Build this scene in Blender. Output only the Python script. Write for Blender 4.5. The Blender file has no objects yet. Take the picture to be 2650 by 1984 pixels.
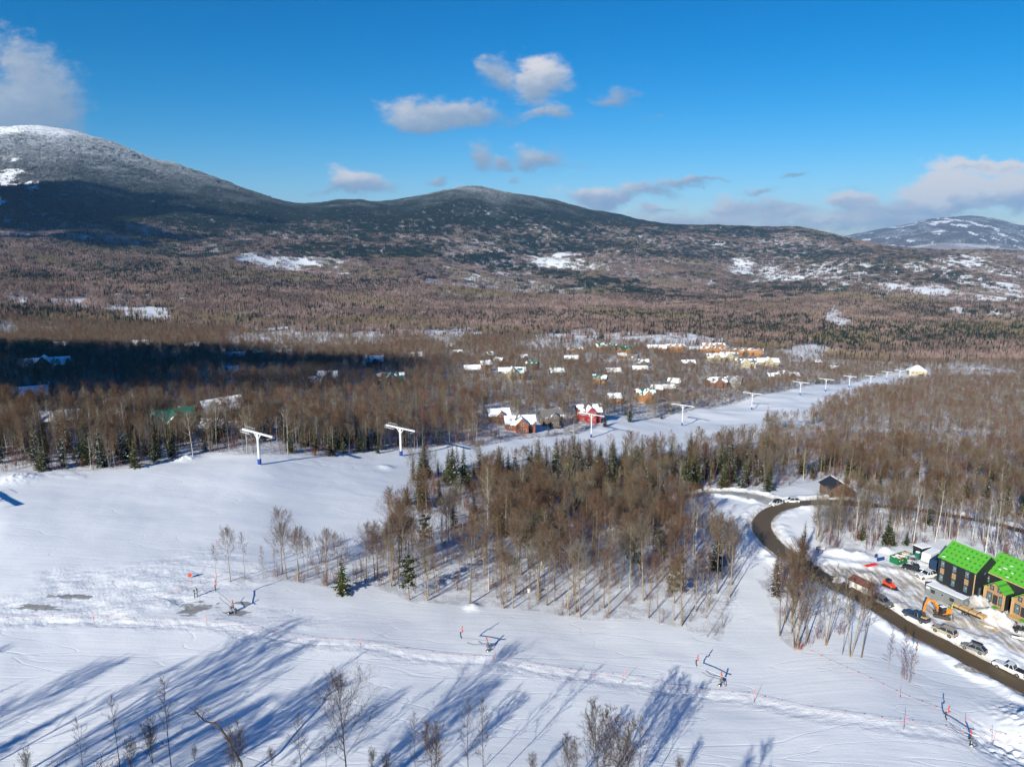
import bpy, bmesh, math, random
import numpy as np
from mathutils import Vector, Matrix
R = math.radians
random.seed(7); rng = np.random.default_rng(7)
SC = bpy.context.scene
COL = SC.collection
# ------------------------------------------------------------------ camera
F = 1840.0; W0, H0 = 2650, 1984
CAMH = 80.0; PITCH = R(11.4); CP, SP = math.cos(PITCH), math.sin(PITCH)
cd = bpy.data.cameras.new('camera'); cam = bpy.data.objects.new('camera', cd); COL.objects.link(cam)
cam.location = (0, 0, CAMH); cam.rotation_euler = (R(90) - PITCH, 0, 0)
cd.sensor_width = 36; cd.lens = 36 * F / W0; cd.clip_start = 1; cd.clip_end = 60000
SC.camera = cam
# ------------------------------------------------------------------ exposure
SC.view_settings.view_transform = 'Standard'; SC.view_settings.look = 'None'
SC.view_settings.exposure = 0.52; SC.view_settings.gamma = 1
SC.cycles.use_denoising = True; SC.cycles.denoiser = 'OPENIMAGEDENOISE'; SC.cycles.denoising_input_passes = 'RGB_ALBEDO_NORMAL'; SC.cycles.max_bounces = 4; SC.cycles.diffuse_bounces = 2; SC.cycles.glossy_bounces = 2
SC.cycles.volume_bounces = 0; SC.cycles.transparent_max_bounces = 8
try: SC.cycles.use_light_tree = False
except Exception: pass
# ------------------------------------------------------------------ sun (shadows run away from the camera and to the right)
SUN_EL, SHADOW_AZ = R(24), R(30)
SDIR = Vector((math.sin(SHADOW_AZ) * math.cos(SUN_EL), math.cos(SHADOW_AZ) * math.cos(SUN_EL), -math.sin(SUN_EL)))
sl = bpy.data.lights.new('sun', 'SUN'); sl.energy = 4.9; sl.angle = R(0.5); sl.color = (1.0, 0.96, 0.83)
so = bpy.data.objects.new('sun', sl); COL.objects.link(so)
so.rotation_euler = SDIR.to_track_quat('-Z', 'Y').to_euler(); so.location = (-400, -700, 900)
# ------------------------------------------------------------------ world: sky with clouds
world = bpy.data.worlds.new('World'); SC.world = world; world.use_nodes = True
class NT:
    def __init__(s, nt): s.nt = nt; s.nt.nodes.clear()
    def n(s, t, **k):
        nd = s.nt.nodes.new(t)
        for a, b in k.items():
            if a.startswith('i_'):
                key = a[2:]; key = int(key) if key.isdigit() else key.replace('_', ' ')
                s.put(nd.inputs[key], b)
            else: setattr(nd, a, b)
        return nd
    def put(s, inp, val):
        if isinstance(val, bpy.types.NodeSocket): s.nt.links.new(val, inp)
        else: inp.default_value = val
    def m(s, op, a, b=None, c=None, clamp=False):
        nd = s.nt.nodes.new('ShaderNodeMath'); nd.operation = op; nd.use_clamp = clamp
        s.put(nd.inputs[0], a)
        if b is not None: s.put(nd.inputs[1], b)
        if c is not None: s.put(nd.inputs[2], c)
        return nd.outputs[0]
    def mix(s, f, a, b, bt='MIX'):
        nd = s.nt.nodes.new('ShaderNodeMix'); nd.data_type = 'RGBA'; nd.blend_type = bt
        s.put(nd.inputs[0], f); s.put(nd.inputs[6], a); s.put(nd.inputs[7], b)
        return nd.outputs[2]
    def ramp(s, f, a, b, c=0.0, d=1.0):
        nd = s.nt.nodes.new('ShaderNodeMapRange'); nd.interpolation_type = 'SMOOTHSTEP'
        s.put(nd.inputs[0], f)
        for i, x in enumerate((a, b, c, d)): s.put(nd.inputs[1 + i], x)
        return nd.outputs[0]
    def noise(s, vec, scale, detail=4, rough=0.55, dist=0.0, out=0):
        nd = s.nt.nodes.new('ShaderNodeTexNoise')
        if vec is not None: s.put(nd.inputs['Vector'], vec)
        s.put(nd.inputs['Scale'], scale); nd.inputs['Detail'].default_value = detail
        nd.inputs['Roughness'].default_value = rough; nd.inputs['Distortion'].default_value = dist
        return nd.outputs[out]
def pdir(px, py):
    u, v = (px - W0 / 2) / F, (py - H0 / 2) / F
    return u / (CP - v * SP), -(v * CP + SP) / (CP - v * SP)      # X/Y and Z/Y of the ray
def build_world():
    t = NT(world.node_tree)
    sky = t.n('ShaderNodeTexSky', sky_type='NISHITA', sun_disc=False)
    sky.sun_elevation = SUN_EL
    sky.sun_rotation = math.atan2(-SDIR.x, -SDIR.y) % (2 * math.pi)
    sky.altitude = 600; sky.air_density = 1.0; sky.dust_density = 0.3; sky.ozone_density = 4.0
    hs = t.n('ShaderNodeHueSaturation'); hs.inputs['Saturation'].default_value = 1.35; hs.inputs['Hue'].default_value = 0.497
    hs.inputs['Value'].default_value = 1.0
    t.put(hs.inputs['Color'], sky.outputs[0])
    tc = t.n('ShaderNodeTexCoord'); sp = t.n('ShaderNodeSeparateXYZ'); t.put(sp.inputs[0], tc.outputs['Generated'])
    x, y, z = sp.outputs
    ys = t.m('MAXIMUM', y, 0.05)
    U, V = t.m('DIVIDE', x, ys), t.m('DIVIDE', z, ys)
    cv = t.n('ShaderNodeCombineXYZ'); t.put(cv.inputs[0], U); t.put(cv.inputs[1], t.m('MULTIPLY', V, 1.7))
    w1 = t.noise(cv.outputs[0], 9.0, 6, 0.6); w2 = t.noise(cv.outputs[0], 30.0, 5, 0.62)
    cvb = t.n('ShaderNodeVectorMath', operation='ADD'); t.put(cvb.inputs[0], cv.outputs[0]); cvb.inputs[1].default_value = (5.2, 1.3, 7)
    w3 = t.noise(cvb.outputs[0], 11.0, 5, 0.6)
    Uw = t.m('ADD', U, t.m('MULTIPLY', t.m('SUBTRACT', w1, 0.5), 0.10))
    Vw = t.m('ADD', V, t.m('MULTIPLY', t.m('SUBTRACT', w3, 0.5), 0.06))
    # px centre, radii (photo px), strength, top brightness
    clouds = [(80,260,140,125,1.0,.46),(40,160,110,75,.70,.50),(-60,300,170,110,1.1,.5),(170,230,60,60,.6,.45),
        (1400,205,75,62,.98,.72),(1290,200,75,45,.70,.45),(1160,300,165,42,.92,.52),(1100,325,100,30,.8,.45),(1420,295,80,22,.65,.5),
        (1590,250,85,24,.5,.4),(1700,305,28,10,.4,.35),(1240,415,48,50,.72,.46),(1300,425,42,24,.72,.5),(1400,405,65,42,.72,.48),(1500,415,70,25,.4,.4),
        (925,480,100,34,1.0,.66),(830,500,80,18,.6,.42),(1120,475,44,16,.75,.5),(1560,512,105,28,1.0,.74),(1650,498,120,26,.8,.6),(1740,483,70,20,.75,.55),
        (1790,475,55,18,.75,.5),(1900,538,130,28,.85,.66),(2030,548,120,22,.8,.66),(2060,460,60,8,.45,.35),(2210,525,80,28,1.05,.8),(2300,545,120,20,.75,.62),
        (2480,496,165,54,1.25,1.1),(2620,492,120,58,1.2,1.05),(2400,530,120,25,.85,.6),(2560,425,170,20,.95,.95),(2400,470,120,14,.45,.6),(2200,490,120,10,.4,.5),
        (1850,590,420,60,.74,.62),(2300,575,330,55,.78,.66),(2750,480,150,70,1.1,.85),(1180,500,40,14,.6,.6),(1480,548,80,16,.75,.65),(1960,497,60,14,.6,.55),(2120,570,90,16,.8,.7),(1330,465,30,16,.5,.5),(1690,545,80,16,.75,.65),(1850,470,60,10,.5,.5),(-300,250,160,90,.9,.5),(3000,520,200,40,.8,.7)]
    best = None; num = None; den = None
    for (px, py, rx, ry, amp, br) in clouds:
        cu, cz = pdir(px, py)
        a = t.m('MULTIPLY', t.m('SUBTRACT', Uw, cu), F / rx)
        b = t.m('MULTIPLY', t.m('SUBTRACT', Vw, cz), F / ry)
        r = t.m('SQRT', t.m('ADD', t.m('MULTIPLY', a, a), t.m('MULTIPLY', b, b)))
        g = t.m('MULTIPLY', t.m('SUBTRACT', 1.45, r, clamp=False), amp)
        g = t.m('MAXIMUM', g, 0.0)
        best = g if best is None else t.m('SMOOTH_MAX' if False else 'MAXIMUM', best, g)
        # lit from the upper left: top of each cloud bright, its foot grey
        lit = t.m('MULTIPLY', t.ramp(t.m('SUBTRACT', b, t.m('MULTIPLY', a, .35)), -0.9, 1.0, 0.35, 1.0), br)
        q = t.m('MULTIPLY', g, g)
        num = t.m('MULTIPLY', q, lit) if num is None else t.m('MULTIPLY_ADD', q, lit, num)
        den = q if den is None else t.m('ADD', den, q)
    lum = t.m('DIVIDE', num, t.m('ADD', den, 1e-4))
    fld = t.m('ADD', best, t.m('MULTIPLY', t.m('SUBTRACT', w1, 0.5), 1.5))
    fld = t.m('ADD', fld, t.m('MULTIPLY', t.m('SUBTRACT', w2, 0.5), 0.95))
    al = t.ramp(fld, 0.26, 0.92, 0.0, 0.93)
    al = t.m('MULTIPLY', al, t.ramp(y, 0.1, 0.3))
    al = t.m('MULTIPLY', al, t.ramp(best, 0.02, 0.3))
    lum = t.m('MULTIPLY', lum, t.m('ADD', 0.70, t.m('MULTIPLY', w2, 1.0)))
    cr = t.n('ShaderNodeValToRGB'); t.put(cr.inputs[0], lum)
    e = cr.color_ramp.elements; e[0].position = 0.15; e[0].color = (.23, .36, .54, 1); e[1].position = .85; e[1].color = (.93, .90, .90, 1)
    m = e.new(0.45); m.color = (.44, .54, .69, 1)
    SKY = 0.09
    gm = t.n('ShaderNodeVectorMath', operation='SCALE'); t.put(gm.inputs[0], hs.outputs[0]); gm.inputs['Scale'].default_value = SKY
    # overhead and behind toned blue for shadow fill, a bluer band above the hills
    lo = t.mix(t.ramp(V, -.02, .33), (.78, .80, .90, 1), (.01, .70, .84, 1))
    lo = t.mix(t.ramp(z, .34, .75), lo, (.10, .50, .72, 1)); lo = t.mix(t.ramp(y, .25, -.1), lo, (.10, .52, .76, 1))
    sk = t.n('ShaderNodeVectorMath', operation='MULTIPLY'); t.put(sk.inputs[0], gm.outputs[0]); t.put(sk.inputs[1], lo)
    # low air is paler and bluer towards the ground
    cs = t.n('ShaderNodeVectorMath', operation='SCALE'); t.put(cs.inputs[0], cr.outputs[0]); cs.inputs['Scale'].default_value = 0.60
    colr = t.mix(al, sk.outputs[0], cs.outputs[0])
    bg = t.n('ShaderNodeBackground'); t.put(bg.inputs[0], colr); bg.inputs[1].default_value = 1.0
    out = t.n('ShaderNodeOutputWorld'); t.put(out.inputs[0], bg.outputs[0])
build_world()
world.cycles.sampling_method = 'MANUAL'; world.cycles.sample_map_resolution = 512
# ------------------------------------------------------------------ numpy noise
def _h(ix, iy, seed):
    n = (ix.astype(np.int64) * 374761393 + iy.astype(np.int64) * 668265263 + seed * 974634777) & 0xffffffff
    n = ((n ^ (n >> 13)) * 1274126177) & 0xffffffff
    return ((n ^ (n >> 16)) & 0xffffff) / float(0xffffff)
def vnoise(x, y, seed=0):
    x = np.asarray(x, float); y = np.asarray(y, float)
    ix, iy = np.floor(x), np.floor(y); fx, fy = x - ix, y - iy
    fx = fx * fx * fx * (fx * (fx * 6 - 15) + 10); fy = fy * fy * fy * (fy * (fy * 6 - 15) + 10)
    a, b, c, d = _h(ix, iy, seed), _h(ix + 1, iy, seed), _h(ix, iy + 1, seed), _h(ix + 1, iy + 1, seed)
    return (a + (b - a) * fx + (c - a) * fy + (a - b - c + d) * fx * fy) * 2 - 1
def fbm(x, y, octv=4, seed=0, gain=.5):
    s = 0; a = 1; tot = 0
    for o in range(octv):
        s = s + a * vnoise(np.asarray(x) * 2 ** o + 17.3 * o, np.asarray(y) * 2 ** o - 9.1 * o, seed + o); tot += a; a *= gain
    return s / tot
def sstep(a, b, x):
    t = np.clip((x - a) / (b - a), 0, 1); return t * t * (3 - 2 * t)
# ------------------------------------------------------------------ terrain: photo column u and axis distance t give the surveyed ground height
def _ctl():
    pts = []
    def z(px, py, zz):
        u, v = (px - W0/2)/F, (py - H0/2)/F; pts.append((u, (CAMH - zz) / (v*CP + SP), v))
    def d(px, py, t): pts.append(((px - W0/2)/F, t, (py - H0/2)/F))
    for a in [(-1100,2900,12),(0,2700,10),(1325,2700,7),(2650,2700,0),(3700,2900,-4),(-1100,1984,8),(0,1984,4),(700,1984,3),(1325,1984,2),(2000,1984,0),(2650,1984,-3),(3700,1984,-6),
        (0,1700,4.5),(700,1700,2.2),(1277,1715,0),(1900,1790,-2),(2250,1745,-1.3),(2450,1832,-2.4),(2650,1905,-4.0),(2340,1680,-4.8),(2500,1752,-5.8),(2650,1815,-6.4),(2441,1645,-5.6),(-1100,1600,8),(3700,1700,-8),
        (0,1480,5),(500,1540,2.5),(900,1560,0),(1217,1561,-2),(1700,1610,-3.5),(2000,1600,-4.4),(2300,1540,-5.2),(2560,1580,-6),(2650,1500,-6.2),
        (0,1330,6),(400,1380,3),(800,1380,-2),(1100,1370,-5),(1500,1400,-6.5),(1850,1400,-6),(2000,1300,-6.4),(2165,1275,-7.5),(2400,1400,-6.8),(2650,1390,-8),
        (0,1235,5),(350,1215,2.5),(672,1203,0),(1038,1179,-11),(1167,1254,-12),(1500,1230,-19),(1800,1262,-12),(1950,1262,-9),(2100,1200,-16),(2400,1200,-20),(2650,1200,-26),
        (1530,1130,-31.6),(1765,1102,-46),(1945,1059,-55),(2070,1021,-62),(2136,1013,-68.7),(2197,1005,-77),(2327,984,-99),(2390,968,-106),
        (0,1050,0),(440,1110,-3),(120,965,-12),(700,990,-20),(1010,990,-28),(1330,985,-38),(1520,1080,-34),(1600,1000,-50),(1800,915,-80),(1250,1060,-26),
        (0,900,-30),(500,900,-40),(1000,900,-60),(1400,890,-77),(2000,900,-100),(2100,960,-93),(2400,930,-115),(2650,930,-118),(2650,1060,-66),(2400,1050,-62),
        (0,860,-45),(700,860,-75),(1325,850,-105),(2000,860,-125),(2650,860,-140),(0,780,-40),(700,780,-70),(1325,780,-105),(2000,780,-140),(2650,780,-165),
        (0,700,0),(700,700,-30),(1325,700,-80),(2000,720,-140),(2650,720,-150),(-1100,1200,10),(-1100,950,5),(-1100,800,20),(3700,1200,-50),(3700,950,-140),(3700,800,-170)]: z(*a)
    for a in [(-1000,620,2300),(0,620,2700),(700,620,3700),(1325,620,4500),(1325,560,5100),(2000,650,5400),(2650,690,4900),(0,500,3700),(350,520,4000),(3600,700,5000),
        (-1100,420,4600),(-500,360,4800),(0,343,5000),(100,340,5000),(200,358,5000),(300,388,5000),(400,424,5050),(500,455,5100),(600,485,5200),(700,514,5300),(790,531,5400),
        (860,526,5500),(930,524,5500),(1005,534,5500),(1100,511,5700),(1180,492,5700),(1230,490,5700),(1300,510,5700),(1400,531,5700),(1520,560,5800),
        (1480,534,7000),(1560,552,7000),(1650,574,7000),(1780,590,6800),(1900,587,6300),(2040,590,6100),(2170,611,6000),(2300,638,5900),(2450,654,5700),(2550,651,5500),(2650,658,5400),(3600,655,5400),
        (-1000,480,8500),(0,480,8500),(700,610,8500),(1325,650,9200),(1900,680,9000),(2100,690,8000),(2250,690,8000),(2650,700,7800),(3600,700,7800),
        (2000,680,12500),(2120,640,12500),(2180,613,12500),(2250,598,12500),(2350,580,12500),(2400,569,12500),(2450,563,12500),(2530,559,12500),(2580,565,12500),(2620,580,12500),(2680,588,12500),(2800,610,12500),(3600,640,12500),
        (-1000,640,12500),(0,640,12500),(1325,690,12500),(-1000,720,17500),(0,720,17500),(1325,720,17500),(2400,700,17500),(3600,720,17500),
        (-1000,3800,40),(1325,3800,40),(3600,3800,40)]: d(*a)
    return np.array(pts)
_C = _ctl(); _KU = 2.6
def _tps_fit(C, lam=2e-4):
    X = np.c_[C[:,0]*_KU, np.log(C[:,1])]; n = len(X)
    d2 = ((X[:,None]-X[None])**2).sum(-1); K = .5*d2*np.log(d2+1e-12)
    P = np.c_[np.ones(n), X]
    A = np.zeros((n+3, n+3)); A[:n,:n] = K + lam*np.eye(n); A[:n,n:] = P; A[n:,:n] = P.T
    # fit the row v relative to the plain survey sheet v0(t)
    return X, np.linalg.solve(A, np.r_[C[:,2] - v0(C[:,1]), 0, 0, 0])
def v0(t): return (CAMH/np.asarray(t, float) - SP)/CP
_X, _Wt = _tps_fit(_C)
def vgrid(u, t):
    u = np.asarray(u, float); t = np.asarray(t, float); sh = np.broadcast(u, t).shape
    a = np.broadcast_to(u, sh).ravel()*_KU; b = np.log(np.broadcast_to(t, sh).ravel()); out = _Wt[-3] + _Wt[-2]*a + _Wt[-1]*b
    for i in range(len(_X)):
        d2 = (a-_X[i,0])**2 + (b-_X[i,1])**2
        out = out + _Wt[i]*.5*d2*np.log(d2+1e-12)
    return out.reshape(sh) + v0(np.broadcast_to(t, sh))
# lookup table for fast use
_TU = np.linspace(-1.5, 1.5, 301); _TL = np.linspace(math.log(28), math.log(19000), 700)
_TAB = vgrid(_TU[:,None], np.exp(_TL)[None,:])
def vlook(u, t):
    u = np.asarray(u, float); l = np.log(np.asarray(t, float))
    a = np.clip((u-_TU[0])/(_TU[1]-_TU[0]), 0, 299.999); b = np.clip((l-_TL[0])/(_TL[1]-_TL[0]), 0, 698.999)
    i = a.astype(int); j = b.astype(int); fa = a-i; fb = b-j
    return (_TAB[i,j]*(1-fa)*(1-fb) + _TAB[i+1,j]*fa*(1-fb) + _TAB[i,j+1]*(1-fa)*fb + _TAB[i+1,j+1]*fa*fb)
# ------------------------------------------------------------------ plan of the place (outlines surveyed on the ground)
def _poly(P_): return np.array(P_, float)
OPEN = _poly([(-1500,1232),(0,1225),(158,1219),(316,1214),(443,1194),(538,1172),(600,1178),(790,1178),(862,1181),(964,1165),(1075,1160),(1138,1154),(1252,1155),(1336,1137),(1449,1127),(1500,1120),(1545,1100),(1584,1080),(1630,1086),
    (1713,1079),(1781,1068),(1849,1054),(1939,1034),(2007,1016),(2097,998),(2213,990),(2267,976),(2322,962),(2410,960),(2410,978),(2330,998),(2260,1012),(2208,1030),(2150,1044),(2105,1072),(2085,1100),(1984,1096),(1975,1120),(1960,1155),
    (1750,1180),(1550,1196),(1400,1212),(1250,1222),(1100,1228),(1054,1240),(1045,1312),(1108,1330),(1180,1352),(1060,1400),(900,1440),(700,1475),(560,1512),(723,1502),(836,1520),(890,1543),(950,1515),(1058,1555),(1217,1566),(1368,1578),(1501,1600),
    (1678,1606),(1764,1628),(1868,1664),(1890,1555),(1925,1484),(1880,1400),(1800,1340),(1673,1300),(1830,1262),(1997,1268),(2100,1245),(2135,1235),(2190,1240),(2230,1262),(2290,1285),(2400,1300),(2650,1362),(3700,1480),(3700,5500),(-1500,5500)])
BEND_WOOD = _poly([(2104,1345),(2106,1390),(2141,1419),(2202,1439),(2274,1427),(2310,1419),(2359,1422),(2440,1394),(2500,1405),(2600,1462),(3700,1800),(3700,1530),(2650,1412),(2500,1360),(2262,1326),(2120,1322)])
ROAD_EDGE_WOOD = _poly([(1958,1500),(1985,1545),(2012,1610),(2018,1655),(2060,1684),(2100,1672),(2092,1600),(2068,1545),(2035,1500),(2005,1470)])
ROADSIDE_SCRUB = _poly([(2095,1545),(2120,1665),(2225,1705),(2240,1690),(2190,1620),(2130,1560)])
BANK_SCRUB = _poly([(2240,1690),(2300,1760),(2390,1790),(2400,1760),(2330,1700),(2260,1660)])
ROAD_PX = [(3300,2130),(2850,1880),(2700,1800),(2577,1736),(2480,1686),(2393,1643),(2297,1587),(2224,1543),(2141,1500),(2093,1468),(2045,1439),(2004,1408),(1980,1379),(1970,1350),(1992,1323),(2033,1306),(2093,1299),(2166,1298),(2262,1306),(2400,1322),(2550,1350),(2700,1392),(3000,1500)]
LOT_PX = [(2010,1301),(1975,1290),(1940,1281),(1890,1274),(1840,1273),(1780,1283)]
DRIVE_PX = [(2100,1480),(2170,1480),(2240,1490),(2310,1503),(2360,1520),(2400,1545),(2450,1590),(2530,1620),(2600,1650),(2750,1715)]
def inpoly(px, py, poly):
    px = np.asarray(px, float); py = np.asarray(py, float); res = np.zeros(np.broadcast(px, py).shape, bool)
    n = len(poly)
    for i in range(n):
        x1, y1 = poly[i]; x2, y2 = poly[(i+1) % n]
        if y1 == y2: continue
        c = ((y1 > py) != (y2 > py)) & (px < (x2-x1)*(py-y1)/(y2-y1)+x1)
        res ^= c
    return res
def world_uvt(u, t, v=None):
    if v is None: v = vlook(u, t)
    return u*t, t*(CP - v*SP), CAMH - t*(v*CP + SP)
_TS = np.exp(np.linspace(math.log(30), math.log(15000), 2400))
def base_point(px, py):
    u, v = (px - W0/2)/F, (py - H0/2)/F
    vs = vlook(np.full(_TS.shape, u), _TS); k = np.argmax(vs <= v)
    if k == 0: t = _TS[0]
    else:
        a = (vs[k-1]-v)/(vs[k-1]-vs[k]+1e-12); t = _TS[k-1]*(1-a)+_TS[k]*a
    x, y, z = world_uvt(np.array(u), np.array(t)); return float(x), float(y), float(z), float(t)
def path_world(pxs, step=2.5):
    p = np.array([base_point(*q)[:2] for q in pxs]); out = []
    for i in range(len(p)-1):
        p0, p1, p2, p3 = p[max(i-1,0)], p[i], p[i+1], p[min(i+2,len(p)-1)]
        n = max(2, int(np.linalg.norm(p2-p1)/step))
        for k in range(n):
            s = k/n
            out.append(.5*((2*p1)+(-p0+p2)*s+(2*p0-5*p1+4*p2-p3)*s*s+(-p0+3*p1-3*p2+p3)*s**3))
    out.append(p[-1]); return np.array(out)
ROAD = path_world(ROAD_PX); LOT = path_world(LOT_PX); DRIVE = path_world(DRIVE_PX)
ROPE_A_PX = [(-60,1612),(100,1610),(244,1609),(393,1618),(536,1621),(655,1645),(790,1664),(933,1676),(1053,1697),(1152,1708),(1277,1715),(1405,1738),(1527,1753),(1611,1762),(1720,1784),(1840,1800),(1952,1811),(2095,1845),(2220,1865),(2339,1884),(2460,1898),(2571,1907),(2700,1925)]
ROPE_A = path_world(ROPE_A_PX, 1.5)
def dist_path(x, y, path):
    d = np.full(np.shape(x), 1e9)
    for i in range(len(path)-1):
        ax, ay = path[i]; bx, by = path[i+1]; lx, ly = bx-ax, by-ay
        s = np.clip(((x-ax)*lx+(y-ay)*ly)/(lx*lx+ly*ly+1e-9), 0, 1)
        d = np.minimum(d, np.hypot(x-ax-s*lx, y-ay-s*ly))
    return d
def _near(x, y): return (np.abs(x) < 230) & (y > 45) & (y < 420)
PILES = []     # heaped snow: x, y, radius, height
def micro(x, y):
    """relief on top of the survey: mountain spurs far out, drifts, ploughed banks and trodden snow close by"""
    x = np.asarray(x, float); y = np.asarray(y, float); r = np.hypot(x, y)
    w = sstep(900, 3600, r) * (1 - sstep(9000, 11500, r)*.2)
    rid = 1 - np.abs(fbm(x/760., y/1000., 4, 11)) * 2
    dz = w * (30*(rid - .6) + 7*fbm(x/130., y/150., 3, 5)) + (1 - w) * sstep(330, 600, r) * 2.2*fbm(x/45., y/45., 3, 8)
    dz = dz + .22*fbm(x/14., y/14., 3, 21) * (r < 900)
    nr = _near(x, y)
    if np.any(nr):
        xn, yn = x[nr], y[nr]; d = dist_path(xn, yn, ROAD); a = np.zeros(xn.shape)
        dl = dist_path(xn, yn, LOT); dd = dist_path(xn, yn, DRIVE)
        gap = sstep(5, 8, dl) * sstep(5.5, 8, dd)
        flat = 1 - sstep(3.0, 4.0, d); nz = fbm(xn/2.2, yn/2.2, 3, 31)
        bank = sstep(3.6, 4.8, d) * (1 - sstep(5.6, 9.0, d)) * (.75 + .55*nz) * gap
        bankd = sstep(4.6, 6.2, dd) * (1 - sstep(7, 10, dd)) * (.5 + .6*nz) * sstep(4, 6.5, d)
        bankl = sstep(3.6, 4.8, dl) * (1 - sstep(5.4, 7.5, dl)) * (.8 + .5*nz) * sstep(4, 6.5, d)
        a += bank*.8 + bankd*.7 + bankl - .32*flat
        # the roped edge of the lower piste: a step of broken snow
        dr = dist_path(xn, yn, ROPE_A)
        a += (1 - sstep(.8, 3.6, dr)) * (.13*fbm(xn/1.7, yn/.7, 3, 41) + .05) + .22*(sstep(-1, 3, dr) - 1)
        rough = ROUGH(xn, yn)
        a += rough * (.17*fbm((xn+yn*.6)/2.6, (yn-xn*.6)/.8, 3, 51) + .26*fbm(xn/6.5, yn/4.2, 2, 52)) + .5*fbm(xn/38, yn/26, 2, 53)
        # wind scoops round the front row of trees
        for (cx, cy, rr, hh) in PILES:
            q = np.hypot(xn-cx, yn-cy)/rr; m = q < 1.6
            a[m] += (hh*np.exp(-(q[m]**2)*2.2)) * (1 + .35*fbm(xn[m]/.8, yn[m]/.8, 2, 61))
        dz = dz.copy(); dz[nr] += a
    return dz
_RO = []
def ROUGH(x, y):
    s = np.zeros(np.shape(x))
    for (cx, cy, rx, ry, w) in _RO:
        q = ((x-cx)/rx)**2 + ((y-cy)/ry)**2
        s = np.maximum(s, w*(1 - sstep(.35, 1.2, q + .5*fbm(x/9, y/9, 2, 71))))
    return s
for (px, py, rx, ry, w) in [(330,1530,26,13,1.0),(180,1570,20,9,1.0),(520,1480,22,14,.75),(700,1600,16,7,.5),(120,1225,18,6,.8),(750,1185,60,6,.6),(2560,1560,14,14,.6),(2480,1600,16,12,.6),(2250,1460,22,16,.5)]:
    q = base_point(px, py); _RO.append((q[0], q[1], rx, ry, w))
for (px, py, rr, hh) in [(2170,1432,3.5,1.3),(2225,1440,4,1.1),(2120,1455,3,1.0),(2535,1558,3.2,2.0),(2560,1592,3,1.6),(2500,1608,3.5,.9),(2250,1490,3,.8),(2480,1640,4,.8),(2560,1665,4,.9),(2600,1610,3,1.4),(2290,1425,3,.9),(2170,1500,3,1.0),
    (430,1562,3,.5),(1000,1208,4,.7),(1225,1570,2.5,.8),(480,1187,6,1.4),(40,1240,8,1.2),(1190,1158,9,1.4),(2620,1925,9,-1.6),(2700,1890,10,2.2)]:
    q = base_point(px, py); PILES.append((q[0], q[1], rr, hh))
def P(px, py):
    """the ground point seen at a place of the photo, with its relief"""
    x, y, z, t = base_point(px, py); return Vector((x, y, z + float(micro(np.array([x]), np.array([y]))[0])))
def ground(x, y):
    """ground height under any x, y"""
    x = np.atleast_1d(np.asarray(x, float)); y = np.atleast_1d(np.asarray(y, float)); z = np.zeros_like(x)
    for _ in range(14):
        t = np.maximum(y*CP + (CAMH - z)*SP, 30); u = x/t; v = vlook(u, t); z = .4*z + .6*(CAMH - t*(v*CP + SP))
    return z + micro(x, y)
def G(x, y): return Vector((x, y, float(ground(x, y)[0])))
# ------------------------------------------------------------------ materials
MATS = {}
def mat(name, color=(.5,.5,.5), rough=.7, metal=0, spec=.4, var=0.0, scale=6.0, bump=0.0, rand=0.0, coat=0.0):
    if name in MATS: return MATS[name]
    m = bpy.data.materials.new(name); m.use_nodes = True; t = NT(m.node_tree)
    b = t.n('ShaderNodeBsdfPrincipled'); o = t.n('ShaderNodeOutputMaterial'); t.put(o.inputs[0], b.outputs[0])
    b.inputs['Roughness'].default_value = rough; b.inputs['Metallic'].default_value = metal
    b.inputs['Specular IOR Level'].default_value = spec; b.inputs['Coat Weight'].default_value = coat
    c = (*color, 1)
    tc = t.n('ShaderNodeTexCoord')
    if var > 0:
        n = t.noise(tc.outputs['Object'], scale, 4, .6)
        dark = tuple(x*(1-var) for x in color) + (1,); lite = tuple(min(1, x*(1+var)) for x in color) + (1,)
        c = t.mix(t.ramp(n, .3, .7), dark, lite)
        if bump:
            bp = t.n('ShaderNodeBump'); bp.inputs['Strength'].default_value = bump; bp.inputs['Distance'].default_value = .05
            t.put(bp.inputs['Height'], n); t.put(b.inputs['Normal'], bp.outputs[0])
    if rand > 0:
        oi = t.n('ShaderNodeObjectInfo'); hv = t.n('ShaderNodeHueSaturation')
        t.put(hv.inputs['Color'], c); t.put(hv.inputs['Value'], t.m('MULTIPLY_ADD', oi.outputs['Random'], 2*rand, 1-rand))
        c = hv.outputs[0]
    t.put(b.inputs['Base Color'], c); MATS[name] = m; return m
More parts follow.
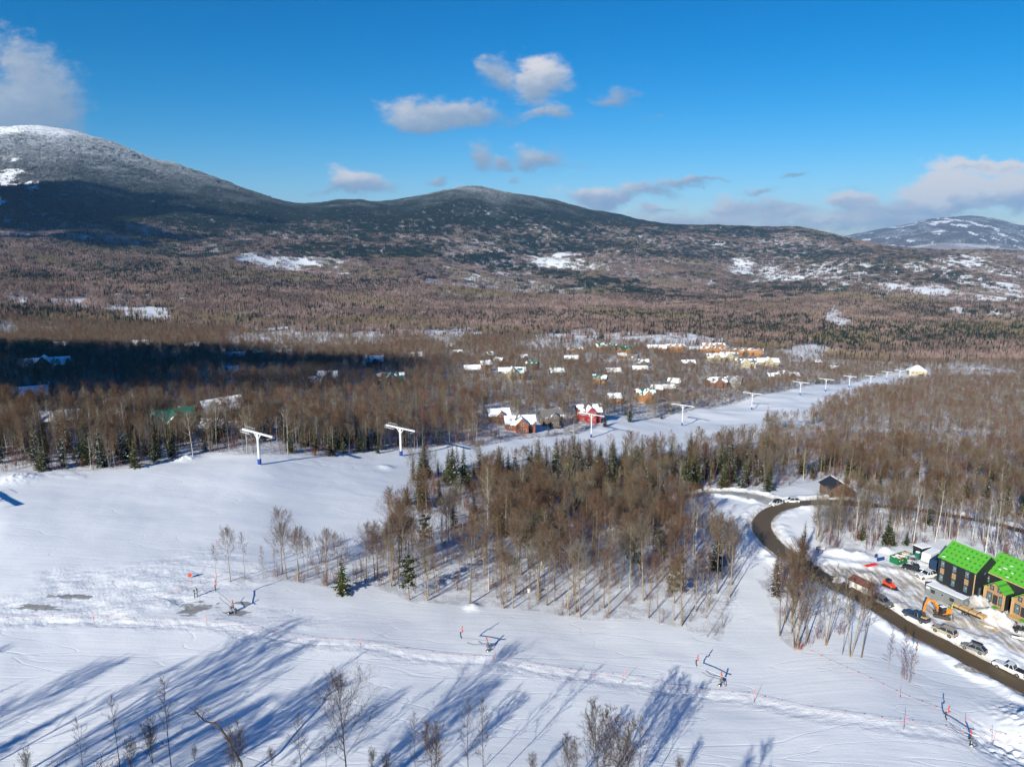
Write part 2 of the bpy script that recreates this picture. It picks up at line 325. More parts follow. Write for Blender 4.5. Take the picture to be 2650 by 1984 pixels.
def tree_mat(name, c0, c1, c2, snow=0.0, rough=.85, worldvar=0.0, olive=0):
    """bark, twig and needle colours: each tree takes its own mix of three tones"""
    m = bpy.data.materials.new(name); m.use_nodes = True; t = NT(m.node_tree)
    b = t.n('ShaderNodeBsdfDiffuse'); o = t.n('ShaderNodeOutputMaterial')
    oi = t.n('ShaderNodeObjectInfo'); cr = t.n('ShaderNodeValToRGB'); t.put(cr.inputs[0], oi.outputs['Random'])
    e = cr.color_ramp.elements; e[0].position = 0; e[0].color = (*c0, 1); e[1].position = 1; e[1].color = (*c2, 1); k = e.new(.5); k.color = (*c1, 1)
    col = cr.outputs[0]; tc = t.n('ShaderNodeTexCoord')
    n = t.noise(tc.outputs['Object'], 1.3, 3, .6)
    hv = t.n('ShaderNodeHueSaturation'); t.put(hv.inputs['Color'], col); t.put(hv.inputs['Value'], t.m('MULTIPLY_ADD', n, .9, .55)); col = hv.outputs[0]
    if snow > 0:
        ge = t.n('ShaderNodeNewGeometry'); sp = t.n('ShaderNodeSeparateXYZ'); t.put(sp.inputs[0], ge.outputs['Normal'])
        n2 = t.noise(tc.outputs['Object'], 1.1, 3, .7)
        f = t.m('MULTIPLY', t.ramp(sp.outputs[2], .35, .8), t.ramp(n2, .62 - .25*snow, .70 - .2*snow))
        col = t.mix(f, col, (.8, .82, .86, 1))
    if olive:
        ge = t.n('ShaderNodeNewGeometry'); vn = t.noise(ge.outputs['Position'], .0045, 4, .65); vh = t.n('ShaderNodeHueSaturation'); t.put(vh.inputs['Color'], col); t.put(vh.inputs['Value'], t.ramp(vn, .35, .65, .60, 1.25)); col = vh.outputs[0]
    if olive:             # aspen stands are yellower than the maples
        ge = t.n('ShaderNodeNewGeometry'); on = t.noise(ge.outputs['Position'], .0028, 3, .55)
        col = t.mix(t.m('MULTIPLY', t.ramp(on, .5, .62), .6), col, (.27,.22,.12,1))
    if worldvar > 0:      # rime on the high summits
        ge = t.n('ShaderNodeNewGeometry'); sp = t.n('ShaderNodeSeparateXYZ'); t.put(sp.inputs[0], ge.outputs['Position'])
        wn = t.noise(ge.outputs['Position'], .0035, 4, .6)
        f = t.ramp(t.m('MULTIPLY_ADD', wn, 500.0, sp.outputs[2]), 500, 1060, 0.0, worldvar)
        f = t.m('MULTIPLY', f, t.m('MULTIPLY_ADD', oi.outputs['Random'], .8, .35))
        col = t.mix(f, col, (.74, .77, .82, 1))
    t.put(b.inputs[0], col); t.put(o.inputs[0], b.outputs[0]); MATS[name] = m; return m
BARK = tree_mat('bark', (.30,.21,.115), (.17,.13,.09), (.33,.27,.19))
BIRCH = tree_mat('birch_bark', (.58,.53,.45), (.50,.45,.38), (.62,.58,.52))
TWIG = tree_mat('twig', (.125,.068,.045), (.135,.082,.055), (.165,.118,.08))
TWIG_PALE = tree_mat('pale_twig', (.185,.145,.095), (.16,.13,.10), (.20,.175,.14))
REDTWIG = tree_mat('red_twig', (.17,.068,.045), (.19,.09,.06), (.14,.075,.05))
NEEDLE = tree_mat('needle', (.022,.034,.010), (.036,.047,.014), (.060,.062,.016), snow=.15)
DARKNEEDLE = tree_mat('dark_needle', (.012,.020,.016), (.018,.026,.018), (.026,.035,.024), snow=.3, worldvar=.75)
FARTWIG = tree_mat('far_twig', (.32,.215,.19), (.20,.138,.125), (.40,.30,.265), worldvar=.6, olive=1)
def snow_ground():
    m = bpy.data.materials.new('snow_ground'); m.use_nodes = True; t = NT(m.node_tree)
    b = t.n('ShaderNodeBsdfPrincipled'); o = t.n('ShaderNodeOutputMaterial'); t.put(o.inputs[0], b.outputs[0])
    b.inputs['Roughness'].default_value = .75; b.inputs['Specular IOR Level'].default_value = .25
    def at(nm): 
        a = t.n('ShaderNodeAttribute'); a.attribute_name = nm; return a.outputs['Fac']
    ge = t.n('ShaderNodeNewGeometry'); pos = ge.outputs['Position']
    sp = t.n('ShaderNodeSeparateXYZ'); t.put(sp.inputs[0], pos)
    n_big = t.noise(pos, .02, 4, .55); n_mid = t.noise(pos, .35, 5, .6); n_fine = t.noise(pos, 2.2, 4, .65)
    snow = t.mix(n_big, (.80,.83,.88,1), (.88,.89,.91,1))
    # litter and brush tips showing through the snow in the woods
    f = t.m('MULTIPLY', at('brush'), t.ramp(t.m('ADD', t.m('MULTIPLY', n_mid, .6), t.m('MULTIPLY', n_fine, .4)), .42, .56))
    col = t.mix(t.m('MULTIPLY', f, .75), snow, (.13,.09,.07,1))
    # distant hillsides: undergrowth between the trees
    nf = t.noise(pos, .035, 5, .7); nf2 = t.noise(pos, .008, 4, .6)
    hill = t.mix(t.ramp(nf2, .35, .65), (.16,.118,.108,1), (.28,.225,.215,1))
    hf = t.m('MULTIPLY', at('hill'), t.ramp(t.m('SUBTRACT', t.m('ADD', nf, at('hill')), .5), .32, .62))
    col = t.mix(hf, col, hill)
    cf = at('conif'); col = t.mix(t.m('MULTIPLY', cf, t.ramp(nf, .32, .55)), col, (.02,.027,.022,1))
    # bare rime above the tree line
    # trodden, sanded and muddy snow
    st = t.n('ShaderNodeMapping'); t.put(st.inputs[0], pos); st.inputs['Rotation'].default_value = (0,0,R(62)); st.inputs['Scale'].default_value = (1,.22,1)
    nd = t.noise(st.outputs[0], .9, 5, .65)
    d = t.m('MULTIPLY', at('dirt'), t.ramp(t.m('MULTIPLY_ADD', n_mid, .35, nd), .50, .82))
    col = t.mix(d, col, (.34,.265,.18,1))
    bd = t.m('MULTIPLY', at('bare'), t.ramp(t.m('ADD', nd, at('bare')), .95, 1.15)); col = t.mix(bd, col, (.17,.155,.14,1))
    t.put(b.inputs['Base Color'], col)
    # groomer lines and wind texture
    gm = t.n('ShaderNodeMapping'); t.put(gm.inputs[0], pos); gm.inputs['Rotation'].default_value = (0,0,R(14)); gm.inputs['Scale'].default_value = (.05,1.1,.5)
    ng = t.noise(gm.outputs[0], .9, 5, .7)
    wv = t.noise(pos, 1.3, 7, .72)
    hgt = t.m('ADD', t.m('MULTIPLY', ng, .62), t.m('MULTIPLY', wv, .30))
    hgt = t.m('ADD', hgt, t.m('MULTIPLY', t.m('ADD', at('rough'), .13), t.m('MULTIPLY', n_fine, .8)))
    # single ski and sled tracks wandering down the piste
    tm = t.n('ShaderNodeMapping'); t.put(tm.inputs[0], pos); tm.inputs['Rotation'].default_value = (0,0,R(24)); tm.inputs['Scale'].default_value = (.012,.06,.02)
    for sc_, wd in ((1.0, .006), (2.1, .008)):
        tn = t.noise(tm.outputs[0], sc_, 2, .5); ln = t.ramp(t.m('ABSOLUTE', t.m('SUBTRACT', tn, .5)), 0, wd, 1, 0); hgt = t.m('SUBTRACT', hgt, t.m('MULTIPLY', ln, .22))
    bp = t.n('ShaderNodeBump'); bp.inputs['Strength'].default_value = .55; bp.inputs['Distance'].default_value = .22
    t.put(bp.inputs['Height'], hgt); t.put(b.inputs['Normal'], bp.outputs[0])
    return m
def asphalt():
    m = bpy.data.materials.new('wet_asphalt'); m.use_nodes = True; t = NT(m.node_tree)
    b = t.n('ShaderNodeBsdfPrincipled'); o = t.n('ShaderNodeOutputMaterial'); t.put(o.inputs[0], b.outputs[0])
    ge = t.n('ShaderNodeNewGeometry'); pos = ge.outputs['Position']
    a = t.n('ShaderNodeAttribute'); a.attribute_name = 'edge'
    n = t.noise(pos, .5, 5, .6); n2 = t.noise(pos, 6, 3, .6)
    col = t.mix(n, (.085,.058,.030,1), (.14,.097,.052,1)); col = t.mix(t.m('MULTIPLY', n2, .25), col, (.17,.13,.08,1))
    sl_ = t.ramp(t.m('ADD', a.outputs['Fac'], t.m('MULTIPLY', n, .35)), .95, 1.2); col = t.mix(sl_, col, (.62,.58,.52,1))
    t.put(b.inputs['Base Color'], col); b.inputs['Roughness'].default_value = .55; b.inputs['Specular IOR Level'].default_value = .3
    return m
# ------------------------------------------------------------------ mesh helpers
def link(name, me, parent=None, loc=None, rot=None):
    o = bpy.data.objects.new(name, me); COL.objects.link(o)
    if parent is not None: o.parent = parent
    if loc is not None: o.location = loc
    if rot is not None: o.rotation_euler = rot
    return o
def tag(o, label=None, cat=None, group=None, kind=None):
    if label: o['label'] = label
    if cat: o['category'] = cat
    if group: o['group'] = group
    if kind: o['kind'] = kind
    return o
def empty(name, loc, rz=0.0, label=None, cat=None, group=None):
    o = bpy.data.objects.new(name, None); COL.objects.link(o); o.location = loc; o.rotation_euler = (0, 0, rz); o.empty_display_size = .5
    return tag(o, label, cat, group)
def npmesh(name, V, Fc, mats=(), midx=None, smooth=False, nper=None):
    """V (n,3); Fc an (m,k) array, or a list of faces"""
    me = bpy.data.meshes.new(name); V = np.asarray(V, np.float32)
    if isinstance(Fc, np.ndarray):
        m, k = Fc.shape; tot = Fc.ravel().astype(np.int32); starts = np.arange(0, m*k, k, dtype=np.int32)
    else:
        starts = np.cumsum([0]+[len(f) for f in Fc[:-1]]).astype(np.int32); tot = np.concatenate([np.asarray(f, np.int32) for f in Fc]); m = len(Fc)
    me.vertices.add(len(V)); me.vertices.foreach_set('co', V.ravel()); me.loops.add(len(tot)); me.loops.foreach_set('vertex_index', tot)
    me.polygons.add(m); me.polygons.foreach_set('loop_start', starts)
    if midx is not None: me.polygons.foreach_set('material_index', np.asarray(midx, np.int32))
    if smooth: me.polygons.foreach_set('use_smooth', np.ones(m, bool))
    me.update(calc_edges=True)
    for x in mats: me.materials.append(x)
    return me
def fattr(me, name, arr):
    a = me.attributes.new(name, 'FLOAT', 'POINT'); a.data.foreach_set('value', np.asarray(arr, np.float32))
# ------------------------------------------------------------------ cover maps of the hills (photo columns/rows of the surveyed ground)
SNOWY = [(780,700,280,50,.50),(300,780,300,50,.50),(1450,690,260,50,.45),(2200,720,420,60,.52),(2560,750,220,80,.6),(1150,725,220,30,.45),(1180,690,160,20,.4),(2050,790,260,20,.4),(1300,760,300,20,.35),(600,800,260,26,.4),(740,672,110,16,.9),(860,700,110,18,.8),(640,662,60,8,.9),(330,790,75,14,1.0),(400,808,50,8,1.1),(300,760,90,16,.55),(230,735,60,14,.6),(210,700,50,10,.5),(60,765,60,12,.9),(180,772,60,6,1.0),(440,790,40,14,.6),
    (1125,724,28,7,1.3),(1195,740,36,7,1.2),(1180,725,30,6,.6),(1430,672,90,20,1.0),(1520,690,80,14,.7),(1600,715,60,8,.6),(1650,700,60,12,.5),(1380,665,40,8,.9),(1920,685,34,26,1.0),(1990,705,60,22,.75),(2060,715,30,16,.6),(2140,700,60,20,.7),(2230,720,70,26,.75),
    (2330,745,90,18,.85),(2420,750,80,14,.85),(2450,690,60,26,.75),(2520,675,60,26,.7),(2380,690,60,16,.6),(2600,750,70,34,.85),(2560,772,70,8,.9),(2600,800,80,14,.7),(2480,790,80,14,.6),(2160,806,26,14,1.1),(2180,828,28,4,1.2),(2150,818,30,4,1.0),
    (820,868,330,20,1.15),(1160,862,110,18,1.1),(640,862,140,24,.9),(1480,870,160,15,1.1),(1750,874,150,11,1.1),(1620,872,90,12,1.0),(2080,900,60,8,1.3),(2510,955,60,10,.8),(2560,962,90,9,.6),(20,850,30,12,1.2),(130,845,70,12,.7),
    (30,410,30,18,.9),(20,455,45,26,1.1),(80,480,30,22,.8),(0,520,22,10,1.1),(20,380,40,20,.5),(350,628,40,8,1.0),(280,612,20,10,.6),(430,635,30,6,.6)]
CONIF = [(1020,655,120,12,1.0),(700,590,160,18,.8),(820,650,140,14,.7),(1500,640,200,22,.7),(1750,650,180,18,.6),(350,700,220,16,.7),(80,720,90,18,.7),(300,855,140,12,.8),(2400,730,160,16,.6),(2100,655,160,14,.7),(1100,640,70,14,.8),(1250,668,70,12,1.0),(1330,690,60,10,1.0),(1450,712,70,10,.9),(1560,735,70,10,.9),(1650,757,70,9,.9),(1740,775,70,9,.9),(950,625,80,14,.7),(1850,790,90,8,.7),(450,650,200,16,.55),(620,720,300,22,.5),(200,640,140,20,.5),(900,740,200,14,.5),
    (2250,870,220,28,1.0),(2550,870,180,30,.9),(1900,845,200,18,.6),(1500,820,260,10,.55),(1700,822,160,7,.6),(250,860,180,30,.75),(120,820,140,18,.7),(2300,700,200,40,.5),(2050,750,150,20,.5),(2450,800,200,20,.6),(1350,625,90,14,.9),(560,880,160,14,.4),(700,900,200,14,.3)]
def field(px, py, L, th=0):
    s = np.zeros(np.shape(px))
    for (cx, cy, rx, ry, w) in L:
        q = ((px-cx)/rx)**2 + ((py-cy-th*.5)/(ry+th*.5))**2; s = np.maximum(s, w*np.exp(-q*.9))
    return s
def hill_cover(px, py, x, y, z, t):
    n = fbm(x/160., y/160., 4, 81); n2 = fbm(x/45., y/60., 3, 82); n3 = fbm(x/900., y/900., 3, 83)
    th = np.minimum(15*F/t*(t < 3500), 24)          # the trees in front hide the lower part of a clearing
    sn = field(px, py + 6*n, SNOWY, th); stk = fbm((x*.8+y*.6)/90., (y*.8-x*.6)/26., 4, 84)
    snow = sstep(.42, .98, sn*1.15*np.where(px > 1850, 1.22, 1) + (.55*n2 + .55*stk + .45*fbm(x/14., y/14., 2, 85))*(.12 + .9*np.minimum(sn*1.6, 1)))
    summit = sstep(720, 880, z + 50*n); snow = np.maximum(snow, summit*.9)
    hi = sstep(60, 250, z + 90*n + 60*n3) * (t < 9500)
    con = np.clip(np.maximum(field(px, py, CONIF)*(.9+.9*n2), hi*(1.0+.3*n)) + .10*(n > .05) + .08*(n2 > .2), 0, 1)
    farm = (t > 9500)
    snow = np.where(farm, sstep(.36, .48, fbm(x/100., y/260., 4, 91) + .12*sstep(300, 540, z)), snow)
    con = np.where(farm, .95, con)
    return snow, con*(1-snow)
# clearings inside the village and the right-hand woods (photo place, radii in metres)
CLEAR = [(2245,1112,12,8),(2230,1150,10,8),(2470,1140,16,9),(2500,1188,18,10),(2480,1225,14,7),(2540,1125,12,9),(2150,1195,22,6),(2090,1120,14,12),(2505,955,40,14),(2560,965,40,12),(2330,1180,8,5),(2050,1210,14,6),(1290,1050,9,12),(2340,1225,14,5),
    (1215,1000,30,5),(1260,1012,12,8),(1640,1085,14,10),(1420,1110,10,8),(1240,1135,14,6),(1330,1110,20,8),(380,1010,14,5),(620,1040,10,6),(1790,880,40,15),(1870,938,50,16),(1560,935,30,16)]
CLEARW = []
for (px, py, rx, ry) in CLEAR:
    q = base_point(px, py); k_ = 1.35 if px > 2000 else 1; CLEARW.append((q[0], q[1], rx*k_, ry*k_))
def clear(x, y):
    s = np.zeros(np.shape(x))
    for (cx, cy, rx, ry) in CLEARW:
        q = ((x-cx)/rx)**2 + ((y-cy)/ry)**2; s = np.maximum(s, 1 - sstep(.6, 1.3, q + .5*vnoise(x/7, y/7, 3)))
    return s
def wood_amount(px, py):
    o = inpoly(px, py, OPEN); w = ~o
    for p in (BEND_WOOD, ROAD_EDGE_WOOD): w |= inpoly(px, py, p)
    return w
# ------------------------------------------------------------------ the ground: one sheet from under the camera to behind the mountains
def build_ground():
    uc = np.concatenate([np.linspace(-1.5,-.80,60,endpoint=False), np.linspace(-.80,.80,860,endpoint=False), np.linspace(.80,1.5,61)])
    tl = np.concatenate([np.linspace(math.log(30),math.log(88),40,endpoint=False), np.linspace(math.log(88),math.log(300),400,endpoint=False),
                         np.linspace(math.log(300),math.log(1500),300,endpoint=False), np.linspace(math.log(1500),math.log(18500),420)])
    U, T = np.meshgrid(uc, np.exp(tl), indexing='ij'); nu, ntt = U.shape
    V_ = vgrid(U, T); X, Y, Z = world_uvt(U, T, V_)
    PX, PY = U*F + W0/2, V_*F + H0/2
    Z = Z + micro(X.ravel(), Y.ravel()).reshape(X.shape)
    idx = np.arange(nu*ntt).reshape(nu, ntt)
    Fc = np.stack([idx[:-1,:-1], idx[1:,:-1], idx[1:,1:], idx[:-1,1:]], -1).reshape(-1, 4)
    me = npmesh('ground', np.stack([X, Y, Z], -1).reshape(-1, 3), Fc, [snow_ground()], smooth=True)
    x, y, z, t, px, py = [a.ravel() for a in (X, Y, Z, T, PX, PY)]
    n_ = fbm(x/300, y/300, 3, 12); far = sstep(700, 1100, t); snow, con = hill_cover(px, py, x, y, z, t)
    wood = wood_amount(px, py).astype(float)*(1 - .7*clear(x, y)) * (t < 1300)
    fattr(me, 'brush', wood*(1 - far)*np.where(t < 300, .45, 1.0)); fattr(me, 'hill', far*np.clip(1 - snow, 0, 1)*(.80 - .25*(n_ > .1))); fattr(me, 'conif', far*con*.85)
    d = np.zeros_like(x); nr = _near(x, y); xn, yn = x[nr], y[nr]
    dd = dist_path(xn, yn, DRIVE); dr = dist_path(xn, yn, ROAD); dl = dist_path(xn, yn, LOT)
    yard = 0
    for q in ((2330,1500,15,11),(2440,1575,20,9),(2560,1625,16,8)):
        c = base_point(q[0], q[1]); yard = np.maximum(yard, 1 - sstep(.3, 1.1, ((xn-c[0])/q[2])**2 + ((yn-c[1])/q[3])**2))
    d[nr] = np.clip(np.maximum.reduce([.95*(1 - sstep(2.5, 6, dd)), .75*(1 - sstep(3.2, 5.2, dr)), .9*(1 - sstep(3, 5.5, dl)), .7*yard]), 0, 1)
    fattr(me, 'dirt', d)
    bare = np.zeros_like(x)
    for (qx, qy, rx, ry) in ((515,1568,4.5,2.6),(500,1580,2.5,3.5),(620,1588,3.5,1.4),(630,1562,2,1),(180,1543,6,1.2),(100,1572,5,1.6),(2490,1727,2,.8),(2510,1738,1.6,.8)):
        c = base_point(qx, qy); s = ((x-c[0])/rx)**2 + ((y-c[1])/ry)**2; m = s < 3
        bare[m] = np.maximum(bare[m], 1 - sstep(.4, 1.5, s[m] + 1.3*fbm(x[m]/2.2, y[m]/.7, 3, 7)))*.8
    fattr(me, 'bare', bare)
    ro = np.zeros_like(x); ro[nr] = np.maximum(ROUGH(xn, yn), 1 - sstep(1, 5, dist_path(xn, yn, ROPE_A))); ro = np.maximum(ro, wood*.3)
    fattr(me, 'rough', ro)
    o = link('ground', me); tag(o, kind='structure', label='snow covered ground from the pistes to the mountains')
build_ground()
def ribbon(name, path, half, mt, lift, label, edge=True):
    n = len(path); tg = np.gradient(path, axis=0); tg /= np.linalg.norm(tg, axis=1)[:,None]; nr = np.c_[-tg[:,1], tg[:,0]]
    offs = np.linspace(-1, 1, 13); V = []; E_ = []
    for k, o in enumerate(offs):
        w = half + (.35*vnoise(np.arange(n)*.35, k//12, 5) if abs(o) == 1 else 0)
        p = path + nr*(o*w)[:,None] if np.ndim(w) else path + nr*o*w
        z = ground(p[:,0], p[:,1]) + lift - (.2 if abs(o) == 1 else 0); V.append(np.c_[p, z]); E_.append(np.full(n, abs(o)))
    V = np.stack(V, 1); idx = np.arange(n*13).reshape(n, 13)
    Fc = np.stack([idx[:-1,:-1], idx[1:,:-1], idx[1:,1:], idx[:-1,1:]], -1).reshape(-1, 4)
    me = npmesh(name, V.reshape(-1,3), Fc, [mt], smooth=True); fattr(me, 'edge', np.stack(E_, 1).ravel())
    o = link(name, me); tag(o, kind='structure', label=label); return o
_asph = asphalt()
ribbon('road', ROAD, 3.25, _asph, .10, 'wet brown asphalt road curving between snow banks')
ribbon('parking_lane', LOT, 2.6, mat('packed_grey_snow', (.40,.39,.37), .6, var=.3, scale=.5), .07, 'grey packed snow parking lane leaving the road bend')
# ------------------------------------------------------------------ tree builders
class TB:
    def __init__(s): s.v = []; s.f = []; s.mi = []; s.n = 0
    def tube(s, pts, rads, sides, mi):
        """tapered tube along pts"""
        pts = [np.asarray(p, float) for p in pts]; base = s.n
        for i, p in enumerate(pts):
            a = pts[min(i+1, len(pts)-1)] - pts[max(i-1, 0)]; a = a/(np.linalg.norm(a)+1e-9)
            r = np.array([1, 0, 0]) if abs(a[0]) < .8 else np.array([0, 1, 0]); b = np.cross(a, r); b /= np.linalg.norm(b); c = np.cross(a, b)
            for k in range(sides):
                an = 2*math.pi*k/sides; s.v.append(p + rads[i]*(b*math.cos(an) + c*math.sin(an)))
        for i in range(len(pts)-1):
            for k in range(sides):
                k2 = (k+1) % sides
                s.f.append((base+i*sides+k, base+i*sides+k2, base+(i+1)*sides+k2, base+(i+1)*sides+k)); s.mi.append(mi)
        s.n += len(pts)*sides
    def blade(s, p0, p1, w0, w1, side, mi):
        p0, p1, side = np.asarray(p0), np.asarray(p1), np.asarray(side)
        s.v += [p0 - side*w0, p0 + side*w0, p1 + side*w1, p1 - side*w1]; s.f.append((s.n, s.n+1, s.n+2, s.n+3)); s.mi.append(mi); s.n += 4
    def tri(s, a, b, c, mi):
        s.v += [np.asarray(a), np.asarray(b), np.asarray(c)]; s.f.append((s.n, s.n+1, s.n+2)); s.mi.append(mi); s.n += 3
    def mesh(s, name, mats): return npmesh(name, np.array(s.v), s.f, mats, s.mi)
def _unit(v): return v/(np.linalg.norm(v)+1e-9)
def _perp(d, rg):
    r = rg.normal(size=3); return _unit(np.cross(d, r))
def bare_tree(name, seed, H=16., crown0=.38, nprim=20, nsec=5, ntw=4, spread=.30, rise=.8, tr=.16, bark=None, twig=None, forks=1, lean=.02, droop=0., twr=.022, spars=1.0, tsub=2):
    """returns (trunk mesh, crown mesh): a bare hardwood, trunk and limbs in the trunk, twigs in the crown"""
    rg = np.random.default_rng(seed); T, C = TB(), TB(); bark = bark or BARK; twig = twig or TWIG
    for fk in range(forks):
        fa = 2*math.pi*fk/max(forks,1) + rg.uniform(0, 1); hh = H*rg.uniform(.82, 1.0) if forks > 1 else H
        ld = np.array([math.cos(fa), math.sin(fa), 0])*(lean + (.13*rg.uniform(.5, 1.2) if forks > 1 else 0))
        n = 9; pts = []; wob = np.zeros(3)
        for i in range(n):
            s = i/(n-1); wob = wob + rg.normal(size=3)*[.09,.09,0]*H/16*(i > 0)
            pts.append(np.array([0,0,s*hh]) + ld*hh*s**.8 + wob*s - (np.array([0,0,.5]) if i == 0 else 0))
        r0 = tr*(.7 if forks > 1 else 1); rads = [r0*(1.25 if i == 0 else 1)*(1 - .93*(i/(n-1))**.9) for i in range(n)]
        T.tube(pts, rads, 5, 0)
        P_ = np.array(pts)
        def trunk_at(s):
            q = s*(n-1); i = min(int(q), n-2); return P_[i]*(1-(q-i)) + P_[i+1]*(q-i)
        for b in range(nprim):
            s = crown0 + (1-crown0)*((b + rg.uniform(0, .9))/nprim)**.85
            if s > .985: continue
            p = trunk_at(s); az = b*2.4 + rg.uniform(-.5, .5); rel = (s-crown0)/(1-crown0)
            L = H*spread*1.12*(min(1., .55+rel*3)*(1-rel)**.75*.9+.16)*rg.uniform(.65, 1.15)*spars
            d = _unit(np.array([math.cos(az), math.sin(az), rise*rg.uniform(.55, 1.25) + rel*.9 - droop]))
            bp = [p]; cur = p.copy(); k = 4
            for j in range(k):
                d = _unit(d + np.array([0,0,.13]) + rg.normal(size=3)*.17); cur = cur + d*L/k; bp.append(cur.copy())
            rb = max(.024, tr*.42*(1-s*.75)*(L/(H*spread)+.15)); br = [rb*(1-.85*j/k) for j in range(k+1)]
            T.tube(bp, br, 3, 0)
            for q in range(nsec):
                sq = .25 + .75*(q+rg.uniform(0, 1))/nsec; qi = min(int(sq*k), k-1); fr = sq*k-qi; o = bp[qi]*(1-fr)+bp[min(qi+1,k)]*fr
                dd = _unit(_unit(bp[min(qi+1,k)]-bp[qi]) + _perp(d, rg)*.85 + np.array([0,0,.25])); L2 = L*rg.uniform(.28, .5)*(1.15-.5*sq)
                e = o + dd*L2*.55; e2 = e + _unit(dd + rg.normal(size=3)*.25 + np.array([0,0,.15]))*L2*.45
                C.tube([o, e, e2], [twr*1.1, twr*.7, twr*.3], 3, 0)
                for w in range(ntw):
                    f_ = (w+rg.uniform(0,1))/ntw; oo = o + (e-o)*f_*1.6 if f_ < .6 else e + (e2-e)*(f_-.6)*2.4
                    td = _unit(dd + _perp(dd, rg)*rg.uniform(.6, 1.1) + np.array([0,0,.2])); L3 = L2*rg.uniform(.35, .6)
                    ee = oo + td*L3; C.blade(oo, ee, twr*.62, twr*.22, _perp(td, rg), 0)
                    for z_ in range(tsub):
                        g_ = rg.uniform(.3, .95); o3 = oo + (ee-oo)*g_; t3 = _unit(td + _perp(td, rg)*.9); C.blade(o3, o3+t3*L3*.5, twr*.45, twr*.18, _perp(t3, rg), 0)
        top = P_[-1]
        for w in range(6):
            td = _unit(np.array([0,0,1.2]) + rg.normal(size=3)*.5); C.blade(top - [0,0,rg.uniform(0,1.)], top+td*rg.uniform(.5,1.2), twr, twr*.3, _perp(td, rg), 0)
    return T.mesh(name+'_trunk', [bark]), C.mesh(name+'_crown', [twig])
def spruce(name, seed, H=14., wid=.19, whorls=24, per=8, needle=None, gap=.06, bare=.05, sub=5, rag=.25):
    rg = np.random.default_rng(seed); T, C = TB(), TB()
    T.tube([np.array([0,0,-.4]), np.array([0,0,H*.5]), np.array([0,0,H*.99])], [H*.012, H*.008, .015], 5, 0)
    for w in range(whorls):
        s = bare + (1-bare)*(w/whorls)**.92; z = s*H; R_ = H*wid*((1-s)**.85)*(1 if s > .12 else .8) + .12
        npr = max(4, int(per*(1-s*.45)))
        for b in range(npr):
            if rg.uniform() < gap: continue
            az = 2*math.pi*(b+rg.uniform(-.3,.3))/npr + w*1.3; L = R_*rg.uniform(1-rag*1.6, 1+rag*.5)
            d = np.array([math.cos(az), math.sin(az), 0]); lift = .28 - .75*(1-s)
            o = np.array([0, 0, z]); tip = o + d*L + np.array([0,0,lift*L*.55]); mid = o + d*L*.5 + np.array([0,0,lift*L*.1])
            sd = np.array([-d[1], d[0], 0])
            # needle sprays both sides of the branch, in short drooping pieces
            for k in range(sub):
                f0 = (k+.15)/sub; c0 = mid*2*f0*(1-f0) + o*(1-f0)**2 + tip*f0**2
                wd = L*.36*(1.15-f0)*rg.uniform(.7, 1.25)
                for sg in (-1, 1):
                    e = c0 + d*L*.24*rg.uniform(.7,1.2) + sd*sg*wd + np.array([0,0,-.30*wd + rg.normal()*.05*L])
                    c1 = c0 + d*L*.24; C.tri(c0 - d*L*.04, c1 + [0,0,.03*L], e, 0)
            C.tri(mid + sd*L*.10, mid - sd*L*.10, tip + d*L*.08, 0)
    C.tri([.07,0,H*.93], [-.07,.03,H*.93], [0,0,H*1.02], 0); C.tri([0,.07,H*.93], [0,-.07,H*.93], [0,0,H*1.02], 0)
    return T.mesh(name+'_trunk', [BARK]), C.mesh(name+'_crown', [needle or NEEDLE])
def pine(name, seed, H=11.):
    """ragged roadside pine: bare stem, clumps of needles on a few limbs"""
    rg = np.random.default_rng(seed); T, C = TB(), TB(); T.tube([np.array([0,0,-.4]), np.array([.2,0,H*.5]), np.array([0,.2,H])], [.14,.1,.03], 5, 0)
    for b in range(16):
        s = .3 + .68*b/16; az = b*2.4; L = H*.20*(1.1-s*.6)*rg.uniform(.5,1.2); o = np.array([0,0,s*H]); d = np.array([math.cos(az), math.sin(az), .25]); tip = o + d*L
        T.tube([o, tip], [.05,.02], 3, 0)
        for k in range(46):
            c = o + d*L*rg.uniform(.35,1.05) + rg.normal(size=3)*L*.24*np.array([1,1,.55]); n = _unit(rg.normal(size=3)); q = _perp(n, rg)*.26; C.tri(c-q, c+q, c+_perp(n, rg)*.5, 0)
    return T.mesh(name+'_trunk', [BARK]), C.mesh(name+'_crown', [NEEDLE])
def join_mesh(name, parts):
    """parts: list of (mesh, matrix) merged into one mesh (for far trees and clumps)"""
    V, Fs, mi, mats = [], [], [], []; n = 0
    for me, M in parts:
        k = len(me.vertices); co = np.empty(k*3, np.float32); me.vertices.foreach_get('co', co); co = co.reshape(-1,3)
        A = np.array(M); co = co @ A[:3,:3].T + A[:3,3]; V.append(co)
        mp = []
        for x in me.materials:
            if x not in mats: mats.append(x)
            mp.append(mats.index(x))
        for p in me.polygons: Fs.append([v+n for v in p.vertices]); mi.append(mp[p.material_index])
        n += k
    return npmesh(name, np.concatenate(V), Fs, mats, mi)
def xf(x=0, y=0, z=0, rz=0, s=1, sz=None):
    c, q = math.cos(rz)*s, math.sin(rz)*s; return [[c,-q,0,x],[q,c,0,y],[0,0,sz or s,z],[0,0,0,1]]
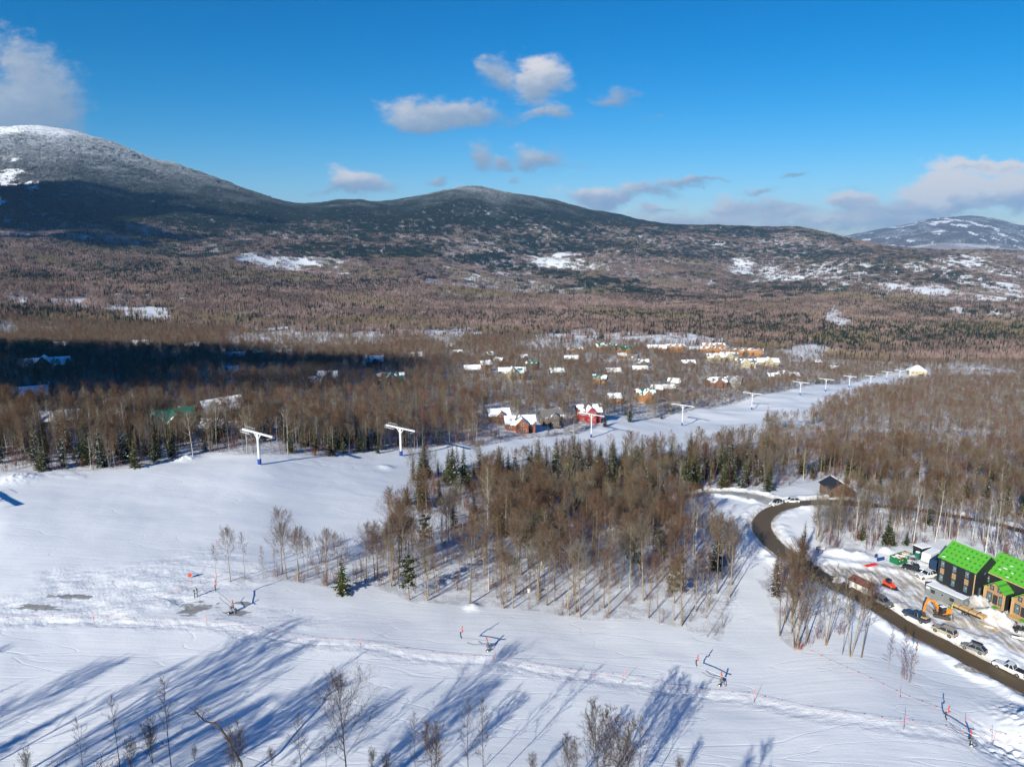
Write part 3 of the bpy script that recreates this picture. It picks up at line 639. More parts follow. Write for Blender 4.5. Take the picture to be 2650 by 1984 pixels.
# near models
NEARB = [bare_tree('maple_a', 1, 17, .34, 28, 7, 5, .42, .95, tr=.17, twr=.026),
         bare_tree('maple_b', 2, 16, .42, 24, 7, 5, .38, .85, tr=.15, twr=.026, bark=BARK),
         bare_tree('maple_c', 3, 18, .42, 28, 6, 5, .32, 1.1, twr=.026, tr=.18, twig=TWIG),
         bare_tree('pole_tree', 4, 14, .45, 18, 5, 4, .22, 1.3, tr=.085, twig=TWIG),
         bare_tree('birch_a', 5, 16, .42, 16, 5, 5, .30, 1.1, tr=.13, bark=BIRCH, twig=TWIG_PALE),
         bare_tree('forked_tree', 6, 15, .34, 13, 6, 5, .28, 1.1, tr=.15, forks=3, lean=.02, twig=TWIG_PALE),
         bare_tree('young_tree', 7, 9, .18, 18, 5, 4, .22, 1.3, tr=.05, twig=REDTWIG),
         bare_tree('maple_d', 8, 15, .40, 26, 7, 5, .44, .8, twr=.026, tr=.16, twig=TWIG_PALE)]
NEARS = [spruce('spruce_a', 11, 14, .20, 26, 9), spruce('spruce_b', 12, 12, .24, 22, 9, rag=.35), spruce('spruce_c', 13, 16, .16, 30, 8, needle=DARKNEEDLE), spruce('spruce_d', 14, 9, .26, 17, 8, rag=.4), pine('pine', 15)]
# lighter models for the woods further out
MIDB = [bare_tree('mid_bare_%d' % k, 20+k, h, c0, 16, 5, 3, sp_, ri, tr=.15, twr=.045, tsub=1, bark=bk, twig=tw) for k, (h, c0, sp_, ri, bk, tw) in enumerate(
        [(15,.34,.44,.8,BARK,TWIG),(14,.36,.48,.75,BARK,TWIG_PALE),(16,.36,.38,1.0,BARK,REDTWIG),(15,.34,.34,1.0,BIRCH,TWIG_PALE),(10,.2,.40,1.0,BARK,REDTWIG)])]
MIDS = [spruce('mid_spruce_%d' % k, 30+k, h, w, 13, 6, sub=3, needle=nd) for k, (h, w, nd) in enumerate([(13,.20,NEEDLE),(15,.17,DARKNEEDLE),(10,.24,NEEDLE)])]
MIDBJ = [join_mesh('mid_bare_tree_%d' % k, [(a, xf()), (b, xf())]) for k, (a, b) in enumerate(MIDB)]
MIDSJ = [join_mesh('mid_spruce_tree_%d' % k, [(a, xf()), (b, xf())]) for k, (a, b) in enumerate(MIDS)]
NEARBJ = [join_mesh('near_bare_tree_%d' % k, [(a, xf()), (b, xf())]) for k, (a, b) in enumerate(NEARB)]
NEARSJ = [join_mesh('near_spruce_tree_%d' % k, [(a, xf()), (b, xf())]) for k, (a, b) in enumerate(NEARS)]
def brush(seed, H, stems, m):
    rg = np.random.default_rng(seed); C = TB()
    for k in range(stems):
        a = rg.uniform(0, 6.28); o = np.array([math.cos(a), math.sin(a), 0])*rg.uniform(0, .9); d = _unit(np.array([math.cos(a)*.22, math.sin(a)*.22, 1]) + rg.normal(size=3)*.1); h = H*rg.uniform(.5, 1.1); p = o - [0,0,.2]; q = o + d*h*.5; r = q + _unit(d + rg.normal(size=3)*.12)*h*.5
        C.tube([p, q, r], [.035, .024, .008], 3, 0)
        for j in range(9):
            f = rg.uniform(.25, .95); s_ = p + (q-p)*f*2 if f < .5 else q + (r-q)*(f-.5)*2; t_ = _unit(d + _perp(d, rg)*.7); e = s_ + t_*h*.22*(1.2-f); C.blade(s_, e, .014, .006, _perp(t_, rg), 0)
            for z_ in range(2): t2 = _unit(t_ + _perp(t_, rg)*.7); o2 = s_ + (e-s_)*rg.uniform(.3,.8); C.blade(o2, o2+t2*h*.09, .010, .005, _perp(t2, rg), 0)
    return C.mesh('brush_%d' % seed, [m])
BRUSH = [brush(1, 5.0, 7, REDTWIG), brush(2, 3.4, 10, REDTWIG), brush(3, 6.5, 5, TWIG)]
def far_tree(seed, conifer):
    rg = np.random.default_rng(seed); C = TB()
    if conifer:
        H = 14.
        for w in range(6):
            s = .04 + .15*w; R_ = H*.17*(1-s)
            for b in range(5):
                az = 2*math.pi*(b + .4*w + rg.uniform(-.2,.2))/5; d = np.array([math.cos(az), math.sin(az), 0]); sd = np.array([-d[1], d[0], 0])
                L = R_*rg.uniform(.7,1.2); C.tri(np.array([0,0,H*(s+.22)]), d*L + sd*L*.55 + [0,0,H*s], d*L - sd*L*.55 + [0,0,H*(s+rg.uniform(-.02,.03))], 0)
        return C.mesh('far_spruce', [DARKNEEDLE])
    H = 15.
    C.tube([np.array([0,0,-1.]), np.array([0,0,H*.9])], [.16, .04], 3, 1)
    for b in range(34):
        s = rg.uniform(.35, .8); az = rg.uniform(0, 6.28); d = np.array([math.cos(az), math.sin(az), rg.uniform(.7, 2.0)]); L = H*.24*rg.uniform(.5, 1.1); d = _unit(d)
        o = np.array([0,0,s*H]) + d*[1,1,0]*rg.uniform(0, 1.6); C.blade(o, o+d*L, .12, .05, _perp(d, rg), 0)
    return C.mesh('far_bare', [FARTWIG, BARK])
def clump(name, seed, spread, n, cfrac):
    rg = np.random.default_rng(seed); F_ = [far_tree(seed*7+i, False) for i in range(3)]; S_ = [far_tree(seed*7+9+i, True) for i in range(2)]; parts = []
    for i in range(n):
        a = rg.uniform(0, 6.28); r = spread*math.sqrt(rg.uniform()); s = rg.uniform(.75, 1.15); me = S_[i % 2] if rg.uniform() < cfrac else F_[i % 3]
        parts.append((me, xf(r*math.cos(a), r*math.sin(a), -.8 if spread > 8 else -.2, rg.uniform(0, 6.28), s)))
    return join_mesh(name, parts)
CL2B = [clump('bare_clump_%d' % k, 40+k, 8, 6, .10) for k in range(4)]; CL2S = [clump('spruce_clump_%d' % k, 50+k, 7, 6, 1) for k in range(3)]
CL3B = [clump('bare_stand_%d' % k, 60+k, 18, 16, .12) for k in range(3)]; CL3S = [clump('spruce_stand_%d' % k, 70+k, 16, 20, 1) for k in range(3)]
# ------------------------------------------------------------------ where trees stand
_hz = None
def visible(u, t, tall):
    """False where nearer ground hides even the tree tops"""
    global _hz
    if _hz is None: _hz = np.minimum.accumulate(_TAB, axis=1)
    a = np.clip(((np.asarray(u)-_TU[0])/(_TU[1]-_TU[0])).astype(int), 0, 300); b = np.clip(((np.log(t)-_TL[0])/(_TL[1]-_TL[0])).astype(int), 0, 699)
    return vlook(u, t) - tall/np.asarray(t) < _hz[a, b] + .002
HOUSE_SPOTS = []      # x, y, radius kept free of trees (filled by the village plan)
def free_of(x, y, spots):
    ok = np.ones(np.shape(x), bool)
    for (cx, cy, r) in spots: ok &= (x-cx)**2 + (y-cy)**2 > r*r
    return ok
def scatter(n, t0, t1, umax, seed):
    rg = np.random.default_rng(seed); u = rg.uniform(-umax, umax, n); t = np.sqrt(rg.uniform(t0*t0, t1*t1, n)); v = vlook(u, t); x, y, z = world_uvt(u, t, v)
    return rg, u, t, v, x, y, z, u*F + W0/2, v*F + H0/2
# ------------------------------------------------------------------ village plan: photo spot of the front of each house, width x depth x wall height (m), heading, style
# roof: 'g' green metal, 'b' brown, 'k' dark grey, 's' fully snow covered ; walls colour key
HOUSES = [
 # px, py, w, d, h, yaw(deg), roof, wall, snow share, dormer, label
 (1522,1087,17,12,6.0, 12,'b','red',.75,'gable','barn red house with three arched windows in its front gable beside the piste'),
 (1425,1098,15,11,6.0, 18,'k','brown',.45,'gable','brown shingled house with grey roof left of the red house'),
 (1345,1112,19,12,4.5, 10,'k','rust',.72,'gable','long snow roofed lodge with rust coloured walls behind bare trees'),
 (1290,1090,14,10,4.5, 14,'s','rust',.95,None,'low house under thick snow at the left end of the lodge row'),
 (1668,1040,17,12,6.5, 15,'g','orange',.5,'gable','large orange log house with green roof and tall front gable'),
 (1588,1040,11,9,4.5, 12,'s','orange',.9,None,'small orange cabin with snowy roof left of the large orange log house'),
 (1552,994,14,11,5, -20,'g','orange',.65,'gable','orange house with half snowy green hip roof behind the red house'),
 (1587,968,16,10,4, 10,'s','brown',.97,None,'pair of flat snowy roofs above the half snowy green roofed house'),
 (1655,962,18,10,4, 8,'s','brown',.97,None,'long snow covered roof behind the large orange log house'),
 (1325,980,26,13,5.5, 5,'g','cream',.8,None,'wide yellow house with snow over its green roof and two spruces before it'),
 (1255,960,12,10,6, 35,'s','rust',.9,None,'rust walled house with a pointed snowy roof'),
 (1268,930,10,9,5, 40,'k','brown',.7,None,'narrow snow dusted house uphill of the rust walled house'),
 (1292,942,10,9,4.5, -35,'s','brown',.9,None,'grey cabin with steep snowy roof between birches'),
 (1222,968,16,10,4, 10,'s','brown',1,None,'wide low snow covered roof beside the village lane'),
 (1378,958,13,10,5.5, -25,'g','brown',.35,None,'dark house with steep green roof and one snow patch'),
 (1355,935,10,8,4.5, 20,'s','brown',.9,None,'small snowy roof behind the steep green roof'),
 (1440,975,14,10,4.5, 15,'g','brown',.8,None,'house with teal roof corner showing through snow'),
 (1478,935,18,10,4, 5,'s','brown',1,None,'broad snow mound roof in the middle of the village'),
 (1488,910,24,12,4.5, 5,'g','orange',.7,'row','row of orange gabled cabins with snow rimmed green roofs at the back left'),
 (1555,908,18,13,7, 20,'g','orange',.6,'gable','tall orange lodge with crossed snowy gables'),
 (1585,906,13,10,6, -20,'g','orange',.5,None,'orange lodge wing with green roof right of the crossed gables'),
 (1618,918,20,12,6, 30,'g','orange',.25,'gable','orange house with bare green roof behind the snow covered cabins'),
 (1608,930,12,9,4, 20,'s','orange',.9,None,'low orange cabin with snowy gable in front of the bare green roof'),
 (1638,938,13,10,6, -20,'k','grey',.15,None,'grey house with a solar panel roof'),
 (1662,945,16,11,4, 8,'k','brown',.6,None,'low house with half snowy grey roof beside the solar panel roof'),
 (1700,908,30,13,5, 0,'s','orange',1,'tower','flat snow roofed hall with orange stair towers'),
 (1748,908,30,12,7.5, 4,'k','orange',.75,'row','orange gabled townhouse row, leftmost of the back row'),
 (1795,912,14,10,4, 4,'k','brown',.9,None,'low snowy annex between the townhouse rows'),
 (1845,906,38,12,7.5, 6,'k','orange',.75,'row','orange gabled townhouse row behind a second one in the middle of the back row'),
 (1835,914,34,12,6.5, 6,'k','orange',.7,'row','orange gabled townhouse row standing in front of the middle one'),
 (1895,916,34,12,7, -6,'k','orange',.55,'row','orange gabled townhouse row with grey roofs right of the middle'),
 (1946,918,34,12,7.5, -8,'k','orange',.6,'row','rightmost orange gabled townhouse row of the back row'),
 (1850,935,26,14,6, 12,'k','cream',.7,'gable','pale yellow apartment house with snowy hip roofs'),
 (1885,932,26,14,6, 6,'k','cream',.65,'gable','pale yellow apartment house joined behind the first one'),
 (1925,948,32,14,5, 10,'k','cream',.6,'gable','pale yellow building with wide grey snowy roof'),
 (1985,945,32,14,5, 8,'s','cream',.9,'gable','snow covered pale building at the right end of the apartments'),
 (1780,945,18,10,4, 12,'s','brown',.9,None,'snowy roofed house among birches below the apartments'),
 (1745,1002,13,10,5, -15,'s','brown',.9,None,'snow roofed brown house left of the double gabled house'),
 (1852,998,22,13,5.5, 14,'k','rust',.75,'gable','brown double gabled house with snow patches above the piste'),
 (1900,995,18,12,6, -22,'k','grey',.45,'gable','grey house with steep bare roof beside the double gabled house'),
 (2000,980,15,10,4, 18,'s','brown',.85,'gable','small brown house with snowy gable above the fourth lift tower'),
 (2025,975,13,10,5, -10,'k','brown',.5,None,'dark roofed house behind the snowy gable'),
 (2048,976,18,10,3.5, 6,'s','rust',1,None,'long low snow roof right of the dark roofed house'),
 (1700,1015,12,10,5, -10,'s','brown',.95,None,'snow covered roof beside the orange log house'),
 (1730,1012,11,9,4, 12,'s','rust',.9,None,'little house with snowy roof right of the orange log house'),
 # left wood
 (450,1122,17,12,5.5, 25,'g','brown',.15,'gable','dark house with green metal roof and snowy eaves among the front birches'),
 (575,1085,19,14,5, 35,'s','brown',.9,None,'large snow covered roof behind the green metal roof house'),
 (555,1120,9,8,3, -12,'s','brown',.95,None,'small snowy shed roof below the large snow covered roof'),
 (120,965,30,13,6, 8,'s','brown',.92,'gable','big shaded house with snowy winged roof at the left of the wood'),
 (60,915,12,9,6, 0,'n','grey',.0,None,'house with bright green sheathed roof, the wider of two at the left edge'),
 (102,918,10,9,6, 0,'n','grey',.0,None,'narrower bright green sheathed roof beside the wider one'),
 (85,1045,14,10,4.5, 10,'s','brown',.95,None,'snow covered roof in front of the big shaded house'),
 (158,1100,14,9,3, 5,'s','brown',1,None,'low snowy roof behind two spruces near the left piste edge'),
 (158,905,14,10,4.5, 5,'s','brown',.9,None,'snowy roof in the sun above the shaded wood'),
 (365,903,15,10,5, 8,'s','brown',.95,None,'long sunlit snowy roof above the shaded wood'),
 (500,905,15,10,4.5, -10,'s','brown',.95,None,'pair of pale roofs right of the long sunlit snowy roof'),
 (668,935,16,11,6, -18,'g','orange',.35,'gable','orange chalet with green roof at the edge of the shade'),
 (610,938,16,10,5, 5,'s','brown',.9,None,'dark house with snowy gables left of the orange chalet'),
 (735,928,15,10,4, 8,'s','brown',.95,None,'blue shaded snowy roof right of the orange chalet'),
 (612,972,12,9,4, 30,'s','brown',.95,None,'tilted snowy roof standing in full shade'),
 (850,995,13,11,5, 0,'s','brown',1,None,'house with square flat looking snowy roof and dark red walls'),
 (812,1000,12,9,3.5, 0,'s','brown',1,None,'lower snowy annex joined left of the square snowy roof'),
 (1012,1000,19,12,6, 2,'g','dark',.5,'gable','dark house with a star window and torn snow over its green roof'),
 (970,955,15,12,6, 10,'s','dark',.85,'gable','shaded house with crossing snowy gables'),
 (1075,932,13,10,4, 6,'s','brown',.8,None,'grey shaded roof at the right end of the dark wood'),
 (740,912,14,9,4, 6,'s','brown',1,None,'sunlit snow heap roof behind the chalets'),
 (890,910,14,9,4, 6,'g','brown',.1,None,'plain green roof in the sun behind the shaded houses'),
 (2115,940,10,8,3, 10,'s','brown',.9,None,'snowy hut roof in the wood left of the lodge'),
 (2157,955,10,8,3, 0,'s','brown',.95,None,'snowy hut roof nearer the lift line'),
 (1185,925,11,9,5, 20,'s','brown',.9,None,'snow dusted roof left of the grey cabins'),
 (1165,905,10,8,4, 10,'s','brown',.9,None,'tiny far snowy roof above the village'),
]
for h in HOUSES:
    q = base_point(h[0], h[1]); rad = max(h[2], h[3])*.62 + 2.0; HOUSE_SPOTS.append((q[0], q[1], rad)); r_ = math.hypot(q[0], q[1]); ux, uy = q[0]/r_, q[1]/r_
    for k_, f_ in (((.8, .85), (1.3, .6)) if h[0] > 1150 else ((.65, .5),)): HOUSE_SPOTS.append((q[0]-ux*h[2]*k_, q[1]-uy*h[2]*k_, rad*f_))
# ------------------------------------------------------------------ woods
def gn_forest(name, label, X, Y, Z, scl, rot, tilt, var, meshes):
    """one stuff object: trees of the given models standing on the given points"""
    me = bpy.data.meshes.new(name); n = len(X); me.vertices.add(n); me.vertices.foreach_set('co', np.stack([X, Y, Z], -1).astype(np.float32).ravel())
    for nm, arr in (('scl', scl), ('rot', rot), ('tilt', tilt), ('model', var)): fattr(me, nm, arr)
    o = link(name, me); tag(o, label, None, None, 'stuff')
    ng = bpy.data.node_groups.new(name, 'GeometryNodeTree'); ng.interface.new_socket('Geometry', in_out='INPUT', socket_type='NodeSocketGeometry'); ng.interface.new_socket('Geometry', in_out='OUTPUT', socket_type='NodeSocketGeometry')
    N, L = ng.nodes, ng.links; gi, go = N.new('NodeGroupInput'), N.new('NodeGroupOutput'); jn = N.new('GeometryNodeJoinGeometry')
    def att(nm):
        a = N.new('GeometryNodeInputNamedAttribute'); a.data_type = 'FLOAT'; a.inputs['Name'].default_value = nm; return a.outputs['Attribute']
    sc_, ro_, ti_, mo_ = att('scl'), att('rot'), att('tilt'), att('model')
    cx = N.new('ShaderNodeCombineXYZ'); L.new(ti_, cx.inputs[0]); L.new(ro_, cx.inputs[2])
    for k, m in enumerate(meshes):
        to = bpy.data.objects.new('model_' + m.name, m)
        oi = N.new('GeometryNodeObjectInfo'); oi.inputs['Object'].default_value = to; oi.inputs['As Instance'].default_value = True
        cp = N.new('FunctionNodeCompare'); cp.data_type = 'FLOAT'; cp.operation = 'EQUAL'; L.new(mo_, cp.inputs[0]); cp.inputs[1].default_value = float(k); cp.inputs['Epsilon'].default_value = .1
        ip = N.new('GeometryNodeInstanceOnPoints'); L.new(gi.outputs[0], ip.inputs['Points']); L.new(cp.outputs[0], ip.inputs['Selection']); L.new(oi.outputs['Geometry'], ip.inputs['Instance'])
        L.new(cx.outputs[0], ip.inputs['Rotation']); L.new(sc_, ip.inputs['Scale']); L.new(ip.outputs[0], jn.inputs[0])
    L.new(jn.outputs[0], go.inputs[0]); md = o.modifiers.new('trees', 'NODES'); md.node_group = ng
    return o
NEAR_T = 330.
def near_trees():
    """every tree within about 330 m: (x, y, t, px, py, zone, kind) ; kinds index NEARB, or 100+index NEARS"""
    out = []
    def add(x, y, zone, kind, s): out.append((x, y, zone, kind, s))
    rg, u, t, v, x, y, z, px, py = scatter(9000, 100, NEAR_T, .88, 101)
    o = inpoly(px, py, OPEN); bend = inpoly(px, py, BEND_WOOD); redge = inpoly(px, py, ROAD_EDGE_WOOD); scr = inpoly(px, py, ROADSIDE_SCRUB)
    droad = dist_path(x, y, ROAD); ddr = dist_path(x, y, DRIVE); dl = dist_path(x, y, LOT)
    ok = (~o | bend | redge | scr) & (droad > 5.5) & (ddr > 7) & (dl > 5) & free_of(x, y, HOUSE_SPOTS) & (py < 1760)
    q = base_point(2165, 1262); ok &= (x-q[0])**2 + (y-q[1])**2 > 64
    cl = clear(x, y); ok &= rg.uniform(size=len(x)) > cl
    dens = 1.0*np.ones(len(x)); mid = (~o) & (py > 1170) & (px < 1990)
    front = mid & (py > 1400)
    dens[front] = .27; dens[mid & ~front] = .72; dens[mid & (px > 1110) & (px < 1245) & (py > 1248) & (py < 1330)] *= .15
    thin = fbm(x/16, y/16, 2, 33); dens *= np.clip(1 + 1.0*thin, .35, 1.5)
    dens[bend] *= 1.5; dens[(px > 1990) & ~o] *= np.clip(1 + 1.6*thin, .1, 1.3)[(px > 1990) & ~o]; dens[mid & (px < 1240) & (py > 1258) & (py < 1400)] *= .5; dens[redge] = .42; dens[scr] = .22
    dens[(px < 560) & ~o] *= .9
    left = mid & (px < 1000) & (py > 1300); dens[left] = .28
    ok &= rg.uniform(size=len(x)) < dens
    for i in np.where(ok)[0]:
        r = rg.uniform(); X_, Y_ = px[i], py[i]
        if front[i] or left[i]:
            zone = 'wood'; kind = rg.choice([0,1,2,7,3,5,4], p=[.2,.2,.14,.12,.2,.07,.07]) if r > .05 else 104; s = rg.uniform(.8, 1.08)
            if left[i]: kind = rg.choice([3,1,0,6]); s = rg.uniform(.55, .85)
        elif mid[i]:
            zone = 'middle'; c = .52 if (Y_ < 1265 and X_ > 1130) else (.34 if Y_ < 1320 else .07)
            kind = 100 + rg.integers(0, 4) if r < c else rg.choice([3,6,7,1,5,0,4], p=[.26,.22,.12,.14,.12,.07,.07]); s = rg.uniform(.62, .98) if kind < 100 else rg.choice([rg.uniform(.4, .75), rg.uniform(.75, 1.2)])
        elif bend[i]: zone = 'bend'; kind = 100 + rg.choice([1,3]) if r < .05 else rg.choice([3,4,6,1,5,7], p=[.25,.2,.25,.12,.08,.10]); s = rg.uniform(.6, .95)
        elif redge[i]: zone = 'edge'; kind = 102 if r < .12 else rg.choice([5,4,0,1,7]); s = rg.uniform(.75, 1.0)
        elif scr[i]: zone = 'edge'; kind = rg.choice([5,4,1,6]); s = rg.uniform(.6, 1.0)
        elif X_ < 1100: zone = 'left'; c = .20; kind = 100 + rg.integers(0, 4) if r < c else rg.choice([4,5,0,1,7,3,6,2], p=[.2,.1,.12,.12,.12,.16,.13,.05]); s = rg.uniform(.65, 1.0)
        else: zone = 'right'; c = .12; kind = 100 + rg.integers(0, 4) if r < c else rg.choice([6,3,7,5,1,0,4], p=[.3,.2,.14,.1,.12,.07,.07]); s = rg.uniform(.55, .9)
        add(x[i], y[i], zone, int(kind), s)
    return out
# trees that stand out in the photo: place of the foot, kind, scale, label
LANDMARK = [
 (724,1370,0,.0,None),
]
SOLO = [ # px, py, kind, height m, zone label
 (731,1486,0,15.5,'bare tree with full round crown at the left tip of the middle wood'),
 (634,1501,3,11.5,'slim bare tree with few branches standing left of the round crowned tree'),
 (561,1507,3,9.0,'thin sparse tree leftmost of the middle wood, beside the snow gun'),
 (774,1484,1,10.5,'medium bare tree just right of the round crowned tree'),
 (797,1496,7,10.0,'second medium bare tree right of the round crowned tree'),
 (683,1497,6,8.0,'pale young birch between the slim tree and the round crowned tree'),
 (713,1489,3,6.5,'broken topped sapling close to the round crowned tree'),
 (886,1539,103,9.5,'spruce with a forked trunk and green sign at the front left of the middle wood'),
 (878,1519,1,12.5,'bare tree behind the forked spruce with the green sign'),
 (1060,1552,104,11.0,'ragged pine with needle clumps and a bare leaning trunk'),
 (948,1495,2,14,'tall bare tree at the left end of the front row'),
 (1217,1561,0,19,'thick golden trunked tree in a wind scoop, front row of the middle wood'),
 (1333,1538,0,17,'golden trunked tree behind the front row, right of the wind scoop tree'),
 (1415,1563,1,18,'pale trunked tree of the front row with a wide grey crown'),
 (1368,1575,3,13,'slim tree carrying a white nest box near its foot'),
 (1501,1594,7,17,'grey trunked tree leading the front row in the middle'),
 (1436,1552,2,15,'straight tree beside the wide grey crown'),
 (1664,1556,7,20,'tall pale tree with broad see-through crown on the right of the front row'),
 (1678,1601,1,15,'pale forked tree at the foot of the tall see-through tree'),
 (1764,1622,0,17,'golden trunked tree with dark brown crown at the right end of the front row'),
 (1800,1585,2,14,'dark trunked tree just behind the golden tree at the right end'),
 (1887,1549,1,16,'lone tree with open crown at the right corner of the middle wood'),
 (1868,1500,7,15,'grey tree behind the lone corner tree'),
 (1852,1480,102,16,'tall narrow spruce rising over the right end of the middle wood'),
 (1263,1385,4,21,'white dead looking birch with twisted bare limbs in the middle wood'),
 (1487,1380,7,16,'grey bare tree with rounded crown in the middle of the wood'),
 (1166,1256,100,17,'tall dark spruce, leftmost of a group of three'),(1184,1262,102,19,'tallest dark spruce of a group of three'),(1200,1250,100,15,'shorter spruce at the right of a group of three'),
 (1160,1250,101,12,'broad low spruce leaning into a group of three tall ones'),(1055,1305,103,8,'small dark spruce at the left corner of the upper wood'),(1090,1315,103,9,'small spruce second from the left corner of the upper wood'),
 (1138,1305,101,9,'bushy spruce below the group of three'),
 (1370,1225,101,14,'wide dark spruce in the upper wood'),(1385,1228,100,13,'dark spruce touching the wide one in the upper wood'),
 (1630,1262,101,15,'large spruce at the centre of the upper wood edge'),(1650,1275,102,15,'narrow tall spruce beside the large one at the wood edge'),(1640,1240,100,16,'tall spruce behind the large one at the wood edge'),
 (1520,1270,102,16,'dark narrow spruce with bare lower trunk'),(1535,1275,100,12,'spruce pressed against the dark narrow one'),
 (1704,1280,7,14,'grey spreading tree in front of the upper wood spruces'),(1757,1290,4,13,'pale bare tree by the parking lane, left of the bend'),
 (1870,1262,101,11,'spruce at the parking lane with snow on its boughs'),(1990,1272,101,11,'snow speckled spruce where the lane meets the wood'),
 (165,1212,102,15,'tall narrow spruce at the left edge of the piste'),(225,1203,101,16,'broad dark spruce at the left edge of the piste'),(350,1212,103,11,'spruce at the piste edge beside a clump of thin stems'),(0,1200,102,15,'spruce cut by the left edge of the picture'),
 (978,1170,103,6,'small lone spruce on the piste edge between the first two lift towers'),
 (500,1185,4,17,'tall birch with white trunk left of the first lift tower'),(330,1165,4,19,'white forked birch above the spruces'),(560,1160,4,19,'white birch with wide bare crown near the first lift tower'),(640,1170,4,18,'white birch with tangled crown just behind the first lift tower'),(745,1175,4,18,'silver birch between the lift towers'),(1095,1158,4,12,'leaning birch right of the second lift tower'),
 (1630,1092,100,15,'wide tall spruce beside the piste below the orange log house'),(1565,1103,101,9,'short spruce below the red house'),(1712,1082,103,6,'round little spruce on the piste edge'),(1325,985,102,16,'dark spruce in front of the yellow house'),(1358,985,102,17,'second dark spruce in front of the yellow house'),
 (1985,1090,102,12,'narrow spruce at the corner of the wood by the upper piste'),
 (2075,1440,102,11,'ragged narrow spruce standing alone inside the road bend'),(2010,1545,102,13,'dark spruce hidden among bare stems left of the road'),
 (2230,1400,103,6,'small round spruce with olive needles inside the bend wood'),(2290,1412,103,6.5,'olive spruce at the front of the bend wood'),(2310,1415,103,5,'low olive spruce beside the larger one, left of the dumpster'),(2345,1412,103,5,'small olive spruce behind the dumpster'),
 (2123,1403,5,16,'old forked tree with massive pale limbs inside the bend'),(2362,1412,4,18,'leaning birch with tall pale trunk behind the dumpster'),(2420,1400,4,19,'tall pale birch behind the white trailer'),(2550,1430,4,18,'tall pale birch behind the green roofs'),(2575,1440,4,19,'right one of two birches behind the green roofs'),
 (2225,1260,103,7,'spruce at the right of the barn'),(2190,1250,103,6,'small spruce behind the barn roof'),(2370,1235,101,11,'dark green spruce in the middle of the right wood'),
 (2018,1645,1,16,'leftmost tall tree of the roadside row'),(2056,1676,5,17,'multi stemmed grey tree with wide crown in the roadside row'),(2065,1678,0,16,'pale trunk in the centre of the roadside row'),(2085,1668,7,15,'thin crowned tree in the roadside row'),
 (2138,1667,5,17,'forked pale tree right of the roadside row'),(2201,1698,5,17,'tree with leaning double trunk before the road'),(2229,1698,1,16,'rightmost tall tree before the road'),(2180,1690,3,13,'thin straight tree between the two forked ones'),
 (2335,1745,6,9,'reddish sapling on the snow bank, left of two'),(2358,1765,6,9,'reddish sapling on the snow bank, right of two'),(2300,1735,6,8,'low red twigged sapling below the dark blue pickup'),
 (1830,1650,3,11,'broken pole trunk at the right front corner of the wood'),(885,1100,101,9,'x'),
]
KINDNAME = {'b': ('bare_tree', 'bare tree'), 's': ('spruce_tree', 'spruce')}
ZONE = {'wood': 'in front of the middle wood', 'middle': 'in the upper middle wood', 'bend': 'in the wood inside the road bend', 'edge': 'between lower piste and road',
        'left': 'in the wood behind the first lift towers', 'right': 'in the wood right of the upper piste'}
LOOK = {0: 'tall brown bare tree', 1: 'brown bare tree with open crown', 2: 'tall narrow bare tree', 3: 'slender pole like bare tree', 4: 'birch with pale trunk and bare crown', 5: 'bare tree with three forked trunks', 6: 'reddish young bare tree', 7: 'grey bare tree with spreading crown',
        100: 'dark green spruce', 101: 'broad ragged spruce', 102: 'tall narrow spruce', 103: 'short bushy spruce', 104: 'ragged pine with clumped needles'}
HNEAR = {0:17,1:16,2:18,3:14,4:16,5:15,6:9,7:15,100:14,101:12,102:16,103:9,104:11}
def place_tree(x, y, kind, s, label, group, rz=None, tilt=0.0, parts=True):
    pair = NEARB[kind] if kind < 100 else NEARS[kind-100]; nm = 'bare_tree' if kind < 100 else ('pine_tree' if kind == 104 else 'spruce_tree')
    g = G(x, y); rz = random.uniform(0, 6.28) if rz is None else rz
    e = bpy.data.objects.new(nm, pair[0]); COL.objects.link(e) if False else None
    e = empty(nm, g, rz, label, 'tree', group); e.rotation_euler = (tilt, random.uniform(-.03, .03), rz); e.scale = (s*random.uniform(.9, 1.1), s*random.uniform(.9, 1.1), s)
    link('trunk', pair[0], e); link('crown', pair[1], e)
    return e
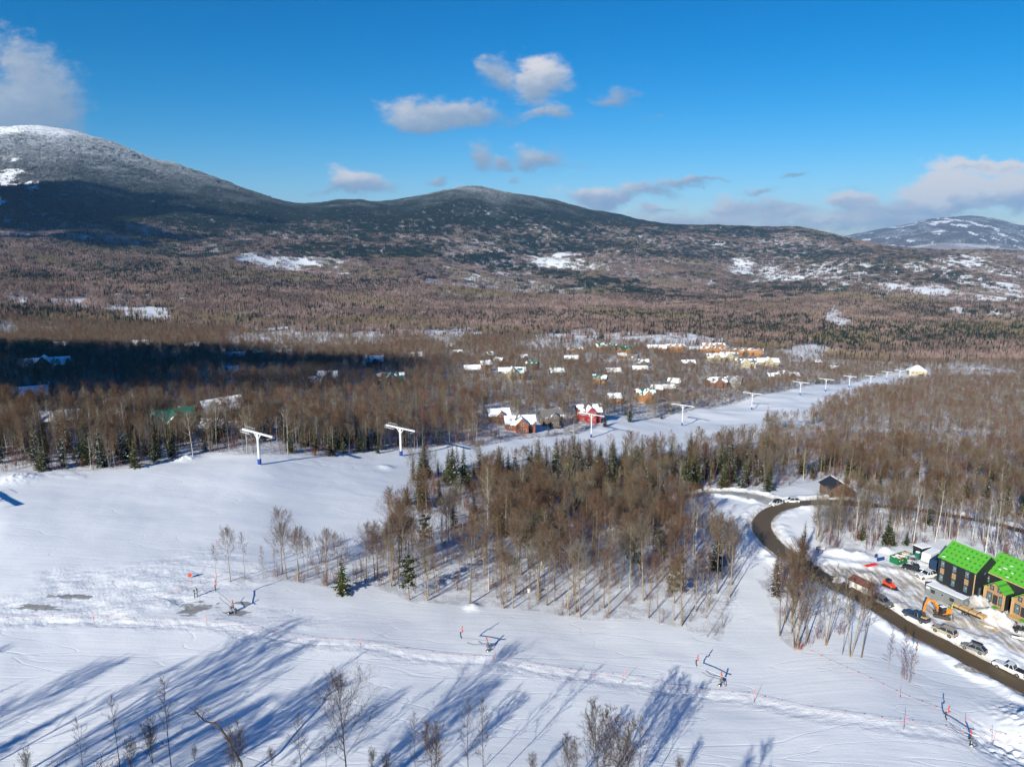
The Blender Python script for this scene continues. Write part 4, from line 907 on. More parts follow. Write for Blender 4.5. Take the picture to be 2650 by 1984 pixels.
def woods():
    solo_xy = []
    for (px, py, kind, h, lab) in SOLO:
        if lab == 'x': continue
        x, y, z, t = base_point(px, py); solo_xy.append((x, y, 2.2))
        place_tree(x, y, kind, h/HNEAR[kind], lab, 'trees that stand out', tilt=random.uniform(-.04, .04))
    tr = near_trees(); tr = [q for q in tr if all((q[0]-a)**2 + (q[1]-b)**2 > r*r for a, b, r in solo_xy)]
    # the ones that show largest first
    def size(q):
        h = HNEAR[q[3]]*q[4]; d = q[1]*CP + CAMH*SP; u = abs(q[0]/d); return h/d*(1 if u < .73 else .02)
    tr.sort(key=size, reverse=True)
    nb = ns = 0; rest = []
    for (x, y, zone, kind, s) in tr:
        if kind < 100 and nb < 225:
            nb += 1; place_tree(x, y, kind, s, LOOK[kind] + ' ' + ZONE[zone], 'bare trees ' + ZONE[zone])
        elif kind >= 100 and ns < 200:
            ns += 1; place_tree(x, y, kind, s, LOOK[kind] + ' ' + ZONE[zone], 'spruces ' + ZONE[zone])
        else: rest.append((x, y, zone, kind, s))
    print('near trees', len(tr), nb, ns, len(rest))
    A = np.array([(a[0], a[1], a[3], a[4]) for a in rest]); gz = ground(A[:,0], A[:,1]); rg = np.random.default_rng(5)
    B = A[:,2] < 100
    for nm, lab, m, models, off in (('bare_wood', 'bare hardwood trees filling the near woods', B, NEARBJ, 0), ('spruce_wood', 'spruces scattered through the near woods', ~B, NEARSJ, 100)):
        if m.sum() == 0: continue
        gn_forest(nm, lab, A[m,0], A[m,1], gz[m], A[m,3], rg.uniform(0, 6.28, m.sum()), rg.normal(size=m.sum())*.03, A[m,2]-off, models)
    # undergrowth: saplings and brush under and around the trees
    rg, u, t, v, x, y, z, px, py = scatter(16000, 100, 420, .86, 111)
    o = inpoly(px, py, OPEN); w = ~o | inpoly(px, py, BEND_WOOD) | inpoly(px, py, ROAD_EDGE_WOOD); sc2 = inpoly(px, py, ROADSIDE_SCRUB) | inpoly(px, py, BANK_SCRUB); w |= sc2
    fr = (py > 1400) & (px < 1990) & w; dn = np.where(fr, .45, .8) * np.clip(1 + 1.3*fbm(x/9, y/9, 2, 66), .1, 1.6); dn = np.where(sc2, .25, dn); dn = np.where(inpoly(px, py, ROAD_EDGE_WOOD), .25, dn)*(1 - .6*clear(x, y))
    w &= (rg.uniform(size=len(x)) < dn) & (dist_path(x, y, ROAD) > 5) & (dist_path(x, y, DRIVE) > 6.5) & (dist_path(x, y, LOT) > 4.5) & free_of(x, y, HOUSE_SPOTS) & (py < 1790)
    gz = ground(x[w], y[w]); gn_forest('undergrowth', 'reddish brush and saplings under the trees', x[w], y[w], gz, rg.uniform(.5, 1.25, w.sum()), rg.uniform(0, 6.28, w.sum()), rg.normal(size=w.sum())*.06, rg.integers(0, 3, w.sum()), BRUSH)
    # woods from 330 m to 1150 m
    rg, u, t, v, x, y, z, px, py = scatter(81000, NEAR_T, 1150, 1.05, 202)
    op = inpoly(px, py, OPEN); ok = ~op & free_of(x, y, HOUSE_SPOTS) & visible(u, t, 16) & (rg.uniform(size=len(x)) > clear(x, y)) & free_of(x, y, solo_xy)
    sn, con = hill_cover(px, py, x, y, z, t); dn = np.clip(.80 + .6*fbm(x/40, y/40, 3, 44), .25, 1)*(1 - .74*sn*(t > 700))
    ok &= rg.uniform(size=len(x)) < dn
    # snowy slope with thin trees behind the village
    patch = fbm(x/60, y/60, 3, 45); pc = np.clip(.10 + .35*patch + .5*con*(t > 800), .03, .8)
    pc = np.where((px > 1950) & (py > 1000), pc*.45, pc)
    isc = rg.uniform(size=len(x)) < pc
    mod = np.where(isc, rg.integers(0, 3, len(x)), rg.choice([0,1,2,3,4], size=len(x), p=[.24,.26,.16,.19,.15])); s = rg.uniform(.62, 1.0, len(x))*np.where(px > 1950, .74, np.where((px > 1150) & (py < 1060), .82, .95))
    gz = z + micro(x, y)
    for nm, lab, m, models in (('bare_wood', 'bare hardwood trees of the village woods', ok & ~isc, MIDBJ), ('spruce_wood', 'spruces of the village woods', ok & isc, MIDSJ)):
        gn_forest(nm, lab, x[m], y[m], gz[m], s[m], rg.uniform(0, 6.28, m.sum()), rg.normal(size=m.sum())*.03, mod[m], models)
    print('mid', ok.sum())
    # valley floor and foothills 1150 m to 2700 m, clumps of six
    rg, u, t, v, x, y, z, px, py = scatter(80000, 1150, 2800, 1.05, 303)
    sn, con = hill_cover(px, py, x, y, z, t); ok = visible(u, t, 18) & (rg.uniform(size=len(x)) > np.clip(sn*.80, 0, .9)); isc = rg.uniform(size=len(x)) < con*.72 + .02
    gz = z + micro(x, y); s = rg.uniform(.6, 1.0, len(x))*np.where(rg.uniform(size=len(x)) < sn, .6, 1)*np.where(isc, 1.2, 1)
    for nm, lab, m, models in (('bare_forest', 'bare forest covering the valley floor', ok & ~isc, CL2B), ('spruce_forest', 'dark spruce stands on the valley floor', ok & isc, CL2S)):
        gn_forest(nm, lab, x[m], y[m], gz[m], s[m], rg.uniform(0, 6.28, m.sum()), np.zeros(m.sum()), rg.integers(0, len(models), m.sum()), models)
    print('far', ok.sum())
    rg, u, t, v, x, y, z, px, py = scatter(150000, 2800, 7400, 1.04, 404)
    sn, con = hill_cover(px, py, x, y, z, t); gz = z + micro(x, y); ok = visible(u, t, 30) & (rg.uniform(size=len(x)) > np.clip(sn*.85, 0, .88)); isc = rg.uniform(size=len(x)) < np.clip(con*1.25, 0, .97)
    s = rg.uniform(.6, 1.0, len(x))*np.where(z > 780, .45, 1)*np.where(isc, 1.2, 1)
    for nm, lab, m, models in (('bare_forest', 'bare forest on the mountain sides', ok & ~isc, CL3B), ('spruce_forest', 'dark frosted spruce forest on the mountain tops', ok & isc, CL3S)):
        gn_forest(nm, lab, x[m], y[m], gz[m] - 1, s[m], rg.uniform(0, 6.28, m.sum()), np.zeros(m.sum()), rg.integers(0, len(models), m.sum()), models)
    print('mountain', ok.sum())
woods()
# ------------------------------------------------------------------ small mesh builder
class MB:
    def __init__(s): s.bm = bmesh.new()
    def _add(s, V, Fs):
        vs = [s.bm.verts.new(v) for v in V]
        for f in Fs:
            try: s.bm.faces.new([vs[i] for i in f])
            except ValueError: pass
        return s
    def box(s, c, d, rz=0.0, rx=0.0, ry=0.0):
        M = Matrix.Translation(c) @ Matrix.Rotation(rz, 4, 'Z') @ Matrix.Rotation(ry, 4, 'Y') @ Matrix.Rotation(rx, 4, 'X')
        V = [M @ Vector((x*d[0]/2, y*d[1]/2, z*d[2]/2)) for x in (-1,1) for y in (-1,1) for z in (-1,1)]
        return s._add(V, [(0,1,3,2),(4,6,7,5),(0,4,5,1),(2,3,7,6),(0,2,6,4),(1,5,7,3)])
    def cyl(s, p0, p1, r0, r1=None, n=10, caps=True):
        p0, p1 = Vector(p0), Vector(p1); r1 = r0 if r1 is None else r1; a = (p1-p0).normalized()
        b = a.cross(Vector((0,0,1)) if abs(a.z) < .9 else Vector((1,0,0))).normalized(); c = a.cross(b); V = []
        for p, r in ((p0, r0), (p1, r1)):
            for k in range(n): an = 2*math.pi*k/n; V.append(p + b*math.cos(an)*r + c*math.sin(an)*r)
        Fs = [(k, (k+1) % n, n+(k+1) % n, n+k) for k in range(n)]
        if caps: Fs += [tuple(range(n))[::-1], tuple(range(n, 2*n))]
        return s._add(V, Fs)
    def pipe(s, pts, r, n=8):
        for a, b in zip(pts[:-1], pts[1:]): s.cyl(a, b, r, n=n)
        return s
    def prism(s, prof, y0, y1, axis='y', top=1.0):
        """profile in x,z pushed along y (or profile in y,z along x)"""
        n = len(prof); V = []
        for yy in (y0, y1):
            for (a, b) in prof: V.append((a, yy, b) if axis == 'y' else (yy, a, b))
        return s._add(V, [tuple(range(n)), tuple(range(2*n-1, n-1, -1))] + [(k, n+k, n+(k+1) % n, (k+1) % n) for k in range(n)])
    def quad(s, *v): return s._add([Vector(q) for q in v], [tuple(range(len(v)))])
    def ball(s, c, r, seg=8, sc=(1,1,1)):
        M = Matrix.Translation(c) @ Matrix.Diagonal((*sc, 1)); bmesh.ops.create_uvsphere(s.bm, u_segments=seg, v_segments=max(4, seg*2//3), radius=r, matrix=M); return s
    def bevel(s, w, seg=1):
        bmesh.ops.remove_doubles(s.bm, verts=s.bm.verts, dist=1e-5)
        bmesh.ops.bevel(s.bm, geom=[e for e in s.bm.edges if len(e.link_faces) == 2 and e.calc_face_angle(0) > .5], offset=w, segments=seg, affect='EDGES', clamp_overlap=True); return s
    def mesh(s, name, m, smooth=False):
        bmesh.ops.recalc_face_normals(s.bm, faces=s.bm.faces); me = bpy.data.meshes.new(name); s.bm.to_mesh(me); s.bm.free()
        if m: me.materials.append(m)
        if smooth: me.polygons.foreach_set('use_smooth', [True]*len(me.polygons))
        return me
    def build(s, name, m, parent=None, loc=None, rot=None, label=None, smooth=False):
        o = link(name, s.mesh(name, m, smooth), parent, loc, rot)
        if label: o['label'] = label
        return o
def copy_tree(o, parent=None):
    c = o.copy(); COL.objects.link(c)
    if parent is not None: c.parent = parent
    for ch in o.children: copy_tree(ch, c)
    return c
SNOWM = mat('roof_snow', (.84,.86,.90), .7, var=.05, scale=1.2, bump=.4)
WALLM = {'red': mat('red_boards', (.33,.035,.03), .7, var=.2, scale=3), 'brown': mat('brown_shingle', (.13,.10,.085), .8, var=.25, scale=3), 'rust': mat('rust_boards', (.24,.085,.045), .8, var=.25, scale=2),
    'orange': mat('orange_logs', (.38,.165,.05), .6, var=.2, scale=2.5), 'cream': mat('cream_siding', (.42,.36,.23), .7, var=.1), 'grey': mat('grey_siding', (.28,.28,.27), .75, var=.15), 'dark': mat('dark_boards', (.06,.035,.03), .8, var=.25)}
ROOFM = {'g': mat('green_metal_roof', (.022,.13,.09), .4, spec=.5, var=.15, scale=1.5), 'b': mat('brown_roof', (.12,.09,.075), .8, var=.2), 'k': mat('grey_shingle_roof', (.15,.14,.135), .85, var=.25, scale=2), 's': mat('grey_shingle_roof'), 'n': None}
TRIM = mat('pale_trim', (.62,.60,.55), .6); GLASSM = mat('window_glass', (.03,.04,.05), .15, spec=.8); CHIM = mat('stone_chimney', (.25,.22,.2), .9, var=.3)
GREENSHEET = None
def snow_sheet(name, parent, p0, ex, ey, nrm, w, l, share, seed, thick=.32, label=None):
    """a lying blanket of snow on a roof plane: melted through where share is low"""
    nx, ny = max(4, int(w/.8)), max(4, int(l/.8)); sx = np.linspace(-.02, 1.02, nx+1); sy = np.linspace(-.02, 1.02, ny+1); A, B = np.meshgrid(sx, sy, indexing='ij')
    n = fbm(A*w/3.2 + seed*3.1, B*l/3.2 + seed*1.7, 3, 17); h = np.where(n < (share - .5)*1.5, 1.0, -.35) if share < .93 else np.ones_like(n)
    h = h*thick*(1 + .4*fbm(A*w/1.5, B*l/1.5, 2, seed)); ed = np.minimum(np.minimum(A, 1-A)*w, np.minimum(B, 1-B)*l); h = np.where(ed < .01, .06*(h > 0) - .1*(h < 0), h)
    P_ = np.array(p0) + A[...,None]*w*np.array(ex) + B[...,None]*l*np.array(ey) + (h+.02)[...,None]*np.array(nrm)
    idx = np.arange((nx+1)*(ny+1)).reshape(nx+1, ny+1); keep = ~((h[:-1,:-1] < 0)&(h[1:,:-1] < 0)&(h[1:,1:] < 0)&(h[:-1,1:] < 0))
    Fc = np.stack([idx[:-1,:-1], idx[1:,:-1], idx[1:,1:], idx[:-1,1:]], -1)[keep]
    if len(Fc) == 0: return None
    return link(name, npmesh(name, P_.reshape(-1,3), Fc, [SNOWM], smooth=True), parent)
def gable_roof(parent, cx, cy, z, w, d, rise, ov, m, share, seed, name='roof', ridge='x', sheet=True, th=.22):
    """roof centred on cx, cy with eaves at height z; ridge runs along x (or y)"""
    def T(a, b, c): return (cx+a, cy+b, z+c) if ridge == 'x' else (cx+b, cy+a, z+c)
    hd = d/2+ov; hw = w/2+ov; k = rise/(d/2); zl = -ov*k; zr = rise; b = MB()
    for s in (-1, 1):
        b._add([T(-hw, s*hd, zl), T(hw, s*hd, zl), T(hw, 0, zr), T(-hw, 0, zr), T(-hw, s*hd, zl+th), T(hw, s*hd, zl+th), T(hw, 0, zr+th), T(-hw, 0, zr+th)],
               [(0,1,2,3),(4,7,6,5),(0,4,5,1),(1,5,6,2),(3,2,6,7),(0,3,7,4)])
    ro = b.build(name, m, parent)
    if share > 0 and sheet:
        for s in (-1, 1):
            L = math.hypot(hd, zr-zl); p0 = T(-hw, s*hd, zl+th); ey = np.array(T(-hw, 0, zr+th)) - np.array(p0); ey /= L; ex = np.array([1.,0,0]) if ridge == 'x' else np.array([0,1.,0])
            nm = np.cross(ex, ey); nm *= (1 if nm[2] > 0 else -1)
            sn = snow_sheet('snow', ro, p0, ex, ey, nm, 2*hw, L, share, seed + s)
    return ro
def wall_block(parent, cx, cy, w, d, h, rise, m, ridge='x', name='wall', base=-1.5):
    if ridge == 'x': b = MB().prism([(cy-d/2, base), (cy+d/2, base), (cy+d/2, h), (cy, h+rise), (cy-d/2, h)], cx-w/2, cx+w/2, axis='x')
    else: b = MB().prism([(cx-d/2, base), (cx+d/2, base), (cx+d/2, h), (cx, h+rise), (cx-d/2, h)], cy-w/2, cy+w/2, axis='y')
    return b.build(name, m, parent)
def window(parent, x, y, z, w, h, face='-y', name='window', fm=None, arch=False, gm=None):
    nx, ny = {'-y': (0,-1), 'y': (0,1), 'x': (1,0), '-x': (-1,0)}[face]; tx, ty = -ny, nx
    f = MB(); f.box((x+nx*.03, y+ny*.03, z), (abs(tx)*w+abs(nx)*.08, abs(ty)*w+abs(ny)*.08, h))
    if arch: f.cyl((x-nx*.01, y-ny*.01, z+h/2), (x+nx*.07, y+ny*.07, z+h/2), w/2, n=14)
    o = f.build(name, fm or TRIM, parent)
    g = MB(); iw, ih = w-.26, h-.26
    for s in (-1, 1): g.box((x+nx*.08+tx*s*iw/4, y+ny*.08+ty*s*iw/4, z), (abs(tx)*(iw/2-.05)+abs(nx)*.04, abs(ty)*(iw/2-.05)+abs(ny)*.04, ih))
    if arch: g.cyl((x+nx*.05, y+ny*.05, z+h/2), (x+nx*.09, y+ny*.09, z+h/2), w/2-.13, n=14)
    g.build('pane', gm or GLASSM, o)
    return o
def house(px, py, w, d, h, yaw, roof, wall, share, dorm, label, seed):
    k_ = .85 if px > 1150 else .95; w, d, h = w*k_, d*k_*.9, h*k_*1.3; share = share*(.86 if roof == 's' else .74); dorm = dorm or ('gable' if seed % 3 == 0 and w > 8 else None)
    g = P(px, py); rz = R(yaw) - math.atan2(g.x, g.y)*.5
    e = empty('house', (g.x, g.y, g.z - .3), rz, label, 'house', 'houses of the village'); rise = d*(.26 if dorm == 'row' else .40); wm = WALLM[wall]; rm = ROOFM[roof] or GREENSHEET
    wall_block(e, 0, 0, w, d, h, rise, wm); ro = gable_roof(e, 0, 0, h, w, d, rise, .7, rm, share, seed)
    MB().box((w*.22, d*.12, h+rise*.9), (.9,.9,2.2)).build('chimney', CHIM, ro)
    nwin = max(2, int(w/4)); rows = [h*.62] if h < 5 else [h*.3, h*.75]
    gx = [0] if dorm == 'gable' else []
    for z in rows:
        for k in range(nwin):
            x = -w/2 + w*(k+.5)/nwin
            if gx and abs(x) < w*.22: continue
            window(e, x, -d/2, z, 1.3, 1.2)
    window(e, -w/2, 0, h*.6, 1.2, 1.2, '-x'); window(e, w/2, 0, h*.6, 1.2, 1.2, 'x'); window(e, w/2, -d*.25, h*.6, 1.2, 1.2, 'x')
    MB().box((w*.32, -d/2-.05, .9), (1.1,.1,2.2)).build('door', WALLM['dark'], e)
    if dorm in ('gable',):
        gw = w*.42; wall_block(e, 0, -d/2-.6, d*.75, gw, h+.3, gw*.52, wm, 'y', 'gable_wall'); 
        gable_roof(e, 0, -d/2-.4+d*.12, h+.3, d*.75+1.0, gw, gw*.52, .6, rm, min(1, share+.15), seed+5, 'gable_roof', 'y'); yf = -d/2-.6-d*.375
        if wall == 'red':
            for k in (-1,0,1): window(e, k*1.9, yf, h*.86+.4*(k == 0), 1.1, 1.5, arch=True)
            for k in (-.6,.8): window(e, k*1.9, yf, h*.35, 1.4, 1.1)
        else:
            window(e, 0, yf, h+.6, 1.6, 1.5); window(e, -1.4, yf, h*.45, 1.5, 1.5); window(e, 1.4, yf, h*.45, 1.5, 1.5)
        if wall in ('orange', 'brown'): MB().box((0, yf-.9, h*.2), (gw+1.2, 1.8, .2)).box((0, yf-1.75, h*.2+.55), (gw+1.2,.08,.9)).build('deck', wm, e)
    elif dorm == 'row':
        n = max(3, int(w/8)); gw = w/n*.62
        for k in range(n):
            x = -w/2 + w*(k+.5)/n; wall_block(e, x, -d*.30, d*.5, gw, h+.4, gw*.55, wm, 'y', 'gable_wall'); gable_roof(e, x, -d*.28, h+.4, d*.5+.8, gw, gw*.55, .4, rm, min(1, share+.1), seed+k, 'gable_roof', 'y')
            window(e, x, -d*.55, h+.5, 1.5, 1.2)
        MB().box((0, -d/2-.9, h*.45), (w, 1.8,.2)).box((0, -d/2-1.75, h*.45+.5), (w,.08,.8)).build('balcony', wm, e)
    elif dorm == 'tower':
        for x in (-w*.25, w*.2): MB().box((x, -d/2-.8, h*.55), (2.8, 2.2, h*1.5)).build('stair_tower', wm, e)
    return e
def sheathing():
    """bright green roof sheathing boards with their black joints and print, patchy snow"""
    m = bpy.data.materials.new('green_sheathing'); m.use_nodes = True; t = NT(m.node_tree); b = t.n('ShaderNodeBsdfPrincipled'); o = t.n('ShaderNodeOutputMaterial'); t.put(o.inputs[0], b.outputs[0])
    tc = t.n('ShaderNodeTexCoord'); sp = t.n('ShaderNodeSeparateXYZ'); t.put(sp.inputs[0], tc.outputs['Object'])
    cx = t.m('PINGPONG', t.m('MULTIPLY', sp.outputs[0], 1.0), .62); cz = t.m('PINGPONG', t.m('MULTIPLY', sp.outputs[2], 1.0), .42)
    blot = t.m('MULTIPLY', t.ramp(cx, .26, .46), t.ramp(cz, .16, .32)); n = t.noise(tc.outputs['Object'], 3.0, 4, .6)
    col = t.mix(t.m('MULTIPLY', blot, .95), (.085,.38,.024,1), (.02,.14,.012,1)); col = t.mix(t.m('MULTIPLY', t.ramp(n, .35, .65), .45), col, (.10,.34,.05,1))
    t.put(b.inputs['Base Color'], col); b.inputs['Roughness'].default_value = .6; return m
GREENSHEET = sheathing(); ROOFM['n'] = GREENSHEET
for i, hh in enumerate(HOUSES): house(*hh, seed=i*7+3)
# ------------------------------------------------------------------ chairlift towers
WHITEP = mat('white_tower_paint', (.60,.61,.63), .45, spec=.5, var=.06); BLUEPAD = mat('blue_pad', (.015,.05,.28), .6); STEEL = mat('galvanised_steel', (.42,.43,.44), .4, metal=.6)
TOWERS = [(-259,1371,114,18.2,'lift tower outside the left edge whose arm shadow falls on the piste'),(672,1203,81,18.2,'first lift tower, farthest left on the open piste, with a catwalk'),(1038,1179,71,17.5,'second lift tower at the narrow of the piste, before the woods'),
    (1530,1131,60,16.5,'lift tower standing in front of the red house'),(1765,1102,53,16.5,'lift tower with long shadow right of the orange log house'),(1945,1059,42,16,'lift tower in the middle of the upper piste'),
    (2070,1024,33,15,'lift tower near the brown snow gabled house, sixth from the left'),(2136,1013,32,14,'seventh lift tower from the left, on the far piste'),(2197,1005,29,13.5,'eighth lift tower counted from the left, where trees close in'),
    (2252,997,24,13,'lift tower half hidden by trees, ninth from the left'),(2294,984,20,12.5,'lift tower beside the long cable boom near the lodge'),(2327,983,23,12.5,'next to last lift tower before the lodge'),(2355,975,19,12.5,'last lift tower, right in front of the lodge')]
def lift_tower(px, py, hpx, L, label, near):
    g = P(px, py); t = g.y*CP + (CAMH-g.z)*SP; h = hpx*t/F/.97; e = empty('lift_tower', g, math.atan2(-.6,.8), label, 'lift tower', 'towers of the chairlift up the piste')
    k = max(1, min(1.35, h/11)) if px < 1100 else .78; MB().cyl((0,0,-1),(0,0,h), .48*k, .40*k, 16).build('pole', WHITEP, e, smooth=False)
    MB().cyl((0,0,.15),(0,0,2.3), .66*k, .66*k, 16).build('blue_pad', BLUEPAD, e); MB().cyl((0,0,-.3),(0,0,.14), .95, .8, 12).build('footing', SNOWM, e)
    MB().box((0,0,h+.25), (L,.55*k,.62*k)).bevel(.05).build('crossarm', WHITEP, e)
    for s in (-1,1): MB().cyl((s*.2,0,h-2.1),(s*2.0,0,h+.05), .2*k, n=8).build('brace', WHITEP, e)
    for s in (-1,1):
        c = MB().box((s*(L/2-1.0),0,h-.35),(.16,3.2,.18)); c.cyl((s*(L/2-1.0),0,h-.3),(s*(L/2-1.0),0,h+.1),.1)
        o = c.build('sheave_beam', WHITEP, e)
        w = MB()
        for j in range(6): w.cyl((s*(L/2-1.0)-.09,-1.4+j*.56,h-.5),(s*(L/2-1.0)+.09,-1.4+j*.56,h-.5),.22,n=10)
        w.build('sheaves', STEEL, o)
    if near:      # catwalks with handrails and a ladder
        b = MB(); x0, x1 = -L/2+.2, -L/2+5.6
        b.box(((x0+x1)/2,.85,h+.2),(x1-x0,.6,.06)).box(((x0+x1)/2,-.85,h-.55),(x1-x0,.6,.06))
        for yy, zz in ((1.15,h+1.15),(-1.15,h+.3)): b.pipe([(x0,yy,zz),(x1,yy,zz)],.05,6)
        for q in range(5):
            xx = x0+(x1-x0)*q/4; b.pipe([(xx,1.15,h+.2),(xx,1.15,h+1.15)],.04,5); b.pipe([(xx,-1.15,h-.55),(xx,-1.15,h+.3)],.04,5)
        b.build('catwalk', WHITEP, e); l = MB(); l.pipe([(-.55,-.22,.5),(-.5,-.22,h)],.035,5).pipe([(-.55,.22,.5),(-.5,.22,h)],.035,5)
        for q in range(int(h/.45)): l.pipe([(-.53,-.22,.7+q*.45),(-.53,.22,.7+q*.45)],.025,4)
        l.build('ladder', STEEL, e)
for i, q in enumerate(TOWERS): lift_tower(*q, near=i < 6)
def lodge():
    g = P(2372,968); e = empty('lift_lodge', g, R(-20), 'pale yellow lift station lodge with snowy hipped roof at the end of the piste', 'lodge'); w, d, h = 22, 15, 7.5
    wall_block(e, 0, 0, w, d, h, 0.01, WALLM['cream'])
    b = MB(); V = [(-w/2-1,-d/2-1,h),(w/2+1,-d/2-1,h),(w/2+1,d/2+1,h),(-w/2-1,d/2+1,h),(-2,0,h+7),(2,0,h+7)]; b._add(V, [(0,1,5,4),(1,2,5),(2,3,4,5),(3,0,4),(0,3,2,1)]); b.build('roof', SNOWM, e)
    for x in (-6,-1,7): window(e, x, -d/2, 4.6, 2.2, 1.6)
    MB().box((4,-d/2-.05,1.6),(5,.1,3)).build('lift_opening', WALLM['dark'], e); window(e, w/2, 0, 3, 2, 1.6, 'x')
    MB().cyl((0,0,h+6.9),(0,0,h+9),.25,n=6).build('vent_pipe', STEEL, e)
lodge()
def boom(p0, p1, z0, z1, label):
    a, b = P(*p0), P(*p1); e = empty('ramp_rail', (a.x, a.y, a.z), 0, label, 'rail'); v = b-a
    MB().cyl((0,0,z0),(v.x,v.y,v.z+z1),.35,.3,8).build('rail', WALLM['cream'], e)
    for s in (.15,.5,.85): q = v*s; MB().cyl((q.x,q.y,q.z-.5),(q.x,q.y,q.z+z0*(1-s)+z1*s),.15,n=6).build('post', STEEL, e)
boom((2262,975),(2400,978),4.5,1.5,'long tan timber rail sloping past the last lift towers')
# ------------------------------------------------------------------ snow guns
REDP = mat('orange_red_paint', (.62,.07,.02), .5); DARKM = mat('dark_hose', (.035,.035,.04), .5); GREYM = mat('grey_steel', (.22,.23,.24), .4, metal=.5)
def snow_gun(base, end, h0, h1, h2, label, double=False):
    a, b = P(*base), P(*end); v = b-a; e = empty('snow_gun', a, 0, label, 'snow gun', 'snow guns along the middle piste'); d = Vector((v.x, v.y, 0)).normalized(); n = Vector((-d.y, d.x, 0))
    top = Vector((0,0,h0)); tip = Vector((v.x, v.y, v.z+h1))
    f = MB()
    for p in (n*.9, n*-.9, d*-1.1): f.cyl(p, top*.75, .06, n=6)
    f.cyl(d*-1.0+n*.0, n*.9, .05).cyl(d*-1.0, n*-.9, .05).cyl((0,0,.1), top, .09, n=8); f.build('stand', GREYM, e)
    for s in (-1,1):
        c = n*s*.9 + Vector((0,0,.3)); w = MB().cyl(c-n*.09, c+n*.09, .33, n=14).build('wheel', DARKM, e); MB().cyl(c-n*.1, c+n*.1, .17, n=10).build('rim', TRIM, w)
    MB().pipe([top - d*.9, top, (top+tip)/2 + Vector((0,0,.08)), tip], .085, 8).build('boom', STEEL, e)
    MB().pipe([tip+Vector((0,0,-.1)), tip+d*.25+Vector((0,0,.4)), tip+d*.25+Vector((0,0,(h2-h1)*.55))], .12, 8).build('nozzle_pipe', DARKM, e)
    MB().cyl(tip+d*.0+Vector((0,0,(h2-h1)*.5)), tip+d*-.15+Vector((0,0,(h2-h1)*.5+.42)), .12, n=10).build('valve', REDP, e)
    MB().pipe([tip+d*-.05+Vector((0,0,(h2-h1)*.6)), tip+Vector((0,0,h2-h1-.5))], .035, 6).build('lance', GREYM, e)
    MB().cyl(tip+Vector((0,0,h2-h1-.6)), tip-d*.12+n*.1+Vector((0,0,h2-h1+.25)), .10, n=10).build('nozzle_head', REDP, e)
    MB().pipe([tip*.8+Vector((0,0,-.5)), tip*.55+Vector((0,0,-.3)), top*.6], .05, 6).build('hose', DARKM, e)
    MB().cyl(top*.5-d*.1-n*.35, top+d*.25-n*.45+Vector((0,0,.5)), .13, n=10).build('pad', REDP, e, label='orange padded cylinder by the stand'); MB().box(top*.6+n*.3, (.35,.3,.45)).build('control_box', GREYM, e)
snow_gun((601,1585),(563,1569),2.1,3.6,6.0,'snow gun with curved black pipe beside bare dirt, leftmost on the piste')
snow_gun((1262,1682),(1196,1680),1.9,2.6,4.9,'snow gun with red heads between the middle wood and the rope, second from the left')
snow_gun((1866,1768),(1803,1746),1.8,2.1,4.3,'snow gun right of the wood corner, third from the left')
snow_gun((2514,1916),(2447,1886),1.8,2.2,4.6,'snow gun nearest the lower right corner, crossed by its own shadow')
for i, (px, py, h) in enumerate(((1113+0,0,0),)): pass
def hydrant(px, py, h, label):
    g = P(px, py); e = empty('hydrant', g, 0, label, 'hydrant', 'pair of hydrants over the dirt mound'); MB().cyl((0,0,-.2),(0,0,h),.09,n=8).build('pipe', DARKM, e); MB().cyl((0,0,h),(0,0,h+.3),.16,n=8).box((.22,0,h*.7),(.45,.1,.1)).build('valve_head', DARKM, e)
hydrant(504,1547,1.6,'black hydrant pipe on the dirt mound, left of two'); hydrant(511,1545,1.7,'black hydrant pipe on the dirt mound, right of two')
def marker(px, py, h, name, label, cat, m, disc=False):
    g = P(px, py); e = empty(name, g, R(10), label, cat)
    if disc: MB().cyl((0,0,0),(0,0,h*.5),.04,n=6).build('stake', GREYM, e); MB().cyl((0,-.04,h),(0,.04,h),.45,n=16).build('disc', m, e)
    else: MB().cyl((0,0,0),(0,0,h),.05,n=6).build('stake', m, e); MB().box((0,0,h),(.25,.04,.2)).build('tab', m, e)
marker(492,1497,.7,'marker_disc','round orange marker disc on the rough snow above the snow gun','marker',REDP,True)
marker(567,1410,1.4,'marker_stake','thin orange stake above the rough snow near the sparse trees','marker',REDP)
marker(520,1184,1.2,'marker_stake','red stake at the edge of the wood near the tall birches','marker',REDP); marker(2070,1682,.8,'marker_stake','orange flag at the foot of the roadside row of trees','marker',REDP)
marker(1748,1088,1.5,'marker_stake','red stake on the piste left of the long shadowed lift tower','marker',REDP); marker(1680,1102,1.2,'marker_stake','tiny red stake by the spruce below the orange log house','marker',REDP)
def blue_sign():
    g = P(888,1500); e = empty('trail_sign', g, R(12), 'green trail sign fixed beside the forked spruce', 'sign'); MB().cyl((0,0,0),(0,0,2.2),.05).build('post', GREYM, e)
    bd = MB().box((0,-.05,1.9),(1.0,.06,1.25)).build('board', mat('sign_green', (.01,.34,.24), .5), e); MB().box((0,-.085,2.1),(.6,.01,.18)).box((.05,-.085,1.75),(.5,.01,.12)).build('lettering', TRIM, bd)
blue_sign()
def nest_box():
    g = P(1368,1548); e = empty('nest_box', g, R(5), 'white nest box on a slim tree at the front of the middle wood', 'nest box'); MB().box((0,-.25,2.3),(.6,.4,.8)).build('box', TRIM, e); MB().box((0,-.3,2.74),(.75,.6,.06)).build('lid', SNOWM, e); MB().cyl((0,-.2,0),(0,-.2,1.95),.06).build('post', BARK, e); MB().cyl((0,-.47,2.4),(0,-.44,2.4),.08,n=10).build('hole', DARKM, e)
nest_box()
